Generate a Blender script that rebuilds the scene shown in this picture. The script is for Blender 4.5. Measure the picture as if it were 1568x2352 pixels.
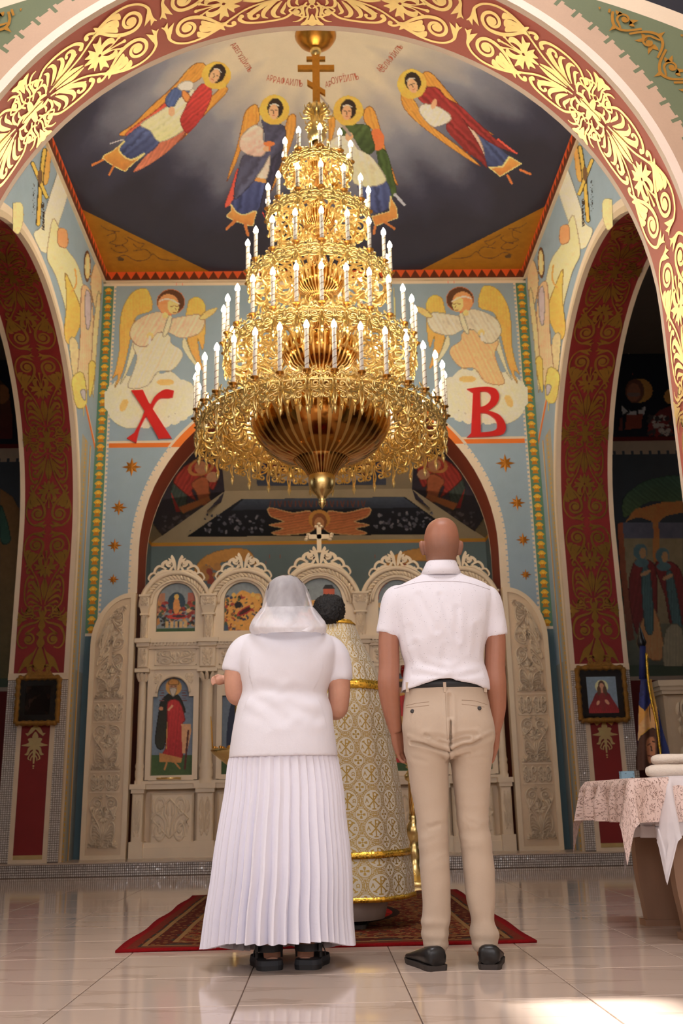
import bpy, bmesh, math, random
import numpy as np
from mathutils import Vector, Matrix
from mathutils.geometry import tessellate_polygon
PI = math.pi
random.seed(7); rng = np.random.default_rng(7)
for o in list(bpy.data.objects): bpy.data.objects.remove(o)
SC = bpy.context.scene; COL = SC.collection

# ------------------------------------------------------------------ camera
PITCH, YAW, ROLL, CAMH, FPX = 0.28402, 0.023813, -0.019976, 0.63, 35/36*2352
_f = np.array([math.sin(YAW)*math.cos(PITCH), math.cos(YAW)*math.cos(PITCH), math.sin(PITCH)])
_r = np.array([math.cos(YAW), -math.sin(YAW), 0.0]); _u = np.cross(_r, _f)
RT = math.cos(ROLL)*_r + math.sin(ROLL)*_u; UP = -math.sin(ROLL)*_r + math.cos(ROLL)*_u; FW = _f
CAMO = np.array([0, 0, CAMH])
cd = bpy.data.cameras.new('camera'); cam = bpy.data.objects.new('camera', cd); COL.objects.link(cam)
cam.matrix_world = Matrix(((RT[0], UP[0], -FW[0], 0), (RT[1], UP[1], -FW[1], 0), (RT[2], UP[2], -FW[2], CAMH), (0, 0, 0, 1)))
cd.sensor_fit = 'VERTICAL'; cd.sensor_height = 36; cd.lens = 35; cd.clip_start = 0.05
cd.dof.use_dof = True; cd.dof.focus_distance = 4.25; cd.dof.aperture_fstop = 4.8
SC.camera = cam

# ------------------------------------------------------------------ light and exposure
SC.view_settings.view_transform = 'Standard'; SC.view_settings.look = 'None'
SC.view_settings.exposure = 0.0; SC.view_settings.gamma = 1.0; SC.view_settings.use_curve_mapping = False
wd = bpy.data.worlds.new('sky'); SC.world = wd; wd.use_nodes = True
_bg = wd.node_tree.nodes['Background']; _bg.inputs[0].default_value = (0.62, 0.74, 0.95, 1); _bg.inputs[1].default_value = 1.0

def area(name, loc, tgt, sx, sy, power, color):
    l = bpy.data.lights.new(name, 'AREA'); l.shape = 'RECTANGLE'; l.size = sx; l.size_y = sy; l.energy = power; l.color = color
    o = bpy.data.objects.new(name, l); COL.objects.link(o); o.location = loc
    o.rotation_euler = (Vector(tgt) - Vector(loc)).to_track_quat('-Z', 'Z').to_euler()
    return o
DAY = (0.985, 0.96, 0.985)
# daylight entering by the nave windows (the openings are built below)
NAVE_WIN = [(-4.15, -2.6), (-4.15, 1.6), (4.15, -2.6)]
for (x, y), pw_ in zip(NAVE_WIN, (38, 62, 34)):
    area('window_and_aisle_light', (x*0.985, y, 3.6), (0, y+0.9, 2.4), 1.5, 2.9, pw_, DAY)
for x in (-1.9, 1.9):
    area('window_and_aisle_light', (x, -6.85, 4.1), (x*0.6, 2, 2.6), 1.6, 2.9, 150, DAY)
area('lantern_daylight', (0, 2.7, 7.55), (0, 2.7, 0), 2.2, 2.2, 205, DAY)
for s in (-1, 1):
    area('window_and_aisle_light', (s*6.3, 8.6, 3.6), (s*3.4, 9.0, 2.6), 1.1, 2.0, 9, DAY)  # weak fill lamp in each aisle, whose walls have no window openings
sl = bpy.data.lights.new('sun', 'SUN'); sl.energy = 24.0; sl.angle = 0.035; sl.color = (1, 0.95, 0.88)
sun = bpy.data.objects.new('sun', sl); COL.objects.link(sun)
SUN_DIR = Vector((-3.35, .12, -3.0)).normalized()
sun.rotation_euler = SUN_DIR.to_track_quat('-Z', 'Y').to_euler(); sun.location = (6, 0, 6)

# ------------------------------------------------------------------ helpers
def ray(px, py): return FW + RT*(px-784)/FPX - UP*(py-1176)/FPX
def atY(px, py, Y): d = ray(px, py); return CAMO + d*(Y/d[1])
def atX(px, py, X): d = ray(px, py); return CAMO + d*(X/d[0])
def atZ(px, py, Z): d = ray(px, py); return CAMO + d*((Z-CAMH)/d[2])
def S(r, g, b):
    f = lambda c: (c/255/12.92 if c/255 <= .04045 else ((c/255+.055)/1.055)**2.4)
    return (f(r), f(g), f(b), 1.0)

class E:
    """a shader value; arithmetic on it makes Math nodes"""
    def __init__(s, nt, sock): s.nt = nt; s.k = sock
    def _m(s, op, *a):
        n = s.nt.nodes.new('ShaderNodeMath'); n.operation = op
        for i, v in enumerate((s,)+a):
            if isinstance(v, E): s.nt.links.new(v.k, n.inputs[i])
            else: n.inputs[i].default_value = float(v)
        return E(s.nt, n.outputs[0])
    def __add__(s, o): return s._m('ADD', o)
    __radd__ = __add__
    def __sub__(s, o): return s._m('SUBTRACT', o)
    def __rsub__(s, o): return (s*-1)+o
    def __mul__(s, o): return s._m('MULTIPLY', o)
    __rmul__ = __mul__
    def __truediv__(s, o): return s._m('DIVIDE', o)
    def __lt__(s, o): return s._m('LESS_THAN', o)
    def __gt__(s, o): return s._m('GREATER_THAN', o)
    def abs(s): return s._m('ABSOLUTE')
    def floor(s): return s._m('FLOOR')
    def fract(s): return s._m('FRACT')
    def sin(s): return s._m('SINE')
    def cos(s): return s._m('COSINE')
    def sqrt(s): return s._m('SQRT')
    def min(s, o): return s._m('MINIMUM', o)
    def max(s, o): return s._m('MAXIMUM', o)
    def pow(s, o): return s._m('POWER', o)
    def atan2(s, o): return s._m('ARCTAN2', o)
    def pp(s, o): return s._m('PINGPONG', o)
    def sat(s): return s.max(0).min(1)
    def band(s, a, b): return (s > a)*(s < b)
    def rep(s, p): return ((s/p).fract()-0.5)*p          # repeat, centred on each cell
    def ramp(s, a, b): return ((s-a)/(b-a)).sat()
def hyp(a, b): return (a*a+b*b).sqrt()
def seg(x, y, ax, ay, bx, by):
    """distance to a segment"""
    dx, dy = bx-ax, by-ay; L = dx*dx+dy*dy
    t = (((x-ax)*dx+(y-ay)*dy)/L).sat()
    return hyp(x-ax-t*dx, y-ay-t*dy)

class NT:
    def __init__(s, nt):
        s.nt = nt
        s.tc = nt.nodes.new('ShaderNodeTexCoord')
    def xyz(s, src='Object'):
        n = s.nt.nodes.new('ShaderNodeSeparateXYZ'); s.nt.links.new(s.tc.outputs[src], n.inputs[0])
        return [E(s.nt, n.outputs[i]) for i in range(3)]
    def uv(s):
        return s.xyz('UV')[:2]
    def noise(s, scale, detail=4, rough=0.55, vec=None, stretch=None, src='Object'):
        n = s.nt.nodes.new('ShaderNodeTexNoise'); n.inputs['Scale'].default_value = scale
        n.inputs['Detail'].default_value = detail; n.inputs['Roughness'].default_value = rough
        v = s.tc.outputs[src]
        if stretch:
            m = s.nt.nodes.new('ShaderNodeMapping'); m.inputs['Scale'].default_value = stretch
            s.nt.links.new(v, m.inputs[0]); v = m.outputs[0]
        s.nt.links.new(v, n.inputs['Vector'])
        return E(s.nt, n.outputs[0])
    def vor(s, scale, feature='F1', src='Object', stretch=None):
        n = s.nt.nodes.new('ShaderNodeTexVoronoi'); n.inputs['Scale'].default_value = scale; n.feature = feature
        v = s.tc.outputs[src]
        if stretch:
            m = s.nt.nodes.new('ShaderNodeMapping'); m.inputs['Scale'].default_value = stretch
            s.nt.links.new(v, m.inputs[0]); v = m.outputs[0]
        s.nt.links.new(v, n.inputs['Vector'])
        return E(s.nt, n.outputs[0])
    def attr(s, name):
        n = s.nt.nodes.new('ShaderNodeAttribute'); n.attribute_name = name; return n
    def mix(s, f, a, b, mode='MIX'):
        n = s.nt.nodes.new('ShaderNodeMix'); n.data_type = 'RGBA'; n.blend_type = mode
        for i, v in ((0, f), (6, a), (7, b)):
            if isinstance(v, E): s.nt.links.new(v.k, n.inputs[i])
            elif hasattr(v, 'is_output'): s.nt.links.new(v, n.inputs[i])
            elif i == 0: n.inputs[i].default_value = float(v)
            else: n.inputs[i].default_value = v if len(v) == 4 else (*v, 1)
        return n.outputs[2]
    def scale(s, col, f):
        """colour times a grey value"""
        c = s.nt.nodes.new('ShaderNodeCombineColor')
        for i in range(3): s.nt.links.new(f.k, c.inputs[i])
        return s.mix(1.0, col, c.outputs[0], 'MULTIPLY')

def M(name, fn=None, color=None, rough=0.6, metal=0.0, **kw):
    """procedural material; fn(nt) returns a dict that overrides colour, rough, metal, height (bump), bump strength/distance"""
    m = bpy.data.materials.new(name); m.use_nodes = True; t = m.node_tree
    b = t.nodes['Principled BSDF']; nt = NT(t)
    d = dict(color=color, rough=rough, metal=metal); d.update(kw)
    if fn: d.update(fn(nt))
    elif color is not None and not kw.get('plain'):
        n = nt.noise(kw.get('nscale', 9), 5)
        d['color'] = nt.scale(color if len(color) == 4 else (*color, 1), n*kw.get('vary', .22)+(1-kw.get('vary', .22)*.5))
    def put(inp, v):
        if v is None: return
        if isinstance(v, E): t.links.new(v.k, b.inputs[inp])
        elif hasattr(v, 'is_output'): t.links.new(v, b.inputs[inp])
        elif isinstance(v, (tuple, list)): b.inputs[inp].default_value = v if len(v) == 4 else (*v, 1)
        else: b.inputs[inp].default_value = v
    put('Base Color', d['color']); put('Roughness', d['rough']); put('Metallic', d['metal'])
    for k, i in (('alpha', 'Alpha'), ('spec', 'Specular IOR Level'), ('sheen', 'Sheen Weight'), ('trans', 'Transmission Weight'), ('sss', 'Subsurface Weight'), ('coat', 'Coat Weight'), ('emis', 'Emission Strength'), ('ecol', 'Emission Color'), ('ior', 'IOR')):
        if k in d: put(i, d[k])
    if 'sss' in d: b.inputs['Subsurface Radius'].default_value = (0.02, 0.008, 0.004)
    if 'height' in d:
        bp = t.nodes.new('ShaderNodeBump'); bp.inputs['Strength'].default_value = d.get('bstr', 0.4); bp.inputs['Distance'].default_value = d.get('bdist', 0.01)
        t.links.new(d['height'].k, bp.inputs['Height']); t.links.new(bp.outputs[0], b.inputs['Normal'])
    return m

def obj(name, V, F, mat, parent=None, smooth=False, uv=None, col=None, mats=None, midx=None):
    me = bpy.data.meshes.new(name)
    V = np.asarray(V, float).reshape(-1, 3)
    me.from_pydata(V.tolist() if len(V) < 200000 else list(map(tuple, V)), [], [tuple(int(i) for i in f) for f in F])
    return mobj(name, me, mat, parent, smooth, uv, col, mats, midx)
def mobj(name, me, mat, parent=None, smooth=False, uv=None, col=None, mats=None, midx=None):
    for m in (mats or [mat]): me.materials.append(m)
    if midx is not None: me.polygons.foreach_set('material_index', np.asarray(midx, dtype=np.int32))
    if smooth: me.polygons.foreach_set('use_smooth', np.ones(len(me.polygons), dtype=bool))
    if uv is not None:
        l = me.uv_layers.new(name='UVMap'); vi = np.zeros(len(me.loops), dtype=np.int32); me.loops.foreach_get('vertex_index', vi)
        l.data.foreach_set('uv', np.asarray(uv, dtype=np.float32)[vi].ravel())
    if col is not None:
        a = me.color_attributes.new('Col', 'FLOAT_COLOR', 'POINT'); c = np.ones((len(me.vertices), 4), dtype=np.float32); c[:, :3] = col
        a.data.foreach_set('color', c.ravel())
    me.update()
    o = bpy.data.objects.new(name, me); COL.objects.link(o)
    if parent is not None: o.parent = parent
    return o
def tag(o, label=None, cat=None, group=None, kind=None):
    for k, v in (('label', label), ('category', cat), ('group', group), ('kind', kind)):
        if v: o[k] = v
    return o
def empty(name, loc=(0, 0, 0), rz=0.0, label=None, cat=None, group=None):
    o = bpy.data.objects.new(name, None); COL.objects.link(o); o.location = loc; o.rotation_euler = (0, 0, rz); o.empty_display_size = .1
    return tag(o, label, cat, group)
def struct(name, V, F, mat, **k): o = obj(name, V, F, mat, **k); return tag(o, kind='structure') if k.get('parent') is None else o

class MB:
    """collects shapes into one mesh"""
    def __init__(s): s.V = []; s.F = []; s.n = 0; s.I = []
    def add(s, V, F, mi=0):
        V = np.asarray(V, float).reshape(-1, 3)
        s.V.append(V); s.F += [tuple(int(i)+s.n for i in f) for f in F]; s.I += [mi]*len(F); s.n += len(V); return s
    def box(s, x0, x1, y0, y1, z0, z1, mi=0):
        V = [(x, y, z) for x in (x0, x1) for y in (y0, y1) for z in (z0, z1)]
        return s.add(V, [(0, 1, 3, 2), (4, 6, 7, 5), (0, 4, 5, 1), (2, 3, 7, 6), (0, 2, 6, 4), (1, 5, 7, 3)], mi)
    def bevbox(s, x0, x1, y0, y1, z0, z1, b, mi=0):
        """box with its -Y edges chamfered"""
        V = [(x0, y1, z0), (x1, y1, z0), (x1, y1, z1), (x0, y1, z1), (x0, y0+b, z0), (x1, y0+b, z0), (x1, y0+b, z1), (x0, y0+b, z1), (x0+b, y0, z0+b), (x1-b, y0, z0+b), (x1-b, y0, z1-b), (x0+b, y0, z1-b)]
        return s.add(V, [(0, 3, 2, 1), (8, 9, 10, 11), (4, 5, 9, 8), (5, 6, 10, 9), (6, 7, 11, 10), (7, 4, 8, 11), (0, 1, 5, 4), (1, 2, 6, 5), (2, 3, 7, 6), (3, 0, 4, 7)], mi)
    def loft(s, rings, cap=True, closed=True, mi=0):
        n = len(rings[0]); V = np.concatenate([np.asarray(r, float).reshape(-1, 3) for r in rings]); F = []
        for i in range(len(rings)-1):
            for j in range(n if closed else n-1):
                k = (j+1) % n; F.append((i*n+j, i*n+k, (i+1)*n+k, (i+1)*n+j))
        if cap and closed: F += [tuple(range(n-1, -1, -1)), tuple(range((len(rings)-1)*n, len(rings)*n))]
        return s.add(V, F, mi)
    def lathe(s, prof, n=24, c=(0, 0, 0), mi=0, cap=False):
        R = []
        for r, z in prof: R.append([(c[0]+r*math.cos(2*PI*j/n), c[1]+r*math.sin(2*PI*j/n), c[2]+z) for j in range(n)])
        return s.loft(R, cap=cap, mi=mi)
    def tube(s, P, rad, n=8, mi=0, cap=True, flat=None):
        """tube along a path; rad one number or one per point; flat squashes the section's 2nd axis"""
        P = np.asarray(P, float); m = len(P); rad = np.full(m, rad) if np.isscalar(rad) else np.asarray(rad, float)
        T = np.gradient(P, axis=0); T /= np.linalg.norm(T, axis=1)[:, None]+1e-12
        a = np.array([0, 0, 1.0]) if abs(T[0][2]) < .9 else np.array([1.0, 0, 0]); R = []
        for i in range(m):
            a = a-T[i]*(a@T[i]); a /= np.linalg.norm(a)+1e-12; b = np.cross(T[i], a)
            R.append([P[i]+rad[i]*(math.cos(2*PI*j/n)*a+(flat or 1)*math.sin(2*PI*j/n)*b) for j in range(n)])
        return s.loft(R, cap=cap, mi=mi)
    def build(s, name, mat, parent=None, smooth=False, **k):
        if len(set(s.I)) > 1: k['midx'] = s.I
        return obj(name, np.concatenate(s.V), s.F, mat, parent, smooth, **k)

def catmull(P, n=8, closed=False):
    P = np.asarray(P, float); out = []
    m = len(P); rngi = range(m if closed else m-1)
    for i in rngi:
        g = (lambda k: P[k % m]) if closed else (lambda k: P[min(max(k, 0), m-1)])
        a, b, c, d = g(i-1), g(i), g(i+1), g(i+2)
        for t in np.linspace(0, 1, n, endpoint=False):
            out.append(.5*((2*b)+(-a+c)*t+(2*a-5*b+4*c-d)*t*t+(-a+3*b-3*c+d)*t**3))
    if not closed: out.append(P[-1])
    return np.array(out)
def stroke(P, W, n=6):
    """variable-width ribbon: (left, right) edge points"""
    Q = catmull(np.column_stack([np.asarray(P, float), np.asarray(W, float)]), n)
    p, w = Q[:, :2], np.maximum(Q[:, 2], 1e-4)
    T = np.gradient(p, axis=0); T /= np.linalg.norm(T, axis=1)[:, None]+1e-9
    N = np.column_stack([-T[:, 1], T[:, 0]])
    return p+N*w[:, None]/2, p-N*w[:, None]/2
def tri(P):
    return [tuple(t) for t in tessellate_polygon([[Vector((p[0], p[1], 0)) for p in P]])]
class Flat:
    """flat ornament in 2D, mapped on to a surface at build time"""
    def __init__(s): s.V = []; s.F = []; s.L = []
    def poly(s, P, smooth=0):
        P = catmull(P, smooth, True) if smooth else np.asarray(P, float)
        b = len(s.V); s.V += [tuple(p) for p in P]; s.lay(); s.F += [tuple(b+i for i in t) for t in tri(P)]; return s
    def lay(s):
        k = (s.L[-1]+1) % 40 if s.L else 0
        s.L += [k]*(len(s.V)-len(s.L))
    def stroke(s, P, W, n=6):
        L, R = stroke(P, W, n); b = len(s.V); m = len(L)
        s.V += [tuple(p) for p in L]+[tuple(p) for p in R]; s.lay()
        s.F += [(b+i, b+i+1, b+m+i+1, b+m+i) for i in range(m-1)]; return s
    def disc(s, c, r, n=14): return s.poly([(c[0]+r*math.cos(2*PI*i/n), c[1]+r*math.sin(2*PI*i/n)) for i in range(n)])
    def spiral(s, c, r0, r1, a1, turns, w0, w1, tail=(), tw=(), sgn=1):
        """winds out from r0 to r1, ending at angle a1 (degrees); goes on through tail points"""
        P = []; W = []; m = max(8, int(turns*10))
        for i in range(m+1):
            t = i/m; a = math.radians(a1+sgn*(1-t)*turns*360); r = r0+(r1-r0)*t
            P.append((c[0]+r*math.cos(a), c[1]+r*math.sin(a))); W.append(w0+(w1-w0)*t)
        s.stroke(P+list(tail), W+list(tw), 3); s.disc((c[0], c[1]), r0+w0*.4); return s
    def mirrored(s, ax=0):
        V = np.array(s.V); f = V.copy(); f[:, ax] *= -1; o = Flat(); b = len(V)
        o.V = [tuple(p) for p in V]+[tuple(p) for p in f]; o.F = list(s.F)+[tuple(b+i for i in t[::-1]) for t in s.F]; o.L = list(s.L)+[(l+20) % 40 for l in s.L]; return o
    def arr(s): return np.column_stack([np.array(s.V), np.array(s.L)*.00012])
def sheet(name, F, fn, mat, parent=None, smooth=False, thick=0.0):
    """a Flat put on a surface by fn(array of 2D points) -> array of 3D points"""
    return obj(name, fn(F.arr()), F.F, mat, parent, smooth)

# ------------------------------------------------------------------ fresco painter: flat paint as coloured fine patches lying on a real surface
def lin(c): v = np.array(S(*c)[:3]); return v*.86+v.mean()*.14*np.array([1.0, 1.0, 1.06])
class Paint:
    """a grid of paint samples laid out in photo pixels (or any 2D frame); tf = (ox, oy, scale) lets outlines be given in a magnified frame"""
    def __init__(s, x0, y0, x1, y1, step, gain=1.5, tf=(0, 0, 1)):
        s.xs = np.arange(x0, x1+step, step); s.ys = np.arange(y0, y1+step, step); s.X, s.Y = np.meshgrid(s.xs, s.ys)
        s.C = np.zeros(s.X.shape+(3,)); s.A = np.zeros(s.X.shape, bool); s.gain = gain; s.tf = tf; s.step = step
        s.N = s._noise(); 
    def _noise(s):
        h, w = s.X.shape; n = np.zeros((h, w)); r = np.random.default_rng(3)
        for k, a in ((3, .5), (7, .3), (15, .2)):
            g = r.normal(0, 1, (h//k+3, w//k+3)); yy = np.arange(h)/k; xx = np.arange(w)/k; i = yy.astype(int); j = xx.astype(int); fy = (yy-i)[:, None]; fx = (xx-j)[None]
            n += a*((g[i][:, j]*(1-fx)+g[i][:, j+1]*fx)*(1-fy)+(g[i+1][:, j]*(1-fx)+g[i+1][:, j+1]*fx)*fy)
        return n
    def t(s, P): P = np.asarray(P, float); return P/s.tf[2]+np.array(s.tf[:2])
    def put(s, m, c, c2=None, fold=None, soft=None):
        if not m.any(): return s
        a = lin(c)*s.gain; col = np.broadcast_to(a, s.C.shape)[m].copy()
        if c2 is not None:
            y = s.Y[m]; u = ((y-y.min())/(np.ptp(y)+1e-6))[:, None]; col = a*(1-u)+lin(c2)*s.gain*u
        col = col*(1+.10*s.N[m])[:, None]
        if fold:
            ang, per, amp = fold; an = math.radians(ang); v = (s.X[m]*math.cos(an)+s.Y[m]*math.sin(an))/per*2*PI
            v = v+s.N[m]*1.4; col = col*(1+amp*np.sin(v)*(.6+.4*np.sin(v*.37+1)))[:, None]
        s.C[m] = np.clip(col, .002, .88); s.A |= m; return s
    def inside(s, P):
        x0, y0 = P.min(0); x1, y1 = P.max(0); m = np.zeros(s.X.shape, bool)
        i0, i1 = np.searchsorted(s.ys, (y0, y1)); j0, j1 = np.searchsorted(s.xs, (x0, x1))
        X = s.X[i0:i1+1, j0:j1+1]; Y = s.Y[i0:i1+1, j0:j1+1]; c = np.zeros(X.shape, bool)
        for (ax, ay), (bx, by) in zip(P, np.roll(P, -1, 0)):
            if ay == by: continue
            c ^= ((ay > Y) != (by > Y)) & (X < (bx-ax)*(Y-ay)/(by-ay)+ax)
        m[i0:i1+1, j0:j1+1] = c; return m
    def poly(s, P, c, c2=None, fold=None, sm=3, line=None):
        P = s.t(P); Q = catmull(P, sm, True) if sm else P
        m = s.inside(Q)
        s.put(m, c, c2, fold)
        if line is None and sm and s.step > .5: line = (tuple(int(v*.66) for v in c), 2.0*s.tf[2])
        if line: s._line(np.vstack([Q, Q[:1]]), line[1]/s.tf[2], line[0])
        return s
    def ell(s, cx, cy, rx, ry, c, ang=0, fold=None, ring=None):
        cx, cy = s.t((cx, cy)); rx /= s.tf[2]; ry /= s.tf[2]; a = math.radians(ang); dx = s.X-cx; dy = s.Y-cy
        u = (dx*math.cos(a)+dy*math.sin(a))/rx; v = (-dx*math.sin(a)+dy*math.cos(a))/ry; d = u*u+v*v
        m = d < 1
        if ring: m &= d > ring
        return s.put(m, c, None, fold)
    def _line(s, P, w, c):
        m = np.zeros(s.X.shape, bool)
        for a, b in zip(P[:-1], P[1:]):
            d = b-a; L = d@d+1e-9; x0, x1 = min(a[0], b[0])-w, max(a[0], b[0])+w; y0, y1 = min(a[1], b[1])-w, max(a[1], b[1])+w
            i0, i1 = np.searchsorted(s.ys, (y0, y1)); j0, j1 = np.searchsorted(s.xs, (x0, x1)); X = s.X[i0:i1, j0:j1]; Y = s.Y[i0:i1, j0:j1]
            t = np.clip(((X-a[0])*d[0]+(Y-a[1])*d[1])/L, 0, 1); m[i0:i1, j0:j1] |= np.hypot(X-a[0]-t*d[0], Y-a[1]-t*d[1]) < w/2
        return s.put(m, c)
    def line(s, P, w, c, sm=4): P = s.t(P); return s._line(catmull(P, sm) if len(P) > 2 and sm else P, w/s.tf[2], c)
    def lines(s, c, w, *Ps):
        for P in Ps: s.line(P, w, c)
        return s
    def rect(s, x0, y0, x1, y1, c, **k): return s.poly([(x0, y0), (x1, y0), (x1, y1), (x0, y1)], c, sm=0, **k)
    def blobs(s, n, x0, y0, x1, y1, cols, r0, r1, seed=1):
        r = random.Random(seed)
        for _ in range(n): s.ell(r.uniform(x0, x1), r.uniform(y0, y1), r.uniform(r0, r1), r.uniform(r0, r1)*1.4, r.choice(cols), r.uniform(0, 180))
        return s
    def build(s, name, hit, parent=None, mat=None, loc=None):
        A = s.A; h, w = A.shape; q = A[:-1, :-1] & A[1:, :-1] & A[:-1, 1:] & A[1:, 1:]
        ii, jj = np.nonzero(q); idx = -np.ones((h, w), int); use = np.zeros((h, w), bool)
        for a, b in ((0, 0), (1, 0), (0, 1), (1, 1)): use[ii+a, jj+b] = True
        idx[use] = np.arange(use.sum()); V = hit(s.X[use], s.Y[use])
        F = np.column_stack([idx[ii, jj], idx[ii+1, jj], idx[ii+1, jj+1], idx[ii, jj+1]])
        if loc is not None: V = V-np.array(loc)
        return obj(name, V, F, mat or MAT['fresco'], parent, True, col=s.C[use])
def planeY(Y): 
    def f(px, py):
        d = FW[None]+RT[None]*((px-784)/FPX)[:, None]-UP[None]*((py-1176)/FPX)[:, None]; return CAMO+d*(Y/d[:, 1])[:, None]
    return f
def planeX(X):
    def f(px, py):
        d = FW[None]+RT[None]*((px-784)/FPX)[:, None]-UP[None]*((py-1176)/FPX)[:, None]; return CAMO+d*(X/d[:, 0])[:, None]
    return f
def plane3(p, n):
    p = np.array(p, float); n = np.array(n, float); n /= np.linalg.norm(n)
    if (CAMO-p)@n < 0: n = -n
    p = p+n*.006
    def f(px, py):
        d = FW[None]+RT[None]*((px-784)/FPX)[:, None]-UP[None]*((py-1176)/FPX)[:, None]; return CAMO+d*((((p-CAMO)@n)/(d@n))[:, None])
    return f
def tris3(T, off=.006):
    """hits on a few triangles, lifted a little toward the camera"""
    def f(px, py):
        d = FW[None]+RT[None]*((px-784)/FPX)[:, None]-UP[None]*((py-1176)/FPX)[:, None]; best = None
        for a, b, c in T:
            a, b, c = (np.array(v, float) for v in (a, b, c)); n = np.cross(b-a, c-a); n /= np.linalg.norm(n)
            if (CAMO-a)@n < 0: n = -n
            t = ((a-CAMO)@n+off)/(d@n); P = CAMO+d*t[:, None]; out = np.zeros(len(P)); m = np.cross(b-a, c-a)
            for u, v in ((a, b), (b, c), (c, a)): out = np.maximum(out, -(np.cross(v-u, P-u)@m)/np.linalg.norm(m)/np.linalg.norm(v-u))
            if best is None: best = (out, P)
            else: k = out < best[0]; best = (np.where(k, out, best[0]), np.where(k[:, None], P, best[1]))
        return best[1]
    return f
def mirrored(fn):
    def f(px, py): V = fn(px, py); V = V.copy(); V[:, 0] *= -1; return V
    return f
MAT = {}
MAT['fresco'] = M('fresco_paint', lambda nt: dict(color=nt.scale(nt.attr('Col').outputs[0], nt.noise(40, 3)*.2+.9), rough=.65))

# ------------------------------------------------------------------ dimensions (metres; x right, y away, z up, camera over the origin)
W, YA, YA2, YF0, YF1, CZ = 2.53, 10.7, 11.2, 4.6, 5.2, 3.33
RF, RS, RA, YS, XO, YJ = 2.0, 2.1, 1.99, 8.0, 3.13, 10.1
ZC, YD, ZTOP = 6.76, 7.97, 7.86
STEPZ, STEPY = 0.13, 10.03

BLUE, WHITE, ORANGE, GREEN, GOLDP = S(158, 182, 204), S(236, 220, 200), S(240, 128, 50), S(92, 140, 112), S(235, 180, 55)
def plaster(nt, col, amt=.16, sc=6):
    return nt.scale(col, nt.noise(sc, 6, .6)*amt + nt.noise(90, 2)*.10 + (1.0-amt*.5-.05))
def m_apse(nt):
    x, y, z = nt.xyz(); ax = x.abs(); zz = (z-CZ).max(0); rr = hyp(x, zz); s = zz.atan2(ax)*2.02+z.min(CZ)
    c = nt.mix(ax.band(2.37, 2.40), BLUE, BLUE)
    zb = z.band(2.40, 6.66)
    tooth = ((z/.052).fract() > .45)*.022
    c = nt.mix((ax > 2.398-tooth)*zb, c, WHITE)
    c = nt.mix((ax > 2.405)*z.band(2.43, 6.64), c, S(96, 138, 112))
    hz = (z/.11).fract()-.5
    leaf = ((ax-2.468).abs()/.048+hz.abs()*2.5)
    c = nt.mix((leaf < 1.0)*(hz < .30)*z.band(2.43, 6.6), c, GOLDP)
    c = nt.mix(((ax-2.468).abs() < .012+hz.abs()*.05)*(hz < -.1)*(ax > 2.42)*z.band(2.43, 6.6), c, S(200, 130, 30))
    c = nt.mix((leaf < .4)*(hz < .2)*z.band(2.43, 6.6), c, S(244, 204, 80))
    c = nt.mix((z > 6.60)*(z < 6.66), c, WHITE)
    tt = ((s/.062).fract() > .2)*.022
    lo = z < 4.58
    c = nt.mix(lo*(rr < 2.068+tt), c, WHITE)
    hi = z > 4.5
    c = nt.mix(z.band(4.605, 4.632)*(ax > 1.55)*(ax < 2.375), c, WHITE)
    c = nt.mix(z.band(4.55, 4.605)*(ax > 1.55)*(ax < 2.375), c, ORANGE)
    c = nt.mix(hi*(rr < 2.10)*(z > 4.55), c, WHITE)
    c = nt.mix(hi*(rr < 2.07)*(z > 4.55), c, ORANGE)
    c = nt.mix((ax > 2.44)*(z < 2.40), c, S(205, 150, 60))
    c = nt.mix((ax > 2.458)*(z < 2.40), c, S(96, 124, 136))
    return dict(color=plaster(nt, c), rough=.75)
def m_side(nt):
    x, y, z = nt.xyz(); dy = y-YS; zz = (z-CZ).max(0); rr = hyp(dy, zz); ad = dy.abs()
    c = nt.mix(0.0, BLUE, BLUE)
    low = z < 4.5
    d = y-YJ
    c = nt.mix((z < 2.0)*(y > 9.9), c, S(150, 160, 165))
    dots = (((z/.05).fract()-.5).abs() < .3)*((d-.17).abs() < .022)
    c = nt.mix(low*(d.band(.0, .27)), c, S(182, 174, 152))
    c = nt.mix(low*dots*(y > 10), c, S(225, 175, 60))
    c = nt.mix(low*d.band(.36, .40), c, S(215, 160, 55))
    c = nt.mix(low*d.band(.40, .42), c, WHITE)
    diag = z-4.56-(YA-y)*.55
    c = nt.mix(diag.abs().band(-1, .035)*(y > 9.95)*(rr > 2.15), c, ORANGE)
    c = nt.mix(diag.band(.035, .055)*(y > 9.95)*(rr > 2.15), c, WHITE)
    c = nt.mix((rr < RS+.125), c, WHITE)
    c = nt.mix((rr < RS+.10)*(diag > 0), c, ORANGE)
    c = nt.mix((rr < RS+.055), c, S(214, 196, 170))
    return dict(color=plaster(nt, c), rough=.75)
RED = S(134, 34, 34)
def soffit_mat(name, lo, hi, axis, col, edge=.05):
    def f(nt):
        v = nt.xyz()[axis]; v = v.abs() if axis == 0 else v
        c = nt.mix(0.0, col, col)
        c = nt.mix(((v-lo) < edge).max((hi-v) < edge), c, S(226, 206, 184))
        return dict(color=plaster(nt, c, .22, 3), rough=.55)
    return M(name, f)
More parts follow.
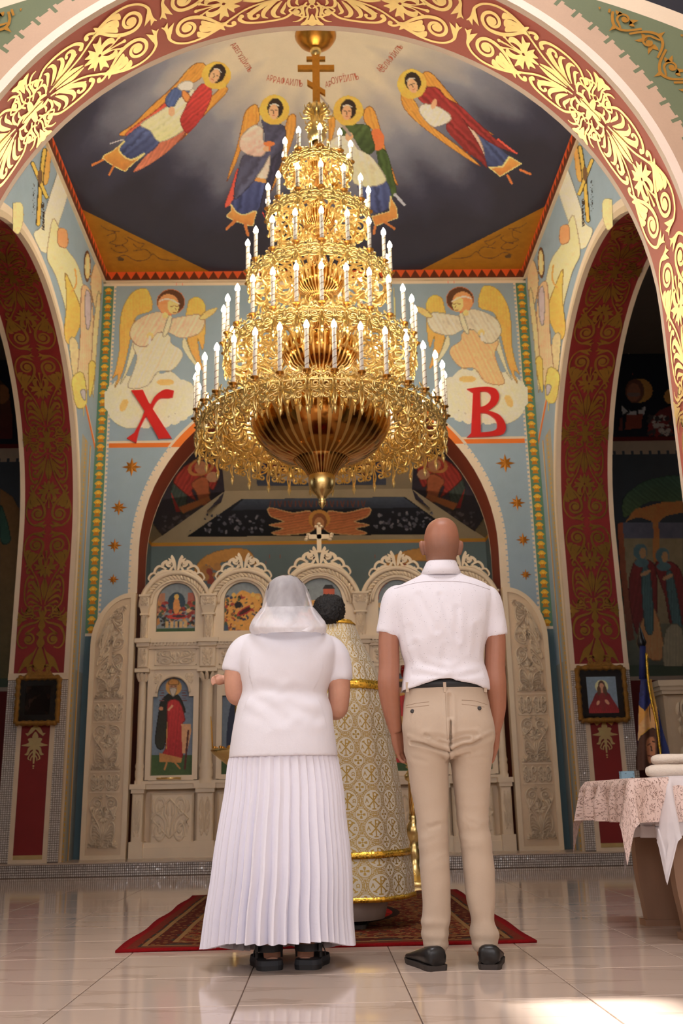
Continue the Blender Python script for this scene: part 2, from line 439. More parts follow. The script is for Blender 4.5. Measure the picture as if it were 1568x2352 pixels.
def m_front(nt):
    x, y, z = nt.xyz(); zz = (z-CZ).max(0); rr = hyp(x, zz); s = zz.atan2(x)*2.0
    c = nt.mix(0.0, S(104, 112, 82), S(104, 112, 82))
    fl = hyp(x, z-.73)
    c = nt.mix(fl > 4.56, c, S(222, 200, 172))
    c = nt.mix(fl > 4.665, c, S(26, 24, 34))
    cell = (s/.115).fract()
    step = (cell > .18)*.05 - (cell.band(.30, .82))*.012
    c = nt.mix(rr < 2.135+step, c, S(190, 158, 132))
    c = nt.mix(rr < 2.05, c, S(236, 214, 196))
    return dict(color=plaster(nt, c), rough=.7)


MAT['apse'] = M('painted_wall_apse', m_apse); MAT['side'] = M('painted_wall_side', m_side); MAT['front'] = M('painted_wall_front', m_front)
MAT['soffit_front'] = soffit_mat('red_soffit_front', YF0, YF1, 1, S(192, 100, 84), .04)
MAT['soffit_side'] = soffit_mat('red_soffit_side', W, XO, 0, RED)
MAT['soffit_apse'] = soffit_mat('red_soffit_apse', YA-.2, YA2, 1, S(150, 66, 44), .03)
MAT['cream'] = M('cream_plaster', color=S(226, 206, 180), rough=.7)
MAT['grout'] = M('mosaic_grout', color=S(130, 116, 106), rough=.8)
MAT['dark'] = M('dark_navy_paint', color=S(30, 30, 42), rough=.7)
MAT['nave'] = M('nave_plaster', color=S(205, 190, 172), rough=.8)
MAT['gold'] = M('gold_leaf', lambda nt: dict(color=nt.scale(S(255, 228, 164), nt.noise(14, 4)*.3+.85), rough=nt.noise(30, 3)*.14+.34, metal=1.0))
MAT['goldside'] = M('gold_leaf_piers', lambda nt: dict(color=nt.scale(S(236, 188, 98), nt.noise(14, 4)*.3+.85), rough=nt.noise(30, 3)*.14+.28, metal=1.0))
MAT['goldpaint'] = M('gold_paint', lambda nt: dict(color=nt.scale(S(176, 124, 44), nt.noise(14, 4)*.3+.85), rough=.5, metal=.4))
def m_band(nt):
    x, y, z = nt.xyz(); p = x+y
    t = ((p/.115).fract()-.5).abs()*2
    c = nt.mix(t > (z-6.66)/.10, S(232, 96, 44), S(104, 46, 22))
    return dict(color=c, rough=.6)
MAT['cornice'] = M('cornice_pattern', m_band)

def arch_pts(c, R, zb, n=40):
    P = [(c-R, zb)]
    for i in range(n+1):
        a = PI-PI*i/n; P.append((c+R*math.cos(a), CZ+R*math.sin(a)))
    return P+[(c+R, zb)]
def arch_face(mb, a0, a1, zb, zt, c, R, to3):
    A = arch_pts(c, R, zb)[1:-1]; V = []; F = []
    def quad(p, q, r, s): b = len(V); V.extend([to3(*p), to3(*q), to3(*r), to3(*s)]); F.append((b, b+1, b+2, b+3))
    quad((a0, zb), (c-R, zb), (c-R, CZ), (a0, CZ)); quad((c+R, zb), (a1, zb), (a1, CZ), (c+R, CZ))
    quad((a0, CZ), (c-R, CZ), (c-R, zt), (a0, zt)); quad((c+R, CZ), (a1, CZ), (a1, zt), (c+R, zt))
    for p, q in zip(A[:-1], A[1:]): quad(p, q, (q[0], zt), (p[0], zt))
    mb.add(V, F)
def soffit(mb, c, R, zb, to3a, to3b, mi=0, n=64):
    A = arch_pts(c, R, zb, n); V = [to3a(*p) for p in A]+[to3b(*p) for p in A]; m = len(A)
    mb.add(V, [(i, i+1, m+i+1, m+i) for i in range(m-1)], mi)

# floor: a dark joint bed with marble tiles laid on it
def m_marble(nt):
    v = nt.noise(1.3, 8, .62, stretch=(1.0, 2.6, 1)); w = (nt.noise(.9, 6, .6, stretch=(.8, 3.2, 1))*6.3).sin().abs()
    c = nt.mix((w < .10)*.35, S(206, 186, 172), S(164, 142, 126))
    c = nt.scale(c, v*.20+.90)
    return dict(color=c, rough=nt.noise(3, 4)*.04+.06, spec=.75)
MAT['marble'] = M('polished_marble_tile', m_marble); MAT['joint'] = M('tile_joint', color=S(96, 76, 64), rough=.7)
floor = struct('floor', [(-6.6, -7, -.004), (6.6, -7, -.004), (6.6, 13.2, -.004), (-6.6, 13.2, -.004)], [(0, 1, 2, 3)], MAT['joint'])
T = .575; g = .0022; b = .0012
tv = [(-T/2+g, -T/2+g, -.004), (T/2-g, -T/2+g, -.004), (T/2-g, T/2-g, -.004), (-T/2+g, T/2-g, -.004)]
tv += [(x, y, 0-b) for x, y, _ in tv] + [(x*(1-.006), y*(1-.006), 0) for x, y, _ in tv]
tf = [(0, 1, 5, 4), (1, 2, 6, 5), (2, 3, 7, 6), (3, 0, 4, 7), (4, 5, 9, 8), (5, 6, 10, 9), (6, 7, 11, 10), (7, 4, 8, 11), (8, 9, 10, 11)]
tile0 = obj('floor_tile', tv, tf, MAT['marble'], floor)
tiles = []
for j in range(-1, 15):
    for i in range(-10, 11):
        x, y = i*T, 2.57+(j+.5)*T-.29+.15
        if abs(x) > 2.2+y*.12 or y > 10.2: continue
        tiles.append((x, y))
rest = []
for n, (x, y) in enumerate(tiles):
    o = tile0 if n == 0 else tile0.copy()
    if n: COL.objects.link(o)
    o.location = (x, y, 0); o.parent = floor
used = set((round(x, 3), round(y, 3)) for x, y in tiles); mb = MB()
for j in range(-17, 19):
    for i in range(-11, 12):
        x, y = i*T, 2.57+(j+.5)*T-.29+.15
        if (round(x, 3), round(y, 3)) in used or y < -6.9 or abs(x) > 6.4: continue
        mb.add([(a+x, c+y, d) for a, c, d in tv], tf)
tag(mb.build('outer_floor_tiles', MAT['marble'], floor), kind='stuff')

# soleas: the mosaic-faced step that carries the end wall and the piers
MAT['stepstone'] = M('step_stone', color=S(200, 182, 166), rough=.22)
mb = MB().box(-6.6, 6.6, STEPY+.012, 13.2, 0, STEPZ-.012)
step = mb.build('trim_1', MAT['joint']); tag(step, kind='structure')
obj('step_top', *(lambda m: (np.concatenate(m.V), m.F))(MB().box(-6.6, 6.6, STEPY-.004, 13.2, STEPZ-.013, STEPZ)), MAT['stepstone'], step)
MAT['mosaic'] = M('mirror_mosaic', lambda nt: dict(color=nt.scale(S(236, 230, 226), nt.noise(60, 1)*.9+.45), rough=.22, metal=.08, spec=.8))
def mosaic(name, u0, u1, v0, v1, to3, nrm, parent, size=.0195, skip=None):
    """small tilted tesserae on a grid, one mesh"""
    nu, nv = int((u1-u0)/size), int((v1-v0)/size); su, sv = (u1-u0)/nu, (v1-v0)/nv; g = .0026; V = []; F = []
    nrm = np.array(nrm, float)
    for i in range(nu):
        for j in range(nv):
            a, c = u0+i*su, v0+j*sv
            if skip and skip(a+su/2, c+sv/2): continue
            h = .004+rng.normal(0, .0009, 4); b = len(V)
            q = [(a+g, c+g), (a+su-g, c+g), (a+su-g, c+sv-g), (a+g, c+sv-g)]
            for p in q: V.append(np.array(to3(*p)))
            for k, p in enumerate(q): V.append(np.array(to3(p[0]+(1 if k in (0, 3) else -1)*.001, p[1]+(1 if k < 2 else -1)*.001))+nrm*h[k])
            F += [(b+4, b+5, b+6, b+7)]+[(b+k, b+(k+1) % 4, b+4+(k+1) % 4, b+4+k) for k in range(4)]
    return tag(obj(name, V, F, MAT['mosaic'], parent), kind='stuff')
mosaic('mosaic_facing', -4.6, 4.6, .004, STEPZ-.014, lambda u, v: (u, STEPY+.012, v), (0, -1, 0), step)

# end wall with the sanctuary arch
mb = MB(); arch_face(mb, -W-.6, W+.6, STEPZ, ZC+.5, 0, RA, lambda a, z: (a, YA, z))
arch_face(mb, -W-.6, W+.6, STEPZ, ZC+.5, 0, RA, lambda a, z: (a, YA2, z))
wall_back = tag(mb.build('wall_back', MAT['apse']), kind='structure')
mb = MB(); soffit(mb, 0, RA, STEPZ, lambda a, z: (a, YA, z), lambda a, z: (a, YA2, z))
mb.build('arch_soffit', MAT['soffit_apse'], wall_back, True)
# side walls with arches to the aisles
side_walls = {}
for sgn, nm in ((-1, 'wall_left'), (1, 'wall_right')):
    mb = MB(); arch_face(mb, YF1, YA, 0, ZC+.02, YS, RS, lambda a, z: (sgn*W, a, z)); arch_face(mb, YF1, 12.5, 0, ZC+.02, YS, RS, lambda a, z: (sgn*XO, a, z))
    w = tag(mb.build(nm, MAT['side']), kind='structure'); side_walls[sgn] = w
    mb = MB(); soffit(mb, YS, RS, 1.925, lambda a, z: (sgn*W, a, z), lambda a, z: (sgn*XO, a, z))
    mb.build('arch_soffit', MAT['soffit_side'], w, True)
    mb = MB()
    for y in (YS-RS, YS+RS): mb.add([(sgn*W, y, 0), (sgn*XO, y, 0), (sgn*XO, y, 1.93), (sgn*W, y, 1.93)], [(0, 1, 2, 3)])
    mb.build('pier_face', MAT['grout'], w)
    # mosaic cladding of the far pier round a red panel
    pc = sgn*2.82
    mosaic('pier_mosaic', min(sgn*W, sgn*XO), max(sgn*W, sgn*XO), STEPZ+.01, 1.865, lambda u, v: (u, YJ, v), (0, -1, 0), w, .021, lambda u, v: abs(u-pc) < .185)
    mb = MB().box(min(sgn*W, sgn*XO), max(sgn*W, sgn*XO), YJ-.012, YJ+.01, 1.87, 1.935)
    mb.box(pc-.185, pc-.14, YJ-.012, YJ+.01, STEPZ, 1.9).box(pc+.14, pc+.185, YJ-.012, YJ+.01, STEPZ, 1.9).box(pc-.14, pc+.14, YJ-.012, YJ+.01, STEPZ, STEPZ+.035)
    mb.build('panel_border', MAT['cream'], w)
    MB().box(pc-.142, pc+.142, YJ-.006, YJ+.01, STEPZ+.03, 1.9).build('red_panel', M('red_panel_paint', color=RED, rough=.5), w)
    MB().box(pc-.14, pc+.14, YJ-.009, YJ, STEPZ+.036, STEPZ+.075).build('gold_strip', MAT['gold'], w)
# near arch between nave and crossing
mb = MB(); arch_face(mb, -6.6, 6.6, 0, 8.2, 0, RF, lambda a, z: (a, YF0, z)); arch_face(mb, -6.6, 6.6, 0, 8.2, 0, RF, lambda a, z: (a, YF1, z))
wall_front = tag(mb.build('wall_front', MAT['front']), kind='structure')
mb = MB(); soffit(mb, 0, RF, 0, lambda a, z: (a, YF0, z), lambda a, z: (a, YF1, z), n=96)
mb.build('arch_soffit', MAT['soffit_front'], wall_front, True)
# cornice at the foot of the vault
mb = MB().box(-W, W, YA-.05, YA+.02, 6.66, ZC).box(-W-.02, -W+.05, YF1, YA, 6.66, ZC).box(W-.05, W+.02, YF1, YA, 6.66, ZC).box(-W, W, YF1, YF1+.05, 6.66, ZC)
tag(mb.build('trim_2', MAT['cornice']), kind='structure')
mb = MB().box(-W, W, YA-.03, YA+.02, 6.635, 6.66).box(-W-.02, -W+.03, YF1, YA, 6.635, 6.66).box(W-.03, W+.02, YF1, YA, 6.635, 6.66)
tag(mb.build('trim_3', MAT['cream']), kind='structure')

# shallow octagonal vault over the crossing
AX, AY = W+.02, 2.76
def zdome(x, y):
    u = np.abs(x)/AX; v = np.abs(y-YD)/AY
    d = (u**10+v**10+((u+v)/1.47)**10)**.1
    return ZC+(ZTOP-ZC)*np.maximum(0, 1-d**2.0)
def m_dome(nt):
    x, y, z = nt.xyz(); dy = y-YD; r = hyp(x, dy); th = x.atan2(dy)
    n = nt.noise(2.2, 6, .6); u = x.abs()/AX; v = dy.abs()/AY
    rays = ((th*9.0).sin()*.5+(th*23.0+1.3).sin()*.3+(th*4.0+.5).sin()*.35)
    t = ((r-.75)/1.75+(n-.5)*.25-rays*.13).sat()
    c = nt.mix((t*2.2).sat(), S(232, 220, 200), S(150, 154, 176))
    c = nt.mix(((t-.40)*2.4).sat(), c, S(68, 70, 100))
    c = nt.mix(((t-.66)*2.6).sat(), c, S(44, 42, 58))
    gold = nt.mix(nt.noise(9, 5)*.8, S(196, 138, 34), S(140, 92, 20))
    c = nt.mix((u+v) > 1.47, c, gold)
    return dict(color=plaster(nt, c, .25, 4), rough=.7)
n = 96; gx = np.linspace(-AX, AX, n+1); gy = np.linspace(YF1-.02, YD+AY, n+1)
GX, GY = np.meshgrid(gx, gy); GZ = zdome(GX, GY)
dome = struct('ceiling', np.column_stack([GX.ravel(), GY.ravel(), GZ.ravel()]), [(j*(n+1)+i, (j+1)*(n+1)+i, (j+1)*(n+1)+i+1, j*(n+1)+i+1) for j in range(n) for i in range(n)], M('vault_fresco', m_dome), smooth=True)
def hit_dome(px, py):
    px = np.asarray(px, float); py = np.asarray(py, float)
    d = FW[None]+RT[None]*((px-784)/FPX)[:, None]-UP[None]*((py-1176)/FPX)[:, None]
    lo = (6.2-CAMH)/d[:, 2]; hi = (8.3-CAMH)/d[:, 2]
    for _ in range(40):
        m = (lo+hi)/2; p = CAMO+d*m[:, None]; a = p[:, 2] < zdome(p[:, 0], p[:, 1]); lo = np.where(a, m, lo); hi = np.where(a, hi, m)
    return CAMO+d*(lo-.004)[:, None]

# sanctuary behind the screen
SY, SX, SZ = 13.0, 2.25, 4.03
def m_sanct(nt):
    x, y, z = nt.xyz()
    c = nt.mix(z > 3.98, S(120, 140, 150), S(224, 150, 70)); c = nt.mix(z > 4.0, c, S(215, 160, 60))
    return dict(color=plaster(nt, c), rough=.75)
MAT['sanct'] = M('sanctuary_paint', m_sanct)
mb = MB().add([(-SX, SY, 0), (SX, SY, 0), (SX, SY, SZ), (-SX, SY, SZ)], [(0, 1, 2, 3)])
for s in (-1, 1): mb.add([(s*SX, YA2, 0), (s*SX, SY, 0), (s*SX, SY, SZ), (s*SX, YA2, SZ)], [(0, 1, 2, 3)])
tag(mb.build('wall_sanctuary', MAT['sanct']), kind='structure')
MAT['beige'] = M('beige_band', color=S(196, 178, 148), rough=.75)
TX, TY, TZ = 1.25, 11.75, 5.05      # flat middle of the coved ceiling
TYB = 12.55
cov = [(-SX, YA2, SZ), (-SX, SY, SZ), (SX, SY, SZ), (SX, YA2, SZ), (-TX, YA2, TZ), (-TX, TYB, TZ-.35), (TX, TYB, TZ-.35), (TX, YA2, TZ)]
cov = [(-SX, YA2, SZ), (-SX, SY, SZ), (SX, SY, SZ), (SX, YA2, SZ), (-TX, YA2, 5.5), (-TX, 12.6, 4.62), (TX, 12.6, 4.62), (TX, YA2, 5.5)]
tag(obj('ceiling_sanctuary', cov, [(0, 1, 5), (0, 5, 4), (1, 2, 6, 5), (2, 3, 6), (3, 7, 6), (4, 5, 6, 7)], MAT['beige']), kind='structure')
# aisles either side
mb = MB()
for s in (-1, 1):
    mb.add([(s*6.6, YF0, 0), (s*6.6, 12.5, 0), (s*6.6, 12.5, 6.5), (s*6.6, YF0, 6.5)], [(0, 1, 2, 3)])
    mb.add([(s*XO, YF1, 6.5), (s*6.6, YF1, 6.5), (s*6.6, 12.5, 6.5), (s*XO, 12.5, 6.5)], [(0, 1, 2, 3)])
tag(mb.build('wall_aisle_outer', M('aisle_plaster', color=S(120, 105, 90), rough=.8)), kind='structure')
def m_aisle(nt):
    x, y, z = nt.xyz(); ax = x.abs()
    c = nt.mix(z > 2.06, S(112, 30, 28), S(92, 104, 84)); c = nt.mix(z.band(2.03, 2.08), c, S(190, 170, 150))
    c = nt.mix(z > 3.4, c, S(86, 92, 98)); tooth = (ax/.12).fract().band(.2, .9)*.05
    c = nt.mix(z.band(5.08-tooth*1.0, 5.22), c, S(212, 190, 164)); c = nt.mix(z > 5.22, c, S(120, 28, 26)); c = nt.mix(z > 5.28, c, S(40, 42, 54))
    return dict(color=plaster(nt, c, .3), rough=.8)
mb = MB()
for s in (-1, 1): mb.add([(s*XO, 12.5, 0), (s*6.6, 12.5, 0), (s*6.6, 12.5, 6.5), (s*XO, 12.5, 6.5)], [(0, 1, 2, 3)])
wall_aisle = tag(mb.build('wall_aisle_end', M('aisle_fresco_ground', m_aisle)), kind='structure')

# nave behind the camera, with its windows
def wall_with_holes(mb, x, y0, y1, z0, z1, holes, axis=0, t=.25):
    ys = sorted({y0, y1, *[h[0] for h in holes], *[h[1] for h in holes]}); zs = sorted({z0, z1, *[h[2] for h in holes], *[h[3] for h in holes]})
    for a, c in zip(ys[:-1], ys[1:]):
        for d, e in zip(zs[:-1], zs[1:]):
            if any(h[0] <= (a+c)/2 <= h[1] and h[2] <= (d+e)/2 <= h[3] for h in holes): continue
            if axis == 0: mb.box(x, x+t, a, c, d, e)
            else: mb.box(a, c, x, x+t, d, e)
SUNW = (2.15, 3.40, 2.80, 3.40)
mb = MB(); wall_with_holes(mb, 4.2, -7, YF0, 0, 7.6, [(-3.35, -1.85, 2.1, 5.1), SUNW]); tag(mb.build('wall_nave_right', MAT['nave']), kind='structure')
mb = MB(); wall_with_holes(mb, -4.45, -7, YF0, 0, 7.6, [(-3.35, -1.85, 2.1, 5.1), (.85, 2.35, 2.1, 5.1)]); tag(mb.build('wall_nave_left', MAT['nave']), kind='structure')
mb = MB(); wall_with_holes(mb, -7.25, -4.45, 4.45, 0, 7.6, [(-2.7, -1.1, 2.6, 5.6), (1.1, 2.7, 2.6, 5.6)], 1); tag(mb.build('wall_nave_rear', MAT['nave']), kind='structure')
tag(MB().box(-4.45, -1.2, -7.25, YF0, 7.6, 7.8).box(1.2, 4.45, -7.25, YF0, 7.6, 7.8).box(-1.2, 1.2, -7.25, 1.5, 7.6, 7.8).box(-1.2, 1.2, 3.9, YF0, 7.6, 7.8).build('ceiling_nave', MAT['nave']), kind='structure')
MAT['wframe'] = M('window_frame_white', color=S(225, 222, 215), rough=.5)
wn = 0
mb = MB()
for k in (-1.2, -.02, 1.16): mb.box(k, k+.04, 1.5, 3.9, 7.62, 7.68).box(-1.2, 1.2, k+2.7, k+2.74, 7.62, 7.68)
tag(mb.build('window_9', MAT['wframe']), kind='structure')
for x, y in NAVE_WIN:
    wn += 1; mb = MB(); X = x*1.03
    for yy in (y-.75, y-.02, y+.71): mb.box(X-.03, X+.03, yy, yy+.04, 2.1, 5.1)
    for z in (2.1, 3.05, 4.05, 5.06): mb.box(X-.03, X+.03, y-.75, y+.75, z, z+.04)
    tag(mb.build('window_%d' % wn, MAT['wframe']), kind='structure')
for x in (-1.9, 1.9):
    wn += 1; mb = MB()
    for xx in (x-.8, x-.02, x+.76): mb.box(xx, xx+.04, -7.12, -7.06, 2.6, 5.6)
    for z in (2.6, 3.6, 4.6, 5.56): mb.box(x-.8, x+.8, -7.12, -7.06, z, z+.04)
    tag(mb.build('window_%d' % wn, MAT['wframe']), kind='structure')

# ------------------------------------------------------------------ gilded arabesque of the arches
# one half unit: x across (0 = axis), y along (0 = gap between scrolls, 930 = rosette); 980 units = 1 m
def half_unit(f=None):
    f = f or Flat()
    f.spiral((110, 165), 20, 72, 180, 1.45, 18, 24, [(48, 232), (82, 292), (128, 345), (160, 385), (184, 428), (176, 458), (156, 452)], [26, 24, 18, 15, 18, 18, 14], 1)
    f.disc((110, 165), 28); f.disc((164, 450), 15)
    f.stroke([(34, 10), (62, 34), (98, 46), (146, 46), (196, 88), (224, 162), (220, 248), (194, 320), (166, 372), (160, 408)], [5, 20, 30, 18, 15, 15, 17, 24, 34, 8])
    f.poly([(98, 38), (60, 50), (30, 92), (66, 78), (110, 62)]); f.poly([(46, 20), (14, 52), (66, 46)])
    for q in ([(158, 372), (118, 312), (84, 258), (128, 258), (160, 318)], [(170, 360), (152, 292), (116, 246), (164, 238), (186, 296)], [(182, 345), (190, 282), (160, 222), (208, 224), (208, 290)]): f.poly(q, 5)
    f.poly([(140, 352), (178, 356), (206, 392), (166, 386), (150, 420)], 4)
    # lily
    f.stroke([(0, 392), (0, 320), (0, 236)], [20, 8, 16]); f.disc((0, 232), 12)
    f.stroke([(6, 380), (18, 312), (44, 262)], [16, 8, 14]); f.disc((46, 258), 11)
    f.poly([(6, 392), (34, 362), (38, 318), (20, 292), (60, 290), (80, 322), (68, 366), (34, 404)], 4)
    f.poly([(12, 398), (56, 376), (122, 366), (94, 396), (108, 424), (62, 420), (22, 418)], 4)
    f.poly([(6, 408), (44, 424), (84, 462), (54, 462), (42, 500), (12, 450)], 4)
    f.poly([(2, 412), (17, 452), (12, 490), (2, 512)], 3)
    # straps and stem
    f.stroke([(162, 376), (122, 446), (78, 524), (50, 610), (30, 700), (16, 780)], [15, 14, 13, 13, 13, 9])
    f.poly([(3, 524), (24, 556), (34, 612), (20, 676), (3, 730)], 4)
    # outer stalk and acanthus
    f.stroke([(118, 506), (146, 488), (182, 534), (194, 640), (182, 752), (146, 806), (104, 846), (90, 892), (112, 926)], [26, 26, 18, 15, 15, 16, 15, 14, 8]); f.disc((124, 500), 16)
    f.stroke([(34, 742), (46, 676), (80, 610), (118, 556), (152, 560), (156, 592), (136, 606)], [8, 26, 34, 36, 24, 16, 18]); f.disc((136, 602), 12)
    f.stroke([(40, 722), (74, 676), (112, 640), (150, 634), (168, 662)], [6, 26, 30, 22, 5]); f.stroke([(44, 752), (84, 716), (124, 694), (158, 704), (168, 736)], [6, 26, 30, 22, 5]); f.stroke([(54, 776), (92, 762), (128, 748), (150, 770)], [5, 20, 22, 5])
    f.poly([(66, 604), (92, 560), (110, 530), (112, 566), (88, 600)], 3)
    f.spiral((136, 838), 12, 44, 260, 1.2, 14, 13, [(176, 872), (170, 905)], [13, 7], -1)
    f.stroke([(14, 800), (30, 840), (22, 896)], [10, 24, 6]); f.stroke([(22, 806), (54, 790), (88, 796), (96, 820)], [8, 20, 18, 5]); f.stroke([(34, 846), (62, 838), (84, 850)], [6, 18, 4])
    f.stroke([(60, 900), (104, 874), (170, 878), (206, 846), (212, 810)], [10, 16, 16, 12, 5])
    f.stroke([(76, 922), (120, 898), (180, 904), (228, 876)], [8, 14, 14, 6])
    f.poly([(150, 930), (176, 916), (236, 902), (250, 930)]); f.poly([(194, 928), (214, 880), (242, 858), (236, 905)], 4)
    f.poly([(0, 930), (22, 908), (30, 874), (12, 850), (0, 842)], 4); f.poly([(0, 930), (26, 906), (66, 912), (86, 930)], 0)
    return f
HALF = half_unit().mirrored(0)
def placed(F, y0, d):
    """half unit starting at y0 (metres along), direction d"""
    V = np.array(F.V)/980.0; o = Flat(); o.V = [tuple(p) for p in np.column_stack([V[:, 0], y0+d*V[:, 1]])]; o.F = F.F; o.L = F.L; return o
def arc_front(q):       # q: across, along from the apex
    s = np.abs(q[:, 1]); th = np.minimum(s/RF, PI/2); R = RF-.003-q[:, 2]; dn = np.maximum(s-RF*PI/2, 0)
    return np.column_stack([np.sign(q[:, 1])*R*np.sin(th), (YF0+YF1)/2+q[:, 0], CZ+R*np.cos(th)-dn])
HU = 930/980
for k in range(-6, 6):      # rosettes at 0, +-2 half units; gaps between
    c = k*HU
    F = placed(HALF, (k+1)*HU, -1) if k % 2 == 0 else placed(HALF, k*HU, 1)
    sheet('gilded_scroll', F, arc_front, MAT['gold'], wall_front)
def arc_side(sgn):
    def f(q):           # along from the foot of the red band (z = 1.93)
        s = q[:, 1]; L = CZ-1.93; th = np.maximum(s-L, 0)/RS; R = RS-.003-q[:, 2]
        y = np.where(s < L, YS+R, YS+R*np.cos(th)); z = np.where(s < L, 1.93+s, CZ+R*np.sin(th))
        return np.column_stack([sgn*(W+XO)/2+q[:, 0], y, z])
    return f
def terminal():
    f = Flat()
    f.stroke([(20, 930), (60, 960), (120, 975), (190, 1010), (226, 1090), (222, 1170), (180, 1215), (130, 1205)], [10, 18, 22, 24, 18, 16, 14, 10])
    f.spiral((120, 1130), 18, 62, 300, 1.3, 18, 20, [(110, 1040), (70, 1010)], [18, 10], -1); f.disc((120, 1130), 26)
    f.poly([(150, 930), (176, 944), (236, 958), (250, 930)]); f.poly([(194, 932), (214, 980), (242, 1002), (236, 955)], 4)
    f.poly([(0, 930), (22, 952), (34, 1000), (14, 1040), (50, 1080), (20, 1110), (40, 1170), (0, 1200)], 4)
    f.poly([(30, 1200), (60, 1250), (110, 1290), (150, 1330), (200, 1460), (140, 1400), (110, 1400), (70, 1320)], 3)
    f.poly([(10, 1220), (40, 1290), (60, 1350), (50, 1420), (20, 1440), (0, 1380)], 4)
    f.spiral((85, 1420), 12, 40, 200, .9, 16, 18, [(60, 1390), (30, 1350)], [14, 8], 1)
    f.stroke([(0, 1200), (0, 1300), (0, 1460)], [26, 30, 8])
    return f.mirrored(0)
TERM = terminal()
G0 = 1.50
for sgn in (-1, 1):
    w = side_walls[sgn]; fn = arc_side(sgn)
    o = Flat(); V = np.array(TERM.V)/980; o.L = TERM.L; o.V = [tuple(p) for p in np.column_stack([V[:, 0], G0-V[:, 1]])]; o.F = TERM.F
    sheet('gilded_scroll', o, fn, MAT['goldside'], w)
    for a, d in ((G0, -1), (G0, 1), (G0+2*HU, -1), (G0+2*HU, 1), (G0+4*HU, -1), (G0+4*HU, 1), (G0+6*HU, -1)): sheet('gilded_scroll', placed(HALF, a, d), fn, MAT['goldside'], w)
    # pendant flower on the red panel under the framed icon
    f = Flat()
    f.poly([(0, 0), (40, 30), (62, 70), (84, 72), (64, 96), (34, 74), (0, 40)]); f.poly([(0, 60), (26, 100), (12, 130), (0, 140)], 3)
    f.poly([(0, 130), (30, 110), (60, 120), (50, 150), (110, 170), (70, 178), (40, 180), (0, 165)], 3); f.poly([(8, 170), (50, 190), (62, 230), (80, 245), (50, 250), (34, 215), (10, 200)], 3)
    f.stroke([(0, 160), (0, 240), (0, 320)], [30, 22, 12]); f.stroke([(4, 215), (30, 240), (48, 275), (34, 290)], [10, 12, 10, 8]); f.stroke([(4, 250), (22, 270), (26, 296)], [8, 10, 8])
    f.disc((0, 338), 8); f.disc((0, 356), 6)
    f = f.mirrored(0); pc = sgn*2.82
    sheet('gilded_flower', f, lambda q: np.column_stack([pc+q[:, 0]/850, YJ-.009-q[:, 2], 1.43-q[:, 1]/850]), MAT['gold'], w)
# painted vine on the green face of the near arch
def vine():
    f = Flat(); n = 22
    for k in range(-n, n):
        c = k*.20; s = 1 if k % 2 else -1
        f.stroke([(c-.11, -.05*s), (c-.06, .035*s), (c, .075*s), (c+.06, .05*s), (c+.11, -.03*s)], [.014, .016, .018, .016, .014])
        f.spiral((c, .0), .012, .045, 90*s, 1.0, .012, .014, [(c+.03, .06*s)], [.01], s)
        f.poly([(c+.02, -.02*s), (c+.06, -.055*s), (c+.045, -.01), (c+.075, .01), (c+.03, .02)], 2)
        f.poly([(c-.02, -.02*s), (c-.06, -.055*s), (c-.045, -.01), (c-.075, .01), (c-.03, .02)], 2)
        f.poly([(c-.015, .075*s), (c, .125*s), (c+.015, .075*s)])
    return f
VN = vine()
for R0, lim in ((2.33, 1.2), (2.56, 1.2)):
    K = Flat(); K.V, K.L = VN.V, VN.L; A_ = VN.arr(); ok = np.hypot((R0+A_[:, 1])*np.sin(A_[:, 0]/R0), CZ-.73+(R0+A_[:, 1])*np.cos(A_[:, 0]/R0)) < 4.53; K.F = [f for f in VN.F if all(ok[i] for i in f)]
    sheet('painted_vine', K, lambda q: np.column_stack([(R0+q[:, 1])*np.sin(q[:, 0]/R0), YF0-.003-q[:, 2], CZ+(R0+q[:, 1])*np.cos(q[:, 0]/R0)]), MAT['goldpaint'], wall_front)
# stars on the end wall and the two big red letters
def star(r0, r1, n=8, d=.35):
    V = [(0, -.006)]; P = []
    for i in range(2*n):
        r = (r1 if (i//2) % 2 == 0 else r1*.78) if i % 2 == 0 else r0
        P.append((r*math.sin(PI*i/n), r*math.cos(PI*i/n)))
    return P
MAT['stargold'] = M('old_gold_star', color=S(176, 112, 30), rough=.45, metal=.55)
for x, z, r in ((-2.105, 4.315, .115), (-2.228, 3.839, .095), (-2.257, 3.403, .082), (-2.254, 3.02, .065), (2.132, 4.307, .115), (2.234, 3.834, .095), (2.272, 3.403, .082), (2.273, 3.006, .065)):
    P = star(r*.42, r); V = [(x, YA-.012, z)]+[(x+a, YA-.003, z+c) for a, c in P]
    obj('gold_star', V, [(0, 1+i, 1+(i+1) % 16) for i in range(16)], MAT['stargold'], wall_back)
MAT['redletter'] = M('red_letter_felt', color=S(214, 16, 22), rough=.55, sheen=.3)
def letter(name, outline, holes, label, y=YA-.03, t=.03):
    """solid cut-out letter from pixel outlines on the end wall"""
    mb = MB(); P3 = lambda p: atY(p[0], p[1], y)
    loops = [outline]+holes; bm = bmesh.new(); edges = []
    flat = [p for l in loops for p in l]
    T3 = tessellate_polygon([[Vector((p[0], p[1], 0)) for p in l] for l in loops])
    A = np.array([P3(p) for p in flat]); B = A.copy(); B[:, 1] += t; n = len(A); F = []
    F += [tuple(t_) for t_ in T3]+[tuple(n+i for i in t_[::-1]) for t_ in T3]; k = 0
    for l in loops:
        m = len(l); F += [(k+i, k+(i+1) % m, n+k+(i+1) % m, n+k+i) for i in range(m)]; k += m
    c = A.mean(0); o = obj(name, np.concatenate([A, B])-c, F, MAT['redletter']); o.location = c; return tag(o, label, 'letter', 'red letters on the end wall')
cs = lambda P, n=5: [tuple(p) for p in catmull(P, n)]
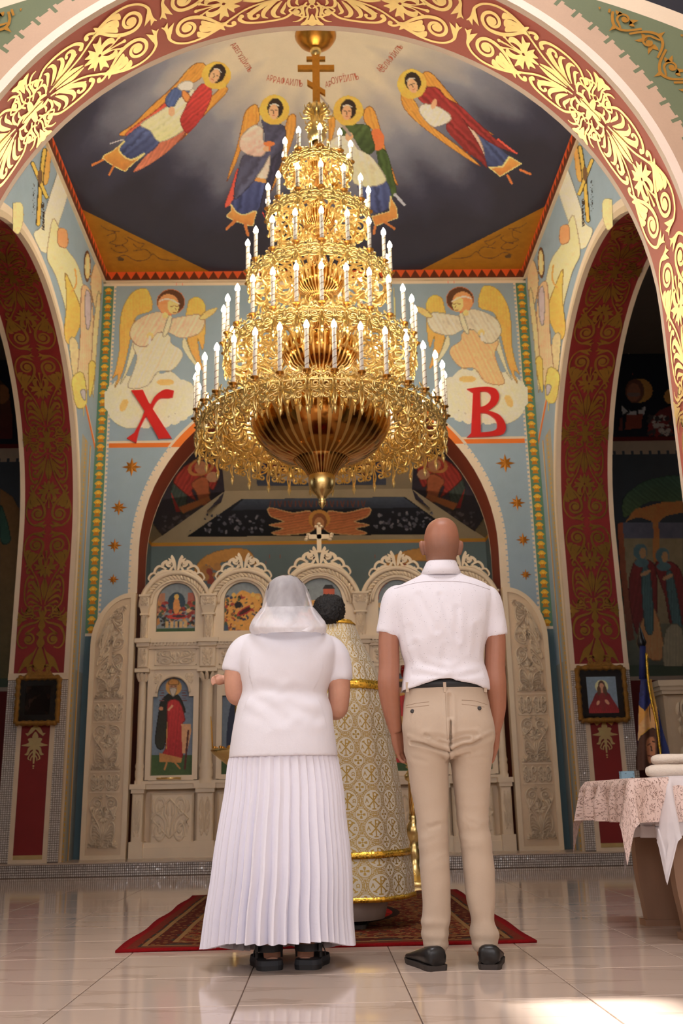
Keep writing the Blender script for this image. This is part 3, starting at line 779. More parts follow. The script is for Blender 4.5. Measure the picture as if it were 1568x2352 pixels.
letter('red_letter', [(301, 896), (328, 895), (342, 925)]+cs([(346, 928), (356, 910), (372, 897), (384, 894), (399, 897)], 4)+[(396, 912), (386, 914)]+cs([(380, 914), (366, 915), (356, 926), (350, 938)], 4)+[(394, 1006), (364, 1007), (336, 956)]+cs([(333, 958), (320, 985), (312, 1017)], 4)+[(291, 1006)]+cs([(308, 994), (322, 968), (332, 944)], 4), [], 'tall red cut-out letter X on the left of the end wall')
letter('red_letter', [(1072, 893)]+cs([(1090, 890), (1118, 888), (1138, 893), (1146, 908), (1142, 925), (1128, 938), (1120, 942)], 5)+cs([(1122, 943), (1146, 952), (1160, 972), (1160, 990), (1148, 999), (1120, 1002)], 5)+[(1072, 1004), (1082, 994), (1086, 902)],
       [cs([(1102, 899), (1118, 899), (1127, 908), (1124, 922), (1112, 932), (1103, 934)], 4), cs([(1103, 948), (1120, 950), (1138, 964), (1141, 982), (1130, 990), (1104, 993)], 4)], 'tall red cut-out letter B on the right of the end wall')

# ------------------------------------------------------------------ frescoes
SKIN, HAIR, HALO, WING, WDK = (214, 158, 116), (44, 28, 22), (222, 170, 44), (204, 140, 34), (150, 84, 28)
def face(p, cx, cy, k, ang=0):
    """head: hair, face, brow, eyes and nose; k = face half height"""
    a = math.radians(ang); R = lambda x, y: (cx+k*(x*math.cos(a)-y*math.sin(a)), cy+k*(x*math.sin(a)+y*math.cos(a)))
    p.ell(*R(.10, -.18), k*1.02, k*1.28, HAIR, ang); p.ell(*R(-.1, .28), k*.62, k*.95, SKIN, ang); p.line([R(-.55, -.55), R(0, -.72), R(.5, -.5)], k*.12, (225, 215, 200))
    p.lines((70, 40, 28), k*.10, [R(-.42, .08), R(-.18, .05)], [R(.08, .05), R(.32, .08)], [R(-.08, .15), R(-.12, .5)]); p.line([R(-.25, .78), R(.05, .78)], k*.12, (180, 80, 66))
# vault, far left angel
p = Paint(190, 120, 560, 430, 2, 1.55, (0, 0, 2))
p.poly([(945, 297), (905, 288), (858, 322), (815, 375), (770, 420), (690, 490), (610, 570), (545, 615), (580, 622), (660, 560), (760, 470), (860, 400), (935, 350)], WING, fold=(40, 7, .18), line=((120, 60, 24), 5))
p.poly([(1045, 400), (1018, 400), (985, 428), (945, 470), (900, 540), (850, 620), (800, 668), (860, 620), (930, 540), (1000, 470), (1042, 425)], WING, fold=(40, 7, .18), line=((120, 60, 24), 5))
p.poly([(780, 455), (700, 520), (610, 585), (575, 622), (640, 605), (740, 525), (800, 480)], (206, 60, 40), (190, 90, 60))
p.poly([(830, 590), (740, 640), (650, 735), (612, 792), (690, 755), (780, 690), (850, 612)], (170, 90, 66), (196, 110, 80), fold=(30, 8, .2))
p.poly([(650, 575), (700, 600), (735, 640), (700, 690), (610, 742), (535, 712), (560, 650)], (70, 86, 140), (44, 56, 104), fold=(50, 15, .4))
p.poly([(848, 400), (905, 430), (880, 520), (840, 600), (735, 652), (690, 600), (645, 572), (720, 520), (790, 470)], (214, 210, 188), (196, 200, 140), fold=(50, 14, .14))
p.poly([(768, 440), (800, 405), (850, 398), (872, 420), (822, 450), (802, 485), (772, 490), (758, 466)], (66, 90, 150), fold=(20, 9, .25))
p.poly([(815, 395), (850, 372), (885, 380), (880, 412), (835, 416)], (226, 220, 210)); p.ell(788, 512, 16, 22, SKIN)
p.poly([(928, 383), (968, 398), (972, 440), (945, 510), (905, 572), (858, 612), (828, 555), (850, 498), (880, 440)], (196, 48, 44), (150, 26, 30), fold=(50, 9, .3)); p.poly([(842, 415), (872, 440), (858, 470), (836, 440)], (220, 130, 50))
p.poly([(570, 650), (545, 690), (600, 735), (662, 706), (590, 772), (568, 786), (470, 726), (520, 690)], (206, 150, 52), (180, 110, 30), line=((230, 190, 120), 7)); p.lines((196, 112, 34), 15, [(470, 736), (424, 758)], [(520, 765), (502, 802)])
p.line([(565, 640), (505, 660)], 10, (180, 176, 190)); p.ell(995, 346, 68, 65, HALO, ring=0); face(p, 992, 342, 36, 25); p.build('fresco_archangel', hit_dome, dome)
# vault, second angel (chalice)
p = Paint(500, 205, 690, 548, 2, 1.55, (420, 60, 2.45))
p.poly([(420, 446), (382, 448), (346, 490), (326, 580), (300, 690), (268, 790), (246, 880), (300, 770), (345, 640), (385, 575), (430, 535)], WING, fold=(5, 9, .18), line=((120, 60, 24), 6))
p.poly([(588, 520), (608, 494), (634, 502), (636, 562), (615, 650), (575, 765), (520, 890), (490, 935), (525, 800), (562, 690), (570, 590)], WING, fold=(5, 9, .18), line=((120, 60, 24), 6))
p.poly([(305, 800), (272, 900), (232, 1015), (268, 1004), (300, 930), (325, 840)], (206, 58, 46), (216, 80, 60)); p.line([(480, 960), (448, 1030), (460, 1075)], 12, (206, 58, 46))
p.poly([(400, 868), (470, 878), (462, 940), (420, 1040), (342, 1062), (272, 1012), (300, 960)], (60, 74, 132), (48, 60, 116), fold=(10, 19, .4))
p.poly([(540, 690), (566, 730), (520, 850), (482, 960), (452, 1045), (438, 1000), (470, 870), (500, 730)], (48, 48, 76), fold=(10, 12, .3))
p.poly([(440, 525), (500, 532), (566, 560), (578, 625), (562, 690), (505, 742), (452, 800), (400, 870), (300, 972), (288, 930), (310, 820), (340, 725), (420, 700), (462, 640), (450, 570)], (62, 64, 96), (74, 78, 112), fold=(35, 26, .35))
p.poly([(492, 725), (472, 855), (412, 858), (455, 790)], (206, 190, 180)); p.poly([(410, 850), (470, 862), (468, 884), (404, 872)], (206, 140, 60), sm=0)
p.poly([(345, 600), (400, 558), (448, 575), (452, 640), (472, 692), (440, 732), (380, 726), (330, 702), (318, 650)], (226, 190, 176), (206, 170, 160), fold=(60, 18, .14)); p.ell(470, 690, 20, 16, SKIN); p.ell(484, 662, 32, 14, (206, 110, 36)); p.line([(484, 670), (490, 700)], 10, (206, 110, 36))
p.poly([(270, 1003), (300, 1045), (345, 1062), (412, 1040), (402, 1090), (382, 1126), (248, 1076), (268, 1040)], (206, 150, 60), (196, 120, 40), line=((230, 190, 130), 7)); p.lines((190, 110, 40), 22, [(290, 1100), (246, 1140)], [(350, 1120), (366, 1176)])
p.ell(515, 470, 86, 86, HALO); face(p, 515, 470, 44); p.build('fresco_archangel', hit_dome, dome)
# vault, third angel (sword)
p = Paint(720, 205, 936, 548, 2, 1.55, (420, 60, 2.45))
p.poly([(815, 508), (852, 512), (858, 560), (835, 650), (800, 760), (820, 600)], WING, fold=(5, 9, .18)); p.poly([(1020, 472), (1050, 450), (1082, 482), (1108, 570), (1140, 690), (1195, 850), (1212, 900), (1180, 860), (1130, 720), (1080, 600), (1020, 540)], WING, fold=(-15, 9, .18), line=((120, 60, 24), 6))
p.poly([(1090, 690), (1150, 715), (1182, 850), (1202, 930), (1170, 965), (1130, 880), (1105, 800)], (60, 84, 40), fold=(-10, 14, .3)); p.line([(1195, 950), (1245, 1005)], 22, (170, 176, 200))
p.poly([(978, 898), (1060, 888), (1142, 872), (1172, 960), (1160, 1022), (1090, 1052), (1040, 1020)], (66, 82, 140), (50, 62, 116), fold=(-10, 19, .4))
p.poly([(828, 650), (890, 612), (950, 640), (985, 692), (1052, 725), (1102, 790), (1142, 870), (1060, 902), (960, 885), (950, 800), (900, 712), (840, 710)], (220, 208, 192), (206, 204, 160), fold=(-15, 22, .1))
p.ell(1090, 640, 46, 62, (226, 104, 36)); p.poly([(886, 572), (960, 553), (1042, 560), (1062, 620), (1080, 690), (1050, 722), (990, 682), (952, 622), (880, 610)], (70, 92, 48), (50, 70, 36), fold=(40, 18, .3)); p.ell(935, 622, 22, 26, SKIN)
p.poly([(1060, 1070), (1160, 1042), (1168, 958), (1202, 1020), (1210, 1080), (1080, 1128)], (206, 150, 60), (196, 120, 40), line=((230, 190, 130), 7), sm=0); p.lines((190, 110, 40), 20, [(1140, 1106), (1190, 1140)], [(1080, 1130), (1074, 1168)])
p.line([(768, 388), (940, 612)], 17, (150, 136, 132)); p.ell(930, 475, 86, 86, HALO); face(p, 926, 475, 44); p.build('fresco_archangel', hit_dome, dome)
# vault, far right angel
p = Paint(900, 150, 1228, 430, 2, 1.55, (784, 0, 2))
p.poly([(372, 338), (410, 332), (465, 390), (540, 480), (630, 570), (705, 622), (640, 600), (560, 562), (470, 470), (388, 395)], WING, fold=(-35, 7, .18), line=((120, 60, 24), 5)); p.poly([(272, 440), (300, 425), (342, 470), (385, 550), (450, 605), (560, 690), (640, 762), (600, 745), (480, 665), (360, 575), (288, 500)], WING, fold=(-35, 7, .18), line=((120, 60, 24), 5))
p.poly([(606, 622), (652, 608), (750, 700), (772, 722), (740, 765), (690, 782), (664, 752), (630, 690)], (66, 84, 136), (46, 58, 106), fold=(-42, 15, .4)); p.poly([(540, 540), (600, 590), (640, 650), (655, 720), (600, 660), (560, 590)], (206, 176, 160))
p.poly([(348, 420), (432, 400), (482, 450), (552, 490), (625, 560), (722, 650), (802, 704), (740, 684), (660, 640), (590, 585), (556, 545), (640, 680), (668, 772), (640, 745), (560, 684), (478, 592), (500, 545), (440, 490), (368, 472)], (150, 34, 36), (120, 24, 28), fold=(-45, 13, .38))
p.poly([(368, 480), (430, 484), (490, 520), (502, 548), (470, 572), (420, 582), (385, 552), (358, 512)], (230, 206, 186), fold=(30, 12, .12)); p.ell(425, 478, 12, 24, SKIN, 20)
p.line([(720, 640), (806, 706)], 12, (210, 70, 50)); p.poly([(678, 770), (740, 766), (772, 718), (828, 752), (728, 812)], (206, 150, 52), (190, 110, 34), sm=0, line=((230, 190, 120), 7)); p.lines((196, 106, 34), 16, [(820, 780), (868, 800)], [(762, 806), (782, 842)])
p.ell(322, 385, 68, 70, HALO); face(p, 326, 383, 36, -20); p.build('fresco_archangel', hit_dome, dome)
# gold corners of the vault: brown arabesques
for mir in (0, 1):
    p = Paint(200, 500, 480, 618, 1.6, 1.5, (0, 500, 3.136))
    for P in ([(730, 60), (780, 90), (860, 100)], [(770, 130), (830, 110), (830, 160), (790, 180), (860, 200), (920, 170), (900, 150)], [(920, 140), (1000, 180), (1040, 190), (1000, 220), (960, 190)], [(800, 220), (850, 250), (920, 240), (880, 200), (830, 210)], [(840, 290), (900, 270), (980, 310), (1060, 300), (1100, 260), (1160, 300), (1280, 310)], [(960, 240), (1050, 230), (1090, 270)]): p.line(P, 12, (110, 70, 24))
    p.ell(870, 300, 26, 16, (84, 62, 40)); p.build('painted_arabesque', mirrored(hit_dome) if mir else hit_dome, dome)
# end wall: seated angels on clouds, left then right
for mir in (0, 1):
    p = Paint(240, 636, 545, 1000, 2, 1.45, (0, 500, 3.136))
    rob, low = ((246, 190, 158), (226, 212, 182)) if not mir else ((206, 200, 180), (244, 176, 120))
    p.poly([(1710, 500), (1790, 470), (1860, 470), (1850, 700), (1830, 950), (1700, 1150), (1640, 1150), (1690, 900)], (240, 206, 136), (236, 196, 130), fold=(0, 9, .1))
    p.poly([(800, 1260), (870, 1215), (950, 1190), (1100, 1150), (1230, 1105), (1300, 1165), (1380, 1190), (1395, 1290), (1300, 1390), (1200, 1440), (1060, 1500), (900, 1515), (788, 1440), (780, 1340)], (226, 214, 180), fold=(20, 10, .05))
    for i in range(26): a = i/26*2*PI; p.ell(1085+300*math.cos(a), 1315+170*math.sin(a), 48, 40, (228, 216, 184))
    p.poly([(1072, 528), (1020, 508), (948, 540), (882, 650), (860, 790), (858, 950), (830, 1090), (804, 1165), (850, 1130), (826, 1225), (885, 1110), (930, 920), (962, 760), (1000, 702), (1100, 662)], (240, 182, 62), (240, 156, 62), fold=(0, 7, .07)); p.poly([(1000, 720), (950, 900), (900, 1100), (862, 1200), (915, 1120), (985, 930)], (206, 204, 172))
    p.poly([(1348, 640), (1362, 590), (1420, 568), (1476, 620), (1482, 760), (1462, 960), (1425, 870), (1440, 1000), (1470, 1112), (1400, 1030), (1350, 890), (1328, 760)], (240, 182, 62), (240, 150, 60), fold=(0, 7, .07)); p.poly([(1330, 860), (1370, 960), (1430, 1080), (1380, 1040), (1310, 930)], (206, 204, 172))
    p.poly([(1080, 830), (1212, 838), (1235, 905), (1305, 950), (1312, 1012), (1240, 1100), (1135, 1110), (1060, 1210), (925, 1225), (960, 1100), (985, 1000), (962, 915)], low, fold=(25, 9, .16))
    p.poly([(1050, 700), (1150, 678), (1240, 720), (1285, 715), (1430, 698), (1475, 745), (1430, 835), (1300, 868), (1222, 832), (1130, 832), (1062, 922), (990, 922), (936, 850), (962, 760)], rob, fold=(30, 9, .16)); p.poly([(1215, 705), (1240, 720), (1210, 830), (1170, 850)], (214, 206, 176)); p.poly([(1436, 724), (1490, 668), (1565, 648), (1540, 692), (1472, 735)], (244, 190, 110)); p.ell(1080, 850, 26, 24, (244, 190, 110)); p.line([(1078, 860), (1076, 905)], 20, (236, 224, 200))
    p.ell(1190, 1185, 62, 24, (244, 176, 92)); p.ell(892, 1350, 26, 48, (244, 176, 92), 25)
    p.ell(1230, 607, 106, 96, (226, 120, 70)); p.ell(1230, 607, 98, 89, (92, 56, 34)); p.ell(1212, 622, 74, 72, (232, 146, 84)); p.ell(1246, 640, 40, 56, (244, 196, 120), -10); p.line([(1150, 600), (1210, 585), (1290, 620)], 9, (236, 224, 200)); p.ell(1190, 705, 22, 22, (244, 196, 120)); p.lines((150, 90, 40), 6, [(1228, 640), (1250, 636)], [(1262, 636), (1280, 640)], [(1262, 650), (1266, 668)], [(1248, 684), (1270, 684)])
    for i in range(9): p.line([(1232+i*15, 455), (1232+i*15+(i % 3-1)*5, 490)], 6, (226, 130, 110), 0); p.line([(1232+i*15, 472), (1240+i*15, 472)], 5, (226, 130, 110), 0)
    fn = planeY(YA-.004); p.build('fresco_seated_angel', mirrored(fn) if mir else fn, wall_back)
# side walls: rocky landscape with standing figures and a wayside cross
for mir in (0, 1):
    p = Paint(30, 330, 240, 1010, 1.7, 1.45, (0, 500, 3.136)); H = 1
    p.poly([(480, -520), (520, -520), (520, -300), (440, 0), (330, 260), (240, 120), (300, 60), (340, -100)], (228, 222, 202), (226, 206, 170)); p.poly([(150, -110), (170, -50), (165, 40), (130, 120), (60, 60), (20, 0), (60, -90)], (240, 204, 140))
    p.poly([(380, 10), (420, 60), (480, 220), (540, 300), (580, 400), (600, 560), (520, 900), (482, 700), (400, 420), (340, 300), (350, 160)], (238, 208, 152), (236, 214, 160)); p.poly([(420, 80), (480, 90), (490, 200), (450, 215), (415, 180)], (238, 150, 90)); p.poly([(470, 400), (530, 520), (582, 660), (570, 800), (500, 915), (462, 830), (480, 600)], (236, 186, 66), (232, 176, 60)); p.line([(540, 370), (550, 470), (520, 530)], 12, (226, 160, 50))
    p.poly([(500, 880), (560, 900), (570, 1130), (525, 1140)], (206, 190, 140)); p.poly([(690, 320), (732, 430), (728, 580), (700, 700), (650, 480)], (222, 176, 130), (222, 196, 150)); p.poly([(700, 560), (725, 600), (700, 900), (672, 1300), (655, 1000)], (220, 196, 146))
    p.poly([(590, 495), (648, 520), (672, 700), (668, 820), (640, 1225), (556, 1245), (575, 900), (580, 700)], (240, 176, 128), (240, 190, 150), fold=(0, 5, .1)); p.poly([(622, 520), (655, 580), (650, 760), (625, 800), (610, 640)], (188, 176, 190)); p.poly([(520, 1150), (600, 1120), (625, 1340), (556, 1370), (525, 1260)], (238, 196, 84)); p.poly([(640, 1050), (690, 1060), (660, 1260), (640, 1280)], (236, 190, 70)); p.poly([(580, 1250), (612, 1240), (615, 1310), (595, 1300)], (176, 172, 186))
    p.line([(600, 1360), (604, 1430)], 10, (236, 190, 70)); p.ell(629, 350, 28, 118, (104, 62, 34)); p.ell(630, 350, 19, 92, (238, 190, 120)); p.ell(632, 345, 10, 60, (240, 206, 150))
    # cross with a wreath
    p.tf = (0, 0, 2); p.poly([(205, 690), (232, 690), (225, 820), (205, 850), (188, 780)], (236, 160, 60)); p.line([(205, 690), (190, 810), (176, 1030)], 24, (60, 44, 24)); p.line([(205, 690), (190, 810), (176, 1030)], 15, (240, 176, 50)); p.line([(150, 750), (214, 905)], 22, (60, 44, 24)); p.line([(150, 750), (214, 905)], 14, (240, 176, 50)); p.ell(184, 812, 12, 34, (110, 80, 50))
    for i in range(16): p.line([(152+(i % 2)*6, 845+i*9), (160-(i % 3)*5, 850+i*9)], 6, (56, 44, 34), 0); p.line([(197-(i % 2)*4, 930+i*8), (203, 936+i*8)], 6, (56, 44, 34), 0)
    fn = planeX(-W+.004); p.build('fresco_landscape', mirrored(fn) if mir else fn, side_walls[1 if mir else -1])
# sanctuary ceiling panels
nb = np.cross(np.array(cov[2])-np.array(cov[1]), np.array(cov[5])-np.array(cov[1])); nl = np.cross(np.array(cov[1])-np.array(cov[0]), np.array(cov[4])-np.array(cov[0])); ntp = np.cross(np.array(cov[5])-np.array(cov[4]), np.array(cov[6])-np.array(cov[4]))
ceil_s = bpy.data.objects['ceiling_sanctuary']
p = Paint(420, 1130, 1056, 1240, 1.6, 1.5)
p.poly([(425, 1234), (552, 1146), (930, 1140), (1050, 1227)], (30, 32, 44), (22, 22, 28), sm=0); p.poly([(560, 1146), (925, 1141), (960, 1166), (530, 1172)], (72, 84, 104), (44, 48, 62), sm=0)
for i in range(28): p.line([(622+i*8, 1151), (622+i*8+(i % 3-1)*3, 1163)], 2.6, (110, 62, 52), 0)
for s in (-1, 1):
    f = lambda P: [(733+s*(x-733), y) for x, y in P]
    p.poly(f([(618, 1166), (672, 1178), (712, 1174), (724, 1200), (712, 1222), (650, 1229), (624, 1224), (650, 1214), (618, 1206), (652, 1198), (622, 1186)]), (176, 92, 42), (206, 120, 60), fold=(80, 6, .25), line=((226, 160, 100), 2)); p.blobs(46, *(470, 1180, 605, 1222) if s < 0 else (862, 1176, 1000, 1216), [(90, 88, 100), (120, 116, 126), (70, 68, 82)], 1.6, 4.2, 5+s)
p.ell(733, 1193, 25, 22, (206, 140, 44)); p.ell(733, 1198, 17, 20, (150, 84, 40)); p.ell(733, 1202, 11, 14, (206, 140, 84)); p.build('fresco_seraph', plane3(cov[1], nb), ceil_s)
for mir in (0, 1):
    p = Paint(345, 1020, 560, 1245, 1.8, 1.5)
    p.poly([(345, 1195), (378, 1240), (548, 1128), (470, 1020), (420, 1020)], (46, 42, 56), (70, 64, 82), sm=0); p.blobs(40, 370, 1185, 440, 1225, [(96, 90, 106), (120, 112, 126)], 1.5, 4, 8)
    p.poly([(392, 1130), (405, 1090), (440, 1070), (455, 1100), (430, 1140), (425, 1180), (400, 1165)], (70, 84, 80), fold=(20, 9, .3)); p.poly([(400, 1100), (440, 1062), (500, 1075), (490, 1125), (470, 1110), (440, 1125), (450, 1150), (410, 1120)], (176, 50, 42), fold=(30, 9, .3)); p.poly([(440, 1110), (475, 1095), (480, 1150), (462, 1160), (450, 1130)], (190, 100, 56)); p.poly([(410, 1165), (480, 1140), (484, 1150), (420, 1180)], (206, 120, 60), sm=0); p.poly([(392, 1130), (415, 1175), (404, 1176)], (180, 40, 40), sm=0)
    p.ell(462, 1072, 32, 20, (196, 130, 60), -20, ring=.55); p.ell(462, 1074, 15, 15, (196, 130, 90)); p.ell(488, 1096, 14, 12, (206, 150, 110)); fn = tris3([(cov[0], cov[1], cov[5]), (cov[0], cov[5], cov[4])]); p.build('fresco_evangelist', mirrored(fn) if mir else fn, ceil_s)
p = Paint(575, 1040, 890, 1120, 1.8, 1.5)
p.poly([(578, 1040), (884, 1040), (888, 1114), (590, 1117)], (50, 50, 68), (84, 92, 112), sm=0); p.ell(735, 1075, 140, 30, (84, 34, 36)); p.ell(735, 1095, 100, 14, (206, 186, 170))
for i in range(9): p.ell(600+i*34, 1068+abs(i-4)*2, 12, 15, [(60, 76, 116), (150, 44, 40), (80, 90, 70), (170, 110, 60)][i % 4])
p.build('fresco_supper', plane3(cov[4], ntp), ceil_s)
# sanctuary back wall
ws = bpy.data.objects['wall_sanctuary']; p = Paint(345, 1256, 1122, 1420, 2.2, 1.5)
for cx in (520, 950):
    p.poly([(cx-80, 1330), (cx-60, 1285), (cx-10, 1262), (cx+50, 1262), (cx+70, 1300), (cx+40, 1290), (cx-10, 1292), (cx-40, 1320)], (190, 130, 40))
    p.blobs(14, cx-60, 1300, cx-20, 1350, [(176, 120, 50), (150, 60, 40), (90, 100, 110)], 5, 11, cx)
p.poly([(835, 1360), (880, 1330), (890, 1400), (835, 1410)], (160, 60, 50))
for cx in (640, 850):
    for i in range(12): p.line([(cx-45+i*8, 1272), (cx-45+i*8, 1282)], 2.6, (140, 90, 84), 0); p.line([(cx-30+i*6, 1288), (cx-30+i*6, 1296)], 2.4, (140, 90, 84), 0)
p.build('fresco_saints', planeY(SY-.006), ws)
# right aisle end wall
p = Paint(1405, 560, 1568, 1530, 2.2, 1.9, (1100, 500, 3.35))
p.line([(1150, 1030), (1200, 960), (1290, 920), (1400, 905)], 40, (176, 150, 118)); p.line([(1180, 860), (1280, 790), (1400, 745)], 34, (150, 124, 96)); p.poly([(1160, 960), (1210, 880), (1400, 820), (1400, 880), (1280, 900), (1190, 960)], (120, 84, 40))
p.ell(1237, 1330, 102, 96, (206, 134, 44)); p.ell(1195, 1335, 74, 96, (110, 66, 44)); p.ell(1188, 1345, 52, 70, (150, 96, 66)); p.line([(1150, 1360), (1225, 1360)], 26, (130, 104, 88)); p.poly([(1085, 1435), (1180, 1490), (1290, 1440), (1275, 1510), (1240, 1560), (1100, 1520)], (206, 196, 184), sm=0); p.lines((24, 24, 26), 16, [(1110, 1450), (1150, 1490), (1110, 1520)], [(1215, 1450), (1215, 1510)], [(1190, 1480), (1250, 1470)]); p.poly([(1132, 1520), (1262, 1510), (1250, 1625), (1115, 1635)], (130, 56, 34), sm=0); p.poly([(1080, 1540), (1110, 1530), (1110, 1640), (1070, 1640)], (110, 50, 40), sm=0)
p.ell(1470, 1375, 52, 62, (206, 134, 44)); p.poly([(1300, 1560), (1380, 1480), (1480, 1440), (1490, 1680), (1290, 1680)], (110, 40, 36), sm=0); p.blobs(50, 1300, 1520, 1480, 1670, [(170, 160, 150), (120, 30, 30), (60, 50, 50)], 8, 22, 4)
for i in range(8): p.line([(1150+i*13, 1165), (1150+i*13, 1185)], 6, (130, 56, 44), 0); p.line([(1150+i*12, 1195), (1150+i*12, 1212)], 6, (130, 56, 44), 0)
p.tf = (1100, 1100, 3.35); p.rect(1110, 455, 1568, 1110, (150, 132, 92), c2=(136, 118, 84)); p.rect(1090, 1110, 1568, 1440, (104, 104, 80), c2=(80, 84, 70)); p.poly([(1110, 300), (1105, 160), (1190, 66), (1320, 0), (1568, -20), (1568, 175), (1320, 175), (1180, 262)], (64, 96, 76), (84, 104, 60), fold=(-50, 9, .2))
p.poly([(1108, 342), (1200, 232), (1380, 182), (1568, 170), (1568, 262), (1440, 288), (1392, 330), (1384, 640), (1340, 640), (1328, 330), (1225, 298), (1130, 332)], (206, 116, 36), sm=0); p.rect(1108, 330, 1568, 455, (98, 98, 112)); p.poly([(1108, 342), (1200, 232), (1380, 182), (1568, 170), (1568, 240), (1440, 262), (1380, 300), (1330, 300), (1225, 272), (1130, 320)], (206, 116, 36), sm=0); p.poly([(1058, 340), (1104, 330), (1130, 700), (1195, 1240), (1140, 1245), (1080, 700)], (170, 84, 36), (110, 60, 40), sm=0); p.poly([(1335, 300), (1380, 300), (1392, 640), (1350, 640)], (206, 116, 36), sm=0)
p.poly([(1190, 645), (1260, 620), (1335, 645), (1365, 760), (1360, 1100), (1300, 1210), (1205, 1180), (1150, 850)], (130, 38, 32), (110, 34, 30), fold=(10, 10, .2)); p.poly([(1230, 1150), (1350, 1000), (1422, 1362), (1282, 1365)], (196, 130, 70), fold=(0, 8, .15)); p.poly([(1250, 720), (1312, 712), (1342, 1150), (1278, 1152)], (74, 104, 104), fold=(0, 6, .3)); p.poly([(1350, 662), (1420, 640), (1500, 650), (1568, 770), (1568, 1120), (1480, 1150), (1430, 900)], (130, 38, 32), (110, 34, 30), fold=(10, 10, .2)); p.poly([(1440, 730), (1490, 740), (1560, 1150), (1500, 1150), (1450, 900)], (74, 104, 104), fold=(0, 6, .3)); p.poly([(1440, 1150), (1560, 1150), (1568, 1440), (1420, 1440)], (150, 140, 110), fold=(0, 7, .15))
for cx, cy in ((1240, 560), (1410, 590)): p.ell(cx, cy, 54, 62, (86, 116, 118)); p.ell(cx+20, cy+10, 26, 42, (206, 140, 84)); p.ell(cx+10, cy+85, 56, 34, (86, 116, 118)); p.ell(cx+40, cy+165, 44, 16, (206, 140, 90), -25)
p.build('fresco_holy_women', planeY(12.49), wall_aisle)
# left aisle end wall
p = Paint(0, 700, 46, 1560, 2.2, 1.7)
p.poly([(0, 1120), (30, 1140), (46, 1170), (46, 1560), (0, 1560)], (140, 96, 40), (96, 84, 44), sm=0); p.poly([(0, 1160), (14, 1190), (24, 1240), (8, 1250), (0, 1230)], (56, 96, 76)); p.poly([(0, 870), (20, 890), (30, 960), (30, 1010), (0, 1010)], (96, 60, 30), (90, 26, 24), sm=0); p.ell(4, 905, 18, 22, (150, 96, 40))
p.build('fresco_palm', planeY(12.49), wall_aisle)
# names of the angels in red letters
def lettering(txt, px, py, size, ang, hit, parent, mat):
    cu = bpy.data.curves.new('name', 'FONT'); cu.body = txt; cu.size = size; cu.align_x = 'CENTER'; cu.resolution_u = 3
    to = bpy.data.objects.new('name', cu); COL.objects.link(to); me = bpy.data.meshes.new_from_object(to.evaluated_get(bpy.context.evaluated_depsgraph_get()))
    V = np.array([v.co[:] for v in me.vertices]); F = [tuple(q.vertices) for q in me.polygons]; bpy.data.objects.remove(to)
    if not len(V): return
    a = math.radians(ang); x = V[:, 0]*.8; y = -V[:, 1]*1.25
    obj('painted_name', hit(px+x*math.cos(a)-y*math.sin(a), py+x*math.sin(a)+y*math.cos(a)), F, mat, parent)
MAT['redink'] = M('red_paint', color=S(196, 104, 82), rough=.7)
for t, x, y, s, a in (('АР', 533, 110, 15, 55), ('ІЕГУДЇИЛЪ', 553, 140, 14, 58), ('АР', 619, 186, 15, 5), ('РАФАИЛЪ', 660, 195, 17, 8), ('АР', 755, 200, 15, -8), ('ОУРЇИЛЪ', 793, 188, 17, -10), ('АР', 878, 160, 15, -55), ('СЕЛАФЇИЛЪ', 903, 138, 15, -52)):
    lettering(t, x, y, s, a, hit_dome, dome, MAT['redink'])

# ------------------------------------------------------------------ chandelier
YCH = 7.97
def zt(py): return float(atY(735, py, YCH)[2])
XCH = .03
MAT['brass'] = M('polished_gold', lambda nt: dict(color=nt.scale(S(255, 222, 150), nt.noise(20, 3)*.2+.95), rough=nt.noise(25, 2)*.10+.24, metal=1.0))
MAT['brassdull'] = M('dark_gold', lambda nt: dict(color=nt.scale(S(206, 146, 66), nt.noise(30, 3)*.4+.8), rough=.32, metal=1.0))
def m_candle(nt):
    x, y, z = nt.xyz(); s = (z*17+x.atan2(y)/(2*PI)).fract()
    return dict(color=nt.mix(s < .12, S(244, 240, 232), S(150, 120, 84)), rough=.5)
MAT['candle'] = M('white_candle_tube', m_candle)
MAT['bulb'] = M('lit_flame_bulb', color=(1, .9, .7, 1), plain=True, rough=.4, ecol=(1.0, .84, .60, 1), emis=100.0)
ch = empty('chandelier', (XCH, YCH, zt(78)), 0, 'huge five-tier gilded chandelier with lit candle bulbs hanging from the vault', 'chandelier')
chz = zt(78)
def rel(V): return np.asarray(V)-np.array([XCH, YCH, chz])
def cpart(mb, name, mat='brass', smooth=True, parent=None):
    V = rel(np.concatenate(mb.V)); return obj(name, V, mb.F, MAT[mat], parent or ch, smooth)
C0 = (XCH, YCH, 0)
def pxr(px, z):     # pixel radius at the axis to metres
    d = FW[1]*YCH+FW[2]*(z-CAMH); return px*d/FPX
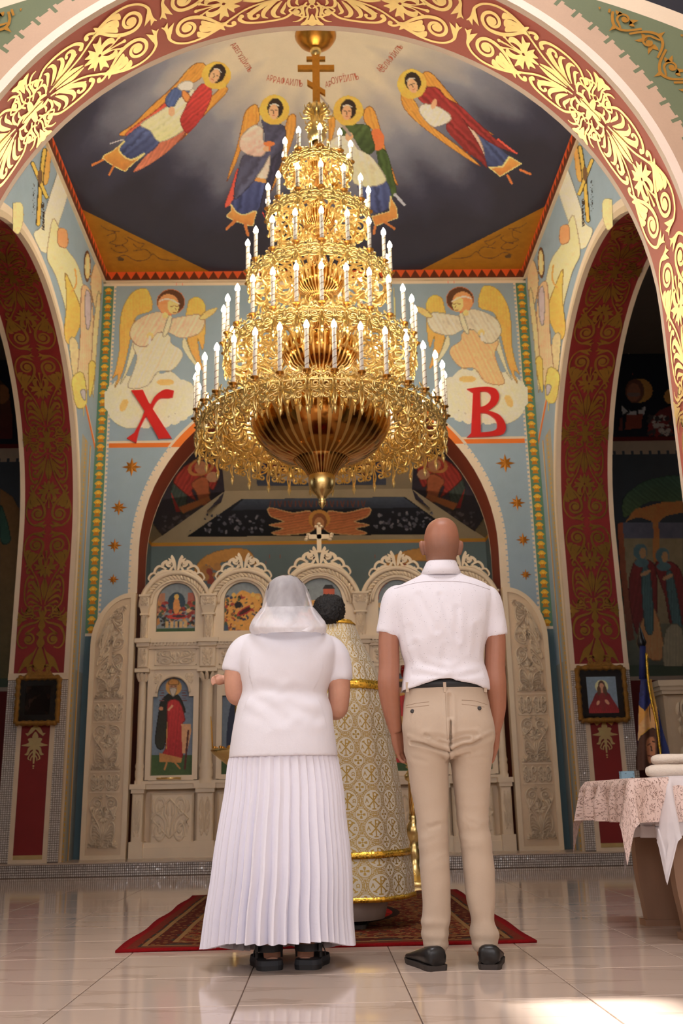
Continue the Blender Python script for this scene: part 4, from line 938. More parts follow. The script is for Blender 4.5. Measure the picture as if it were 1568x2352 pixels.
# rose, cross, crown
z0 = chz
cpart(MB().lathe([(.02, z0), (.19, z0-.005), (.20, z0-.03), (.17, z0-.08), (.11, z0-.13), (.05, z0-.16), (.03, z0-.17)], 28, C0), 'ceiling_rose', 'brassdull')
zb = zt(118); cpart(MB().lathe([(.0, zb+.06), (.04, zb+.045), (.055, zb), (.04, zb-.045), (.0, zb-.06)], 18, C0), 'ball')
mb = MB(); zc0, zc1 = zt(236), zt(128); t = .02
mb.box(XCH-.035, XCH+.035, YCH-t, YCH+t, zc0, zc1)
for py, hw, h in ((136, .09, .04), (157, .175, .055)): mb.box(XCH-hw, XCH+hw, YCH-t*.8, YCH+t*.8, zt(py)-h/2, zt(py)+h/2)
zs = zt(206); V = [(XCH-.085, zs+.05), (XCH+.085, zs-.07), (XCH+.085, zs-.015), (XCH-.085, zs+.105)]
mb.add([(x, YCH-t*.8, z) for x, z in V]+[(x, YCH+t*.8, z) for x, z in V], [(0, 1, 2, 3), (7, 6, 5, 4), (0, 4, 5, 1), (1, 5, 6, 2), (2, 6, 7, 3), (3, 7, 4, 0)])
cpart(mb, 'cross', 'brassdull', False)
zk = zt(252); cpart(MB().lathe([(.0, zk+.09), (.05, zk+.06), (.075, zk), (.06, zk-.05), (.045, zk-.08), (.05, zk-.13), (.09, zk-.30), (.05, zk-.36)], 20, C0), 'crown_ball')
def scrolls(paths, rad=.006, n=5):
    mb = MB()
    for P, w in paths:
        Q = catmull(P, 4); mb.tube([(p[0], 0, p[1]) for p in Q], np.interp(np.linspace(0, 1, len(Q)), np.linspace(0, 1, len(w)), w), n)
    return mb
def spi(cx, cz, r0, r1, a1, turns, sgn=1, m=9):
    m = max(6, int(m*turns)); return [(cx+(r0+(r1-r0)*i/m)*math.cos(math.radians(a1+sgn*(1-i/m)*turns*360)), cz+(r0+(r1-r0)*i/m)*math.sin(math.radians(a1+sgn*(1-i/m)*turns*360))) for i in range(m+1)]
crown = scrolls([(spi(.10, .04, .012, .04, 90, 1.1)+[(.06, .02), (.05, -.08), (.055, -.2)], [.008, .010, .012, .010]), (spi(.09, -.15, .01, .035, 270, 1.0, -1)+[(.05, -.10)], [.008, .010, .008]), ([(.05, -.02), (.13, -.03), (.16, .03)], [.01, .008, .003])])
cm = None
for k in range(8):
    a = 2*PI*k/8
    V = np.concatenate(crown.V); R = np.column_stack([V[:, 0]*math.cos(a)-V[:, 1]*math.sin(a), V[:, 0]*math.sin(a)+V[:, 1]*math.cos(a), V[:, 2]])
    if cm is None: o = obj('crown_scroll', V, crown.F, MAT['brass'], ch, True); cm = o.data
    else: o = bpy.data.objects.new('crown_scroll', cm); COL.objects.link(o); o.parent = ch
    o.rotation_euler = (0, 0, a); o.location = (0, 0, zk-.06-chz)
# central stem
cpart(MB().lathe([(.03, zt(236)), (.03, zt(1000))], 12, C0), 'stem', 'brassdull')
# tiers: ring centre row, ring radius px, candle count, candle height, bowl profile
candle_mesh = {}
def get_mesh(key, fn):
    if key not in candle_mesh: candle_mesh[key] = fn()
    return candle_mesh[key]
def mesh_of(mb, name, mat, smooth=True):
    me = bpy.data.meshes.new(name); me.from_pydata(np.concatenate(mb.V).tolist(), [], mb.F); me.materials.append(MAT[mat])
    if smooth: me.polygons.foreach_set('use_smooth', np.ones(len(me.polygons), dtype=bool))
    return me
def link(name, me, parent, loc=(0, 0, 0), rz=0, sc=None):
    o = bpy.data.objects.new(name, me); COL.objects.link(o); o.parent = parent; o.location = loc; o.rotation_euler = (0, 0, rz)
    if sc: o.scale = (sc, sc, sc)
    return o
bulb_me = mesh_of(MB().lathe([(.001, 0), (.015, .004), (.021, .02), (.019, .038), (.010, .058), (.001, .074)], 10), 'flame_bulb', 'bulb')
cup_me = mesh_of(MB().lathe([(.005, -.03), (.014, -.022), (.010, -.012), (.034, -.002), (.036, .004), (.016, .004)], 12), 'drip_cup', 'brassdull')
TIERS = [(977, 287, 32, .40), (808, 221, 26, .345), (647, 165, 18, .30), (505, 118, 14, .245), (391, 79, 10, .215)]
def leafy(w, h, seed):
    """openwork panel: scrolls and leaves in the x-z plane, hanging from z = 0"""
    r = random.Random(seed); mb = MB(); u = w/2
    def sc(P, W): 
        Q = catmull(P, 4); mb.tube([(p[0], -.012*math.sin(p[1]*30), p[1]) for p in Q], np.interp(np.linspace(0, 1, len(Q)), np.linspace(0, 1, len(W)), W), 5, flat=.8)
    k = h/.26
    for s in (-1, 1):
        f = lambda P: [(s*p[0], p[1]*k) for p in P]
        sc(f([(a, b) for a, b in spi(u*.5, -.06, .006, u*.34, 180, 1.4)]+[(.004, -.10), (.012, -.17), (0.0, -.26)]), [.008, .010, .011, .007])
        sc(f(spi(u*.52, -.165, .006, u*.30, 90, 1.2, -1)+[(u*.2, -.10), (.01, -.02)]), [.008, .010, .008])
        sc(f([(u*.1, .0), (u*.45, .035), (u*.75, .012), (u*.95, .045)]), [.009, .012, .010, .004])
        sc(f([(u*.35, .01), (u*.30, .06), (u*.55, .085), (u*.5, .055)]), [.009, .010, .008, .004])
        sc(f([(u*.9, .0), (u*.95, -.07), (u*.7, -.11), (u*.86, -.15), (u*.8, -.2)]), [.008, .010, .009, .008, .003])
    sc([(0, .01), (0, .07), (0, .12)], [.012, .016, .003]); sc([(0, -.24*k), (0, -.30*k)], [.014, .004])
    mb.lathe([(.001, -.33*k), (.012, -.30*k), (.018, -.275*k), (.010, -.25*k), (.001, -.245*k)], 8)
    return mb
for ti, (py, rp, N, hc) in enumerate(TIERS):
    zr = zt(py); R = pxr(rp, zr); zl = zr-chz
    # ring and its bead course
    mb = MB(); m = 64
    Q = [(R*math.cos(2*PI*i/m)*.96, R*math.sin(2*PI*i/m)*.96, zl-.02) for i in range(m+1)]; mb.tube(Q, .014, 8, cap=False)
    Rb = R*(.62 if ti == 0 else .5)
    obj('tier_ring', np.concatenate(mb.V), mb.F, MAT['brass'], ch, True)
    # radial scroll brackets
    ri = R*(.57 if ti == 0 else .30); L = R-ri
    def br():
        return scrolls([([(ri, .02), (ri+L*.3, .06), (ri+L*.55, -.02), (ri+L*.8, -.05), (R-.01, -.02)], [.010, .012, .012, .012, .010]),
                        (spi(ri+L*.30, -.04, .008, L*.17+.01, 90, 1.3)+[(ri+L*.55, .03), (ri+L*.8, .05)], [.008, .010, .012, .005]),
                        (spi(ri+L*.72, -.12, .008, L*.15+.01, 90, 1.3, -1)+[(ri+L*.5, -.06), (ri+L*.3, -.14)], [.008, .011, .011, .005]),
                        ([(ri+L*.5, -.08), (ri+L*.62, -.17), (ri+L*.55, -.24)], [.010, .011, .003]),
                        ([(ri+L*.15, .03), (ri+L*.22, .11), (ri+L*.36, .10), (ri+L*.34, .06)], [.008, .010, .009, .004]),
                        ([(ri+L*.55, .02), (ri+L*.62, .09), (ri+L*.78, .08), (ri+L*.74, .05)], [.008, .010, .009, .004])])
    bme = mesh_of(br(), 'scroll_bracket', 'brass')
    pw = 2*PI*R/N; pme = mesh_of(leafy(pw*1.12, (.24, .17, .12, .10, .08)[ti], ti), 'lace_panel', 'brass')
    pw2 = 2*PI*R*.78/N; pme2 = mesh_of(leafy(pw2*1.15, (.20, .12, .09, .08, .07)[ti], ti+9), 'inner_lace_panel', 'brass')
    cme = mesh_of(MB().lathe([(.0165, 0), (.0165, hc-.05), (.016, hc-.048), (.001, hc-.047)], 12), 'candle', 'candle')
    for k in range(N):
        a = 2*PI*(k+.5)/N+.02*ti
        ca, sa = math.cos(a), math.sin(a)
        link('scroll_bracket', bme, ch, (0, 0, zl), a)
        link('lace_panel', pme, ch, (R*.985*ca, R*.985*sa, zl-.01), a+PI/2)
        a2 = a+PI/N
        link('inner_lace_panel', pme2, ch, (R*.78*math.cos(a2), R*.78*math.sin(a2), zl+.05), a2+PI/2)
        c = link('candle', cme, ch, (R*ca, R*sa, zl+.03), a)
        link('flame_bulb', bulb_me, c, (0, 0, hc-.05)); link('drip_cup', cup_me, c)
# ribbed bowls
def m_bowl(nt):
    x, y, z = nt.xyz(); s = (x.atan2(y)/(2*PI)*40).fract(); rib = s < .34
    c = nt.mix(rib, S(178, 118, 52), S(240, 200, 124))
    return dict(color=nt.scale(c, nt.noise(12, 3)*.3+.85), rough=rib*.22+.13, metal=1.0, height=rib*(nt.noise(160, 2)*.6+.4), bstr=.6, bdist=.006)
MAT['bowl'] = M('ribbed_gold_bowl', m_bowl)
def beads(r, z, n, rad):
    mb = MB()
    for i in range(n):
        a = 2*PI*i/n; c = (r*math.cos(a), r*math.sin(a), z)
        mb.lathe([(.0005, -rad), (rad*.8, -rad*.55), (rad, 0), (rad*.8, rad*.55), (.0005, rad)], 6, c)
    return mb
def bowl(name, prof, n=48, bd=()):
    mb = MB().lathe([(r, z-chz) for r, z in prof], n); o = obj(name, np.concatenate(mb.V), mb.F, MAT['bowl'], ch, True)
    for r, z, k, rad in bd:
        b = beads(r, z-chz, k, rad); tag(obj('bead_course', np.concatenate(b.V), b.F, MAT['brass'], o, True), kind='stuff')
zr = zt(940)
bowl('main_bowl', [(.585, zr+.02), (.60, zr), (.602, zr-.08), (.585, zr-.18), (.545, zr-.27), (.48, zr-.35), (.38, zr-.42), (.24, zr-.465)], 80, [(.605, zr+.01, 90, .016)])
zq = zt(1062)
bowl('lower_cup', [(.24, zq+.05), (.245, zq+.03), (.20, zq-.01), (.15, zq-.07), (.12, zq-.12), (.07, zq-.14)], 40, [(.24, zq+.04, 40, .014)])
zf = zt(1108)
cpart(MB().lathe([(.05, zf+.16), (.04, zf+.14), (.095, zf+.10), (.115, zf+.04), (.112, zf-.03), (.085, zf-.09), (.045, zf-.12), (.04, zf-.135), (.028, zf-.15), (.034, zf-.17), (.03, zf-.19), (.0, zf-.235)], 28, C0), 'finial')
for py, r, dz in ((808, .335, .0), (647, .225, 0), (505, .16, 0), (391, .11, 0)):
    z = zt(py)+.02
    bowl('tier_bowl', [(r, z+.03), (r*1.02, z), (r*.96, z-.08*r/.3), (r*.78, z-.17*r/.3), (r*.50, z-.22*r/.3), (r*.52, z-.25*r/.3), (r*.40, z-.30*r/.3), (r*.16, z-.36*r/.3), (r*.12, z-.5*r/.3)], 48, [(r*1.02, z+.015, 44, .011), (r*.53, z-.235*r/.3, 26, .010)])
    bowl('tier_gallery', [(r*.5, z+.05), (r*.62, z+.08), (r*.6, z+.11), (r*.4, z+.16), (r*.25, z+.26), (r*.3, z+.30), (r*.2, z+.34), (.03, z+.42)], 40, [(r*.62, z+.095, 30, .010)])

# ------------------------------------------------------------------ carved screen
class Relief(Flat):
    """like Flat, but every stroke and leaf swells to a ridge; arr() gives (x, y, height)"""
    def __init__(s, h): super().__init__(); s.h = h; s.Z = []
    def poly(s, P, smooth=0):
        P = catmull(P, max(1, smooth-1), True) if smooth else np.asarray(P, float); b = len(s.V); n = len(P); c = P.mean(0)
        s.V += [tuple(p) for p in P]+[tuple(c+(p-c)*.45) for p in P]+[tuple(c)]; s.Z += [0]*n+[s.h*.9]*n+[s.h*.75]
        for i in range(n): j = (i+1) % n; s.F += [(b+i, b+j, b+n+j, b+n+i), (b+n+i, b+n+j, b+2*n)]
        return s
    def stroke(s, P, Wd, n=6):
        L, R = stroke(P, Wd, max(2, n-3)); b = len(s.V); m = len(L)
        s.V += [tuple(p) for p in L]+[tuple(p) for p in (L+R)/2]+[tuple(p) for p in R]; s.Z += [0]*m+[s.h]*m+[0]*m
        for i in range(m-1): s.F += [(b+i, b+i+1, b+m+i+1, b+m+i), (b+m+i, b+m+i+1, b+2*m+i+1, b+2*m+i)]
        return s
    def mirrored(s, ax=0):
        o = Relief(s.h); V = np.array(s.V); f = V.copy(); f[:, ax] *= -1; b = len(V)
        o.V = [tuple(p) for p in V]+[tuple(p) for p in f]; o.Z = s.Z+s.Z; o.F = list(s.F)+[tuple(b+i for i in t[::-1]) for t in s.F]; return o
    def arr(s): return np.column_stack([np.array(s.V), np.array(s.Z)])
def rhalf(h):
    """acanthus scroll panel, 0..1 wide each side, 0..1 along, mirrored"""
    f = Relief(h)
    f.spiral((.50, .24), .06, .30, 180, 1.3, .10, .12, [(.22, .40), (.34, .52), (.60, .62)], [.12, .11, .06], 1)
    f.spiral((.52, .76), .06, .28, 180, 1.3, .10, .12, [(.26, .60), (.12, .48), (.06, .30)], [.12, .11, .06], -1)
    f.poly([(.02, .02), (.16, .08), (.20, .20), (.08, .30), (0, .20)], 3); f.poly([(.85, .10), (.95, .30), (.78, .42), (.92, .52), (.74, .60), (.80, .46), (.68, .34)], 2)
    f.poly([(.04, .55), (.22, .60), (.18, .78), (.05, .95)], 3); f.poly([(.80, .62), (.96, .70), (.90, .92), (.74, .97), (.82, .80)], 3); f.poly([(.30, .04), (.60, .02), (.85, .06), (.60, .10)], 2); f.poly([(.30, .96), (.55, .98), (.70, 1.0), (.5, .92)], 2)
    return f.mirrored(0)
RH = rhalf(1.0)
RB = half_unit(Relief(1.0)).mirrored(0)     # the arabesque again, as bold carving
MAT['ivory'] = M('ivory_carved_stone', lambda nt: dict(color=nt.scale(S(242, 224, 198), nt.noise(5, 5)*.16+.92), rough=.48, height=nt.noise(60, 4), bstr=.12, bdist=.004))
MAT['ivory2'] = M('ivory_stone_darker', lambda nt: dict(color=nt.scale(S(228, 206, 178), nt.noise(8, 5)*.2+.9), rough=.5))  # slightly darker ivory for backing boards, doors, slabs and the post shaft
YI = 10.66     # front face of the screen
def rel_panel(name, x0, x1, z0, z1, y, parent, h=.018, n=1, mat='ivory', ids=True):
    """carved relief between x0..x1, z0..z1 standing proud of plane y; n repeats up the panel"""
    A = RH.arr(); mb = MB(); cx = (x0+x1)/2; hw = (x1-x0)/2
    for k in range(n):
        a = z0+(z1-z0)*k/n; L = (z1-z0)/n; v = A[:, 1] if k % 2 == 0 else 1-A[:, 1]
        mb.add(np.column_stack([cx+A[:, 0]*hw, y-A[:, 2]*h*1.7, a+v*L]), RH.F)
    return mb.build(name, MAT[mat], parent, True)
def arch_ring(mb, c, z, r0, r1, y0, y1, n=24, a0=0, a1=PI):
    R = []
    for i in range(n+1):
        a = a0+(a1-a0)*i/n; ca, sa = math.cos(a), math.sin(a); R.append([(c+r0*ca, y1, z+r0*sa), (c+r0*ca, y0, z+r0*sa), (c+(r0+r1)/2*ca, y0-.008, z+(r0+r1)/2*sa), (c+r1*ca, y0, z+r1*sa), (c+r1*ca, y1, z+r1*sa)])
    mb.loft(R, closed=True)
def rope(mb, c, z, r, y, rad, n=46, twists=26):
    m = n*5
    for k in range(2):
        P = []
        for i in range(m+1):
            t = i/m; ph = 2*PI*(k/2+t*twists/2); P.append((c+(r+rad*.55*math.cos(ph))*math.cos(PI*t), y+rad*.55*math.sin(ph), z+(r+rad*.55*math.cos(ph))*math.sin(PI*t)))
        mb.tube(P, rad*.62, 5)
def crest(h=.03):
    """open fretwork crown over an arch, 1 unit = 1 m, foot at y = 0"""
    f = Flat()
    f.spiral((.075, .085), .010, .036, 200, 1.0, .016, .024, [(.05, .03), (.07, .0)], [.024, .02], 1); f.poly([(.004, .0), (.012, .10), (.03, .155), (.05, .18), (.062, .15), (.05, .13), (.085, .145), (.07, .11), (.045, .09), (.03, .03)], 2)
    f.poly([(.09, .125), (.13, .11), (.155, .075), (.13, .05), (.12, .08), (.10, .09)], 2)
    f.stroke([(.10, .02), (.16, .055), (.20, .03), (.215, -.02), (.19, -.03), (.175, -.005)], [.02, .026, .024, .02, .016, .012]); f.stroke([(.06, -.01), (.13, .0), (.19, -.05), (.24, -.10), (.25, -.14)], [.026, .03, .026, .022, .008]); f.stroke([(.20, -.02), (.245, -.03), (.27, -.08), (.255, -.11)], [.016, .018, .016, .008])
    return f.mirrored(0)
CR = crest()
def extrude(mb, F, cx, cz, y, t, sx=1, sz=1):
    A = F.arr(); a = np.column_stack([cx+A[:, 0]*sx, y-A[:, 2]*3, cz+A[:, 1]*sz]); b = a.copy(); b[:, 1] = y+t; n = len(a)
    E_ = {}
    for f in F.F:
        for i in range(len(f)): e = (f[i], f[(i+1) % len(f)]); E_[tuple(sorted(e))] = E_.get(tuple(sorted(e)), 0)+1
    fs = list(F.F)+[tuple(n+i for i in f[::-1]) for f in F.F]+[(u, v, n+v, n+u) for (u, v), c in E_.items() if c == 1]
    mb.add(np.concatenate([a, b]), fs)

ic = empty('iconostasis', (0, YI, STEPZ), 0, 'ivory carved altar screen with arched icons under the sanctuary arch', 'altar screen')
def ipart(mb, name, mat='ivory', smooth=False, parent=None, **k):
    V = np.concatenate(mb.V)-np.array([0, YI, STEPZ]); 
    if len(set(mb.I)) > 1: k['midx'] = mb.I
    return obj(name, V, mb.F, MAT[mat], parent or ic, smooth, **k)
def shift(o):       # a part made in world coordinates
    o.location = (0, -YI, -STEPZ); return o
BAYS = [(-1.56, .30, .375), (-.83, .30, .39), (.0, .345, .43), (.845, .30, .39), (1.56, .30, .375)]
COLS = [-1.885, -1.20, -.425, .435, 1.215, 1.885]
Z1, Z2, Z3 = 2.05, 2.40, 2.70       # top of lower tier, sill of upper icons, spring of upper arches
ipart(MB().box(-1.925, 1.925, YI+.10, YI+.16, STEPZ, 2.42), 'back_board', 'ivory2')
for x in COLS: ipart(MB().box(max(x-.15, -1.925), min(x+.15, 1.925), YI+.08, YI+.13, 2.40, 2.80), 'spandrel_board', 'ivory2')
ipart(MB().box(-1.925, 1.925, YI-.06, YI+.10, STEPZ, STEPZ+.10).box(-1.925, 1.925, YI-.03, YI+.10, STEPZ+.10, STEPZ+.15), 'plinth')
mb = MB().box(-1.925, 1.925, YI-.03, YI+.10, .80, .85).box(-1.925, 1.925, YI-.05, YI+.10, .85, .88); ipart(mb, 'dado_rail')
# entablature over the lower tier
mb = MB().box(-1.925, 1.925, YI-.01, YI+.10, 2.04, 2.27).box(-1.925, 1.925, YI-.03, YI+.10, 2.02, 2.05).box(-1.925, 1.925, YI-.04, YI+.10, 2.24, 2.27).box(-1.925, 1.925, YI-.08, YI+.10, 2.30, 2.34).box(-1.925, 1.925, YI-.05, YI+.10, 2.27, 2.30)
ipart(mb, 'entablature')
mb = MB()
for k in range(107): x = -1.91+k*.0357; mb.box(x, x+.02, YI-.07, YI-.04, 2.272, 2.30)
tag(ipart(mb, 'dentil_course'), kind='stuff')
for bi, (cx, ri, ro) in enumerate(BAYS):
    x0, x1 = COLS[bi], COLS[bi+1]; iw = ri*.70; w0, w1 = x0+.10, x1-.10
    # frieze carving
    shift(rel_panel('frieze_carving', w0+.03, w1-.03, 2.08, 2.22, YI-.012, ic, .02))
    mb = MB(); a, c = w0+.02, w1-.02
    for q in ((a, c, 2.065, 2.075), (a, c, 2.225, 2.235), (a, a+.01, 2.065, 2.235), (c-.01, c, 2.065, 2.235)): mb.box(q[0], q[1], YI-.022, YI, q[2], q[3])
    ipart(mb, 'frieze_border')
    # lower tier: dado panel with a diamond, icon frame with carved spandrels
    mb = MB().bevbox(w0+.02, w1-.02, YI+.005, YI+.10, .26, .76, .02); ipart(mb, 'dado_panel')
    pz0, pz1 = .31, .71
    sm = rel_panel('dado_carving', cx-.21, cx+.21, pz0, pz1, YI+.005, ic, .02); shift(sm)
    d = .19; mb = MB()
    for s in (-1, 1):
        for q in (-1, 1):
            P = [(cx+s*d, YI-.012, .51), (cx, YI-.012, .51+q*d)]; mb.tube(P, .010, 4)
    ipart(mb, 'diamond_moulding')
    hw = .235; mb = MB()
    mb.box(cx-hw-.035, cx-hw+.02, YI-.01, YI+.10, .89, 2.03).box(cx+hw-.02, cx+hw+.035, YI-.01, YI+.10, .89, 2.03).box(cx-hw, cx+hw, YI-.014, YI+.10, .885, .935).box(cx-hw, cx+hw, YI+.0, YI+.10, 1.98, 2.03)
    ipart(mb, 'icon_frame'); ipart(MB().box(cx-.25, cx+.25, YI+.056, YI+.10, .90, 2.0), 'icon_backing', 'ivory2')
    # spandrel plate with arch cut-out
    mb = MB(); n = 16; r = .165; zc = 1.78; V = []; F = []
    pts = [(cx-r, zc-.04)]+[(cx-r*math.cos(PI*i/n), zc+r*math.sin(PI*i/n)) for i in range(n+1)]+[(cx+r, zc-.04)]
    for (px_, pz_) in pts: V += [(px_, YI-.005, pz_), (px_, YI-.005, 2.0), (px_, YI+.03, pz_)]
    for i in range(len(pts)-1): F += [(3*i, 3*i+3, 3*i+4, 3*i+1), (3*i, 3*i+2, 3*i+5, 3*i+3)]
    mb.add(V, F); mb.box(cx-hw, cx-r, YI-.005, YI+.03, zc-.04, 2.0).box(cx+r, cx+hw, YI-.005, YI+.03, zc-.04, 2.0); ipart(mb, 'spandrel')
    mb = MB(); arch_ring(mb, cx, zc, r-.005, r+.02, YI-.02, YI); ipart(mb, 'arch_moulding', smooth=True)
    A = RH.arr()
    for s in (-1, 1): ipart(MB().add(np.column_stack([cx+s*(.165+A[:, 0]*.045), YI-.005-A[:, 2]*.014, 1.88+A[:, 1]*.10]), RH.F), 'spandrel_carving', smooth=True)
    # upper tier: arched icon surround
    zs = Z3; mb = MB(); n = 24
    rin = iw; pts = [(cx-rin, 2.43)]+[(cx-rin*math.cos(PI*i/n), zs+.06+rin*math.sin(PI*i/n)) for i in range(n+1)]+[(cx+rin, 2.43)]
    out = [(cx-ro, 2.34)]+[(cx-ro*math.cos(PI*i/n), zs+ro*math.sin(PI*i/n)) for i in range(n+1)]+[(cx+ro, 2.34)]
    V = []; F = []
    for p, q in zip(pts, out): V += [(p[0], YI+.02, p[1]), (q[0], YI+.02, q[1]), (p[0], YI+.07, p[1]), (q[0], YI+.10, q[1])]
    for i in range(len(pts)-1): F += [(4*i, 4*i+4, 4*i+5, 4*i+1), (4*i, 4*i+2, 4*i+6, 4*i+4), (4*i+1, 4*i+5, 4*i+7, 4*i+3), (4*i+2, 4*i+3, 4*i+7, 4*i+6)]
    mb.add(V, F); mb.box(cx-ro, cx+ro, YI+.014, YI+.10, 2.34, 2.432); ipart(mb, 'arch_surround')
    mb = MB(); arch_ring(mb, cx, zs, ro-.022, ro+.025, YI-.03, YI+.08); arch_ring(mb, cx, zs+.03, rin+.045, rin+.07, YI-.005, YI+.03); arch_ring(mb, cx, zs+.01, ro-.105, ro-.085, YI-.01, YI+.03); ipart(mb, 'arch_moulding', smooth=True)
    mb = MB(); rope(mb, cx, zs, ro-.052, YI, .026); ipart(mb, 'rope_moulding', smooth=True)
    mb = MB(); k = 1.0 if bi != 2 else 1.12; extrude(mb, CR, cx, zs+ro+.02, YI-.005, .035, k*1.12, k); ipart(mb, 'crest')
    if bi == 2:
        mb = MB(); zt_ = zs+ro+.20; t = .02
        mb.box(cx-.025, cx+.025, YI-.01, YI+.03, zt_-.05, zt_+.24).box(cx-.11, cx+.11, YI-.01, YI+.03, zt_+.105, zt_+.155)
        for a, b in ((-.11, .13), (.11, .13), (0, .25)):
            for da, db in ((-.028, 0), (.028, 0), (0, .03)):
                mb.lathe([(.001, -.02), (.02, -.012), (.024, 0), (.02, .012), (.001, .02)], 10, (cx+a+da*(1 if a == 0 else .4)+(.02 if a > 0 else -.02 if a < 0 else 0), YI+.01, zt_+b+(db if a == 0 else da)))
        ipart(mb, 'cross')
for x in COLS:
    # pier pedestal, column, capitals, upper pilaster
    e = abs(x) > 1.8; w = .085 if not e else .055; s = 0
    mb = MB().bevbox(x-w, x+w, YI-.07, YI+.10, STEPZ+.15, .76, .012).box(x-w-.015, x+w+.015, YI-.09, YI+.10, STEPZ, STEPZ+.16).box(x-w-.012, x+w+.012, YI-.085, YI+.10, .76, .80).box(x-w-.025, x+w+.025, YI-.10, YI+.10, .80, .85)
    ipart(mb, 'pedestal')
    shift(rel_panel('pedestal_carving', x-w*.7, x+w*.7, .36, .70, YI-.07, ic, .014))
    r = w*.68; cy = YI-.01
    mb = MB().lathe([(r*1.25, .85), (r*1.3, .88), (r*1.05, .90), (r*1.2, .93), (r*1.2, .98), (r*1.05, 1.0), (r*1.25, 1.03), (r*1.02, 1.06), (r, 1.09), (r, 1.80), (r*.95, 1.90), (r*1.1, 1.91)], 20, (x, cy, 0)); ipart(mb, 'column', smooth=True)
    mb = MB()
    for k in range(8):
        a = 2*PI*k/8; ca, sa = math.cos(a), math.sin(a); P = [(x+ca*r*.9, cy+sa*r*.9, 1.90), (x+ca*r*1.25, cy+sa*r*1.25, 1.95), (x+ca*r*1.6, cy+sa*r*1.6, 1.985), (x+ca*r*1.45, cy+sa*r*1.45, 1.97)]; mb.tube(P, [.012, .02, .014, .008], 5)
    mb.box(x-w-.02, x+w+.02, YI-.09, YI+.10, 1.99, 2.03); ipart(mb, 'capital')
    mb = MB().bevbox(x-w, x+w, YI-.07, YI+.10, 2.04, 2.26, .01).box(x-w-.03, x+w+.03, YI-.12, YI+.10, 2.30, 2.345).box(x-w-.012, x+w+.012, YI-.09, YI+.10, 2.26, 2.30); ipart(mb, 'entablature_block')
    shift(rel_panel('block_carving', x-w*.7, x+w*.7, 2.07, 2.24, YI-.07, ic, .014))
    wu = w*.72
    mb = MB().bevbox(x-wu*.8, x+wu*.8, YI-.05, YI+.10, 2.345, 2.62, .01).box(x-wu*1.15, x+wu*1.15, YI-.07, YI+.10, 2.60, 2.62).box(x-wu*1.3, x+wu*1.3, YI-.08, YI+.10, 2.70, 2.80).box(x-wu*1.5, x+wu*1.5, YI-.10, YI+.10, 2.80, 2.82)
    V = [(x-wu*.9, YI-.055, 2.62), (x+wu*.9, YI-.055, 2.62), (x+wu*.9, YI+.1, 2.62), (x-wu*.9, YI+.1, 2.62), (x-wu*1.3, YI-.08, 2.70), (x+wu*1.3, YI-.08, 2.70), (x+wu*1.3, YI+.1, 2.70), (x-wu*1.3, YI+.1, 2.70)]
    mb.add(V, [(0, 1, 5, 4), (1, 2, 6, 5), (3, 0, 4, 7)]); ipart(mb, 'pilaster')
    shift(rel_panel('pilaster_carving', x-wu*.65, x+wu*.65, 2.37, 2.59, YI-.05, ic, .014)); shift(rel_panel('pilaster_carving', x-wu*1.1, x+wu*1.1, 2.71, 2.79, YI-.08, ic, .012))

# icons of the screen
def icon_board(p, name, y, label, shape=None):
    o = p.build(name, planeY(y), ic); o['label'] = label; return shift(o)
YIC = YI+.05
p = Paint(330, 1536, 452, 1790, 1.25, 1.35, (0, 1500, 3.136))
p.rect(1060, 130, 1420, 900, (110, 128, 148)); p.rect(1060, 735, 1420, 900, (62, 92, 52), c2=(70, 96, 50))
p.poly([(1220, 290), (1160, 345), (1143, 430), (1118, 650), (1175, 690), (1200, 560), (1204, 420), (1240, 330), (1282, 420), (1334, 425), (1302, 330), (1262, 290)], (34, 34, 30), (50, 52, 40)); p.poly([(1210, 352), (1290, 350), (1332, 480), (1310, 520), (1312, 752), (1150, 758), (1190, 690), (1206, 500)], (196, 30, 30), (170, 22, 26), fold=(5, 7, .14)); p.poly([(1145, 718), (1310, 756), (1304, 788), (1145, 786)], (190, 130, 60), sm=0); p.poly([(1305, 512), (1372, 512), (1378, 560), (1345, 722), (1312, 722)], (214, 160, 110), sm=0); p.line([(1356, 560), (1330, 832)], 14, (90, 34, 30)); p.lines((190, 130, 60), 12, [(1200, 790), (1185, 838)], [(1262, 790), (1294, 830)]); p.ell(1160, 400, 16, 14, (196, 130, 90)); p.line([(1214, 410), (1240, 380)], 14, (206, 150, 110)); p.line([(1204, 500), (1198, 690)], 6, (206, 150, 60))
p.ell(1250, 245, 58, 58, (214, 158, 60)); p.ell(1247, 245, 30, 40, (196, 140, 100)); p.poly([(1216, 225), (1220, 195), (1250, 186), (1280, 195), (1284, 225)], (214, 150, 60)); p.poly([(1224, 255), (1270, 255), (1258, 300), (1246, 312), (1234, 300)], (196, 184, 168)); p.lines((60, 40, 30), 5, [(1230, 240), (1242, 238)], [(1254, 238), (1266, 240)])
for k in range(5): p.line([(1150+(k % 2)*12, 270+k*18), (1180, 270+k*18)], 6, (120, 70, 70), 0); p.line([(1312, 270+k*18), (1345-(k % 2)*10, 270+k*18)], 6, (120, 70, 70), 0)
icon_board(p, 'icon_painting', YIC, 'icon of a crowned bearded saint in red robe and dark cloak')
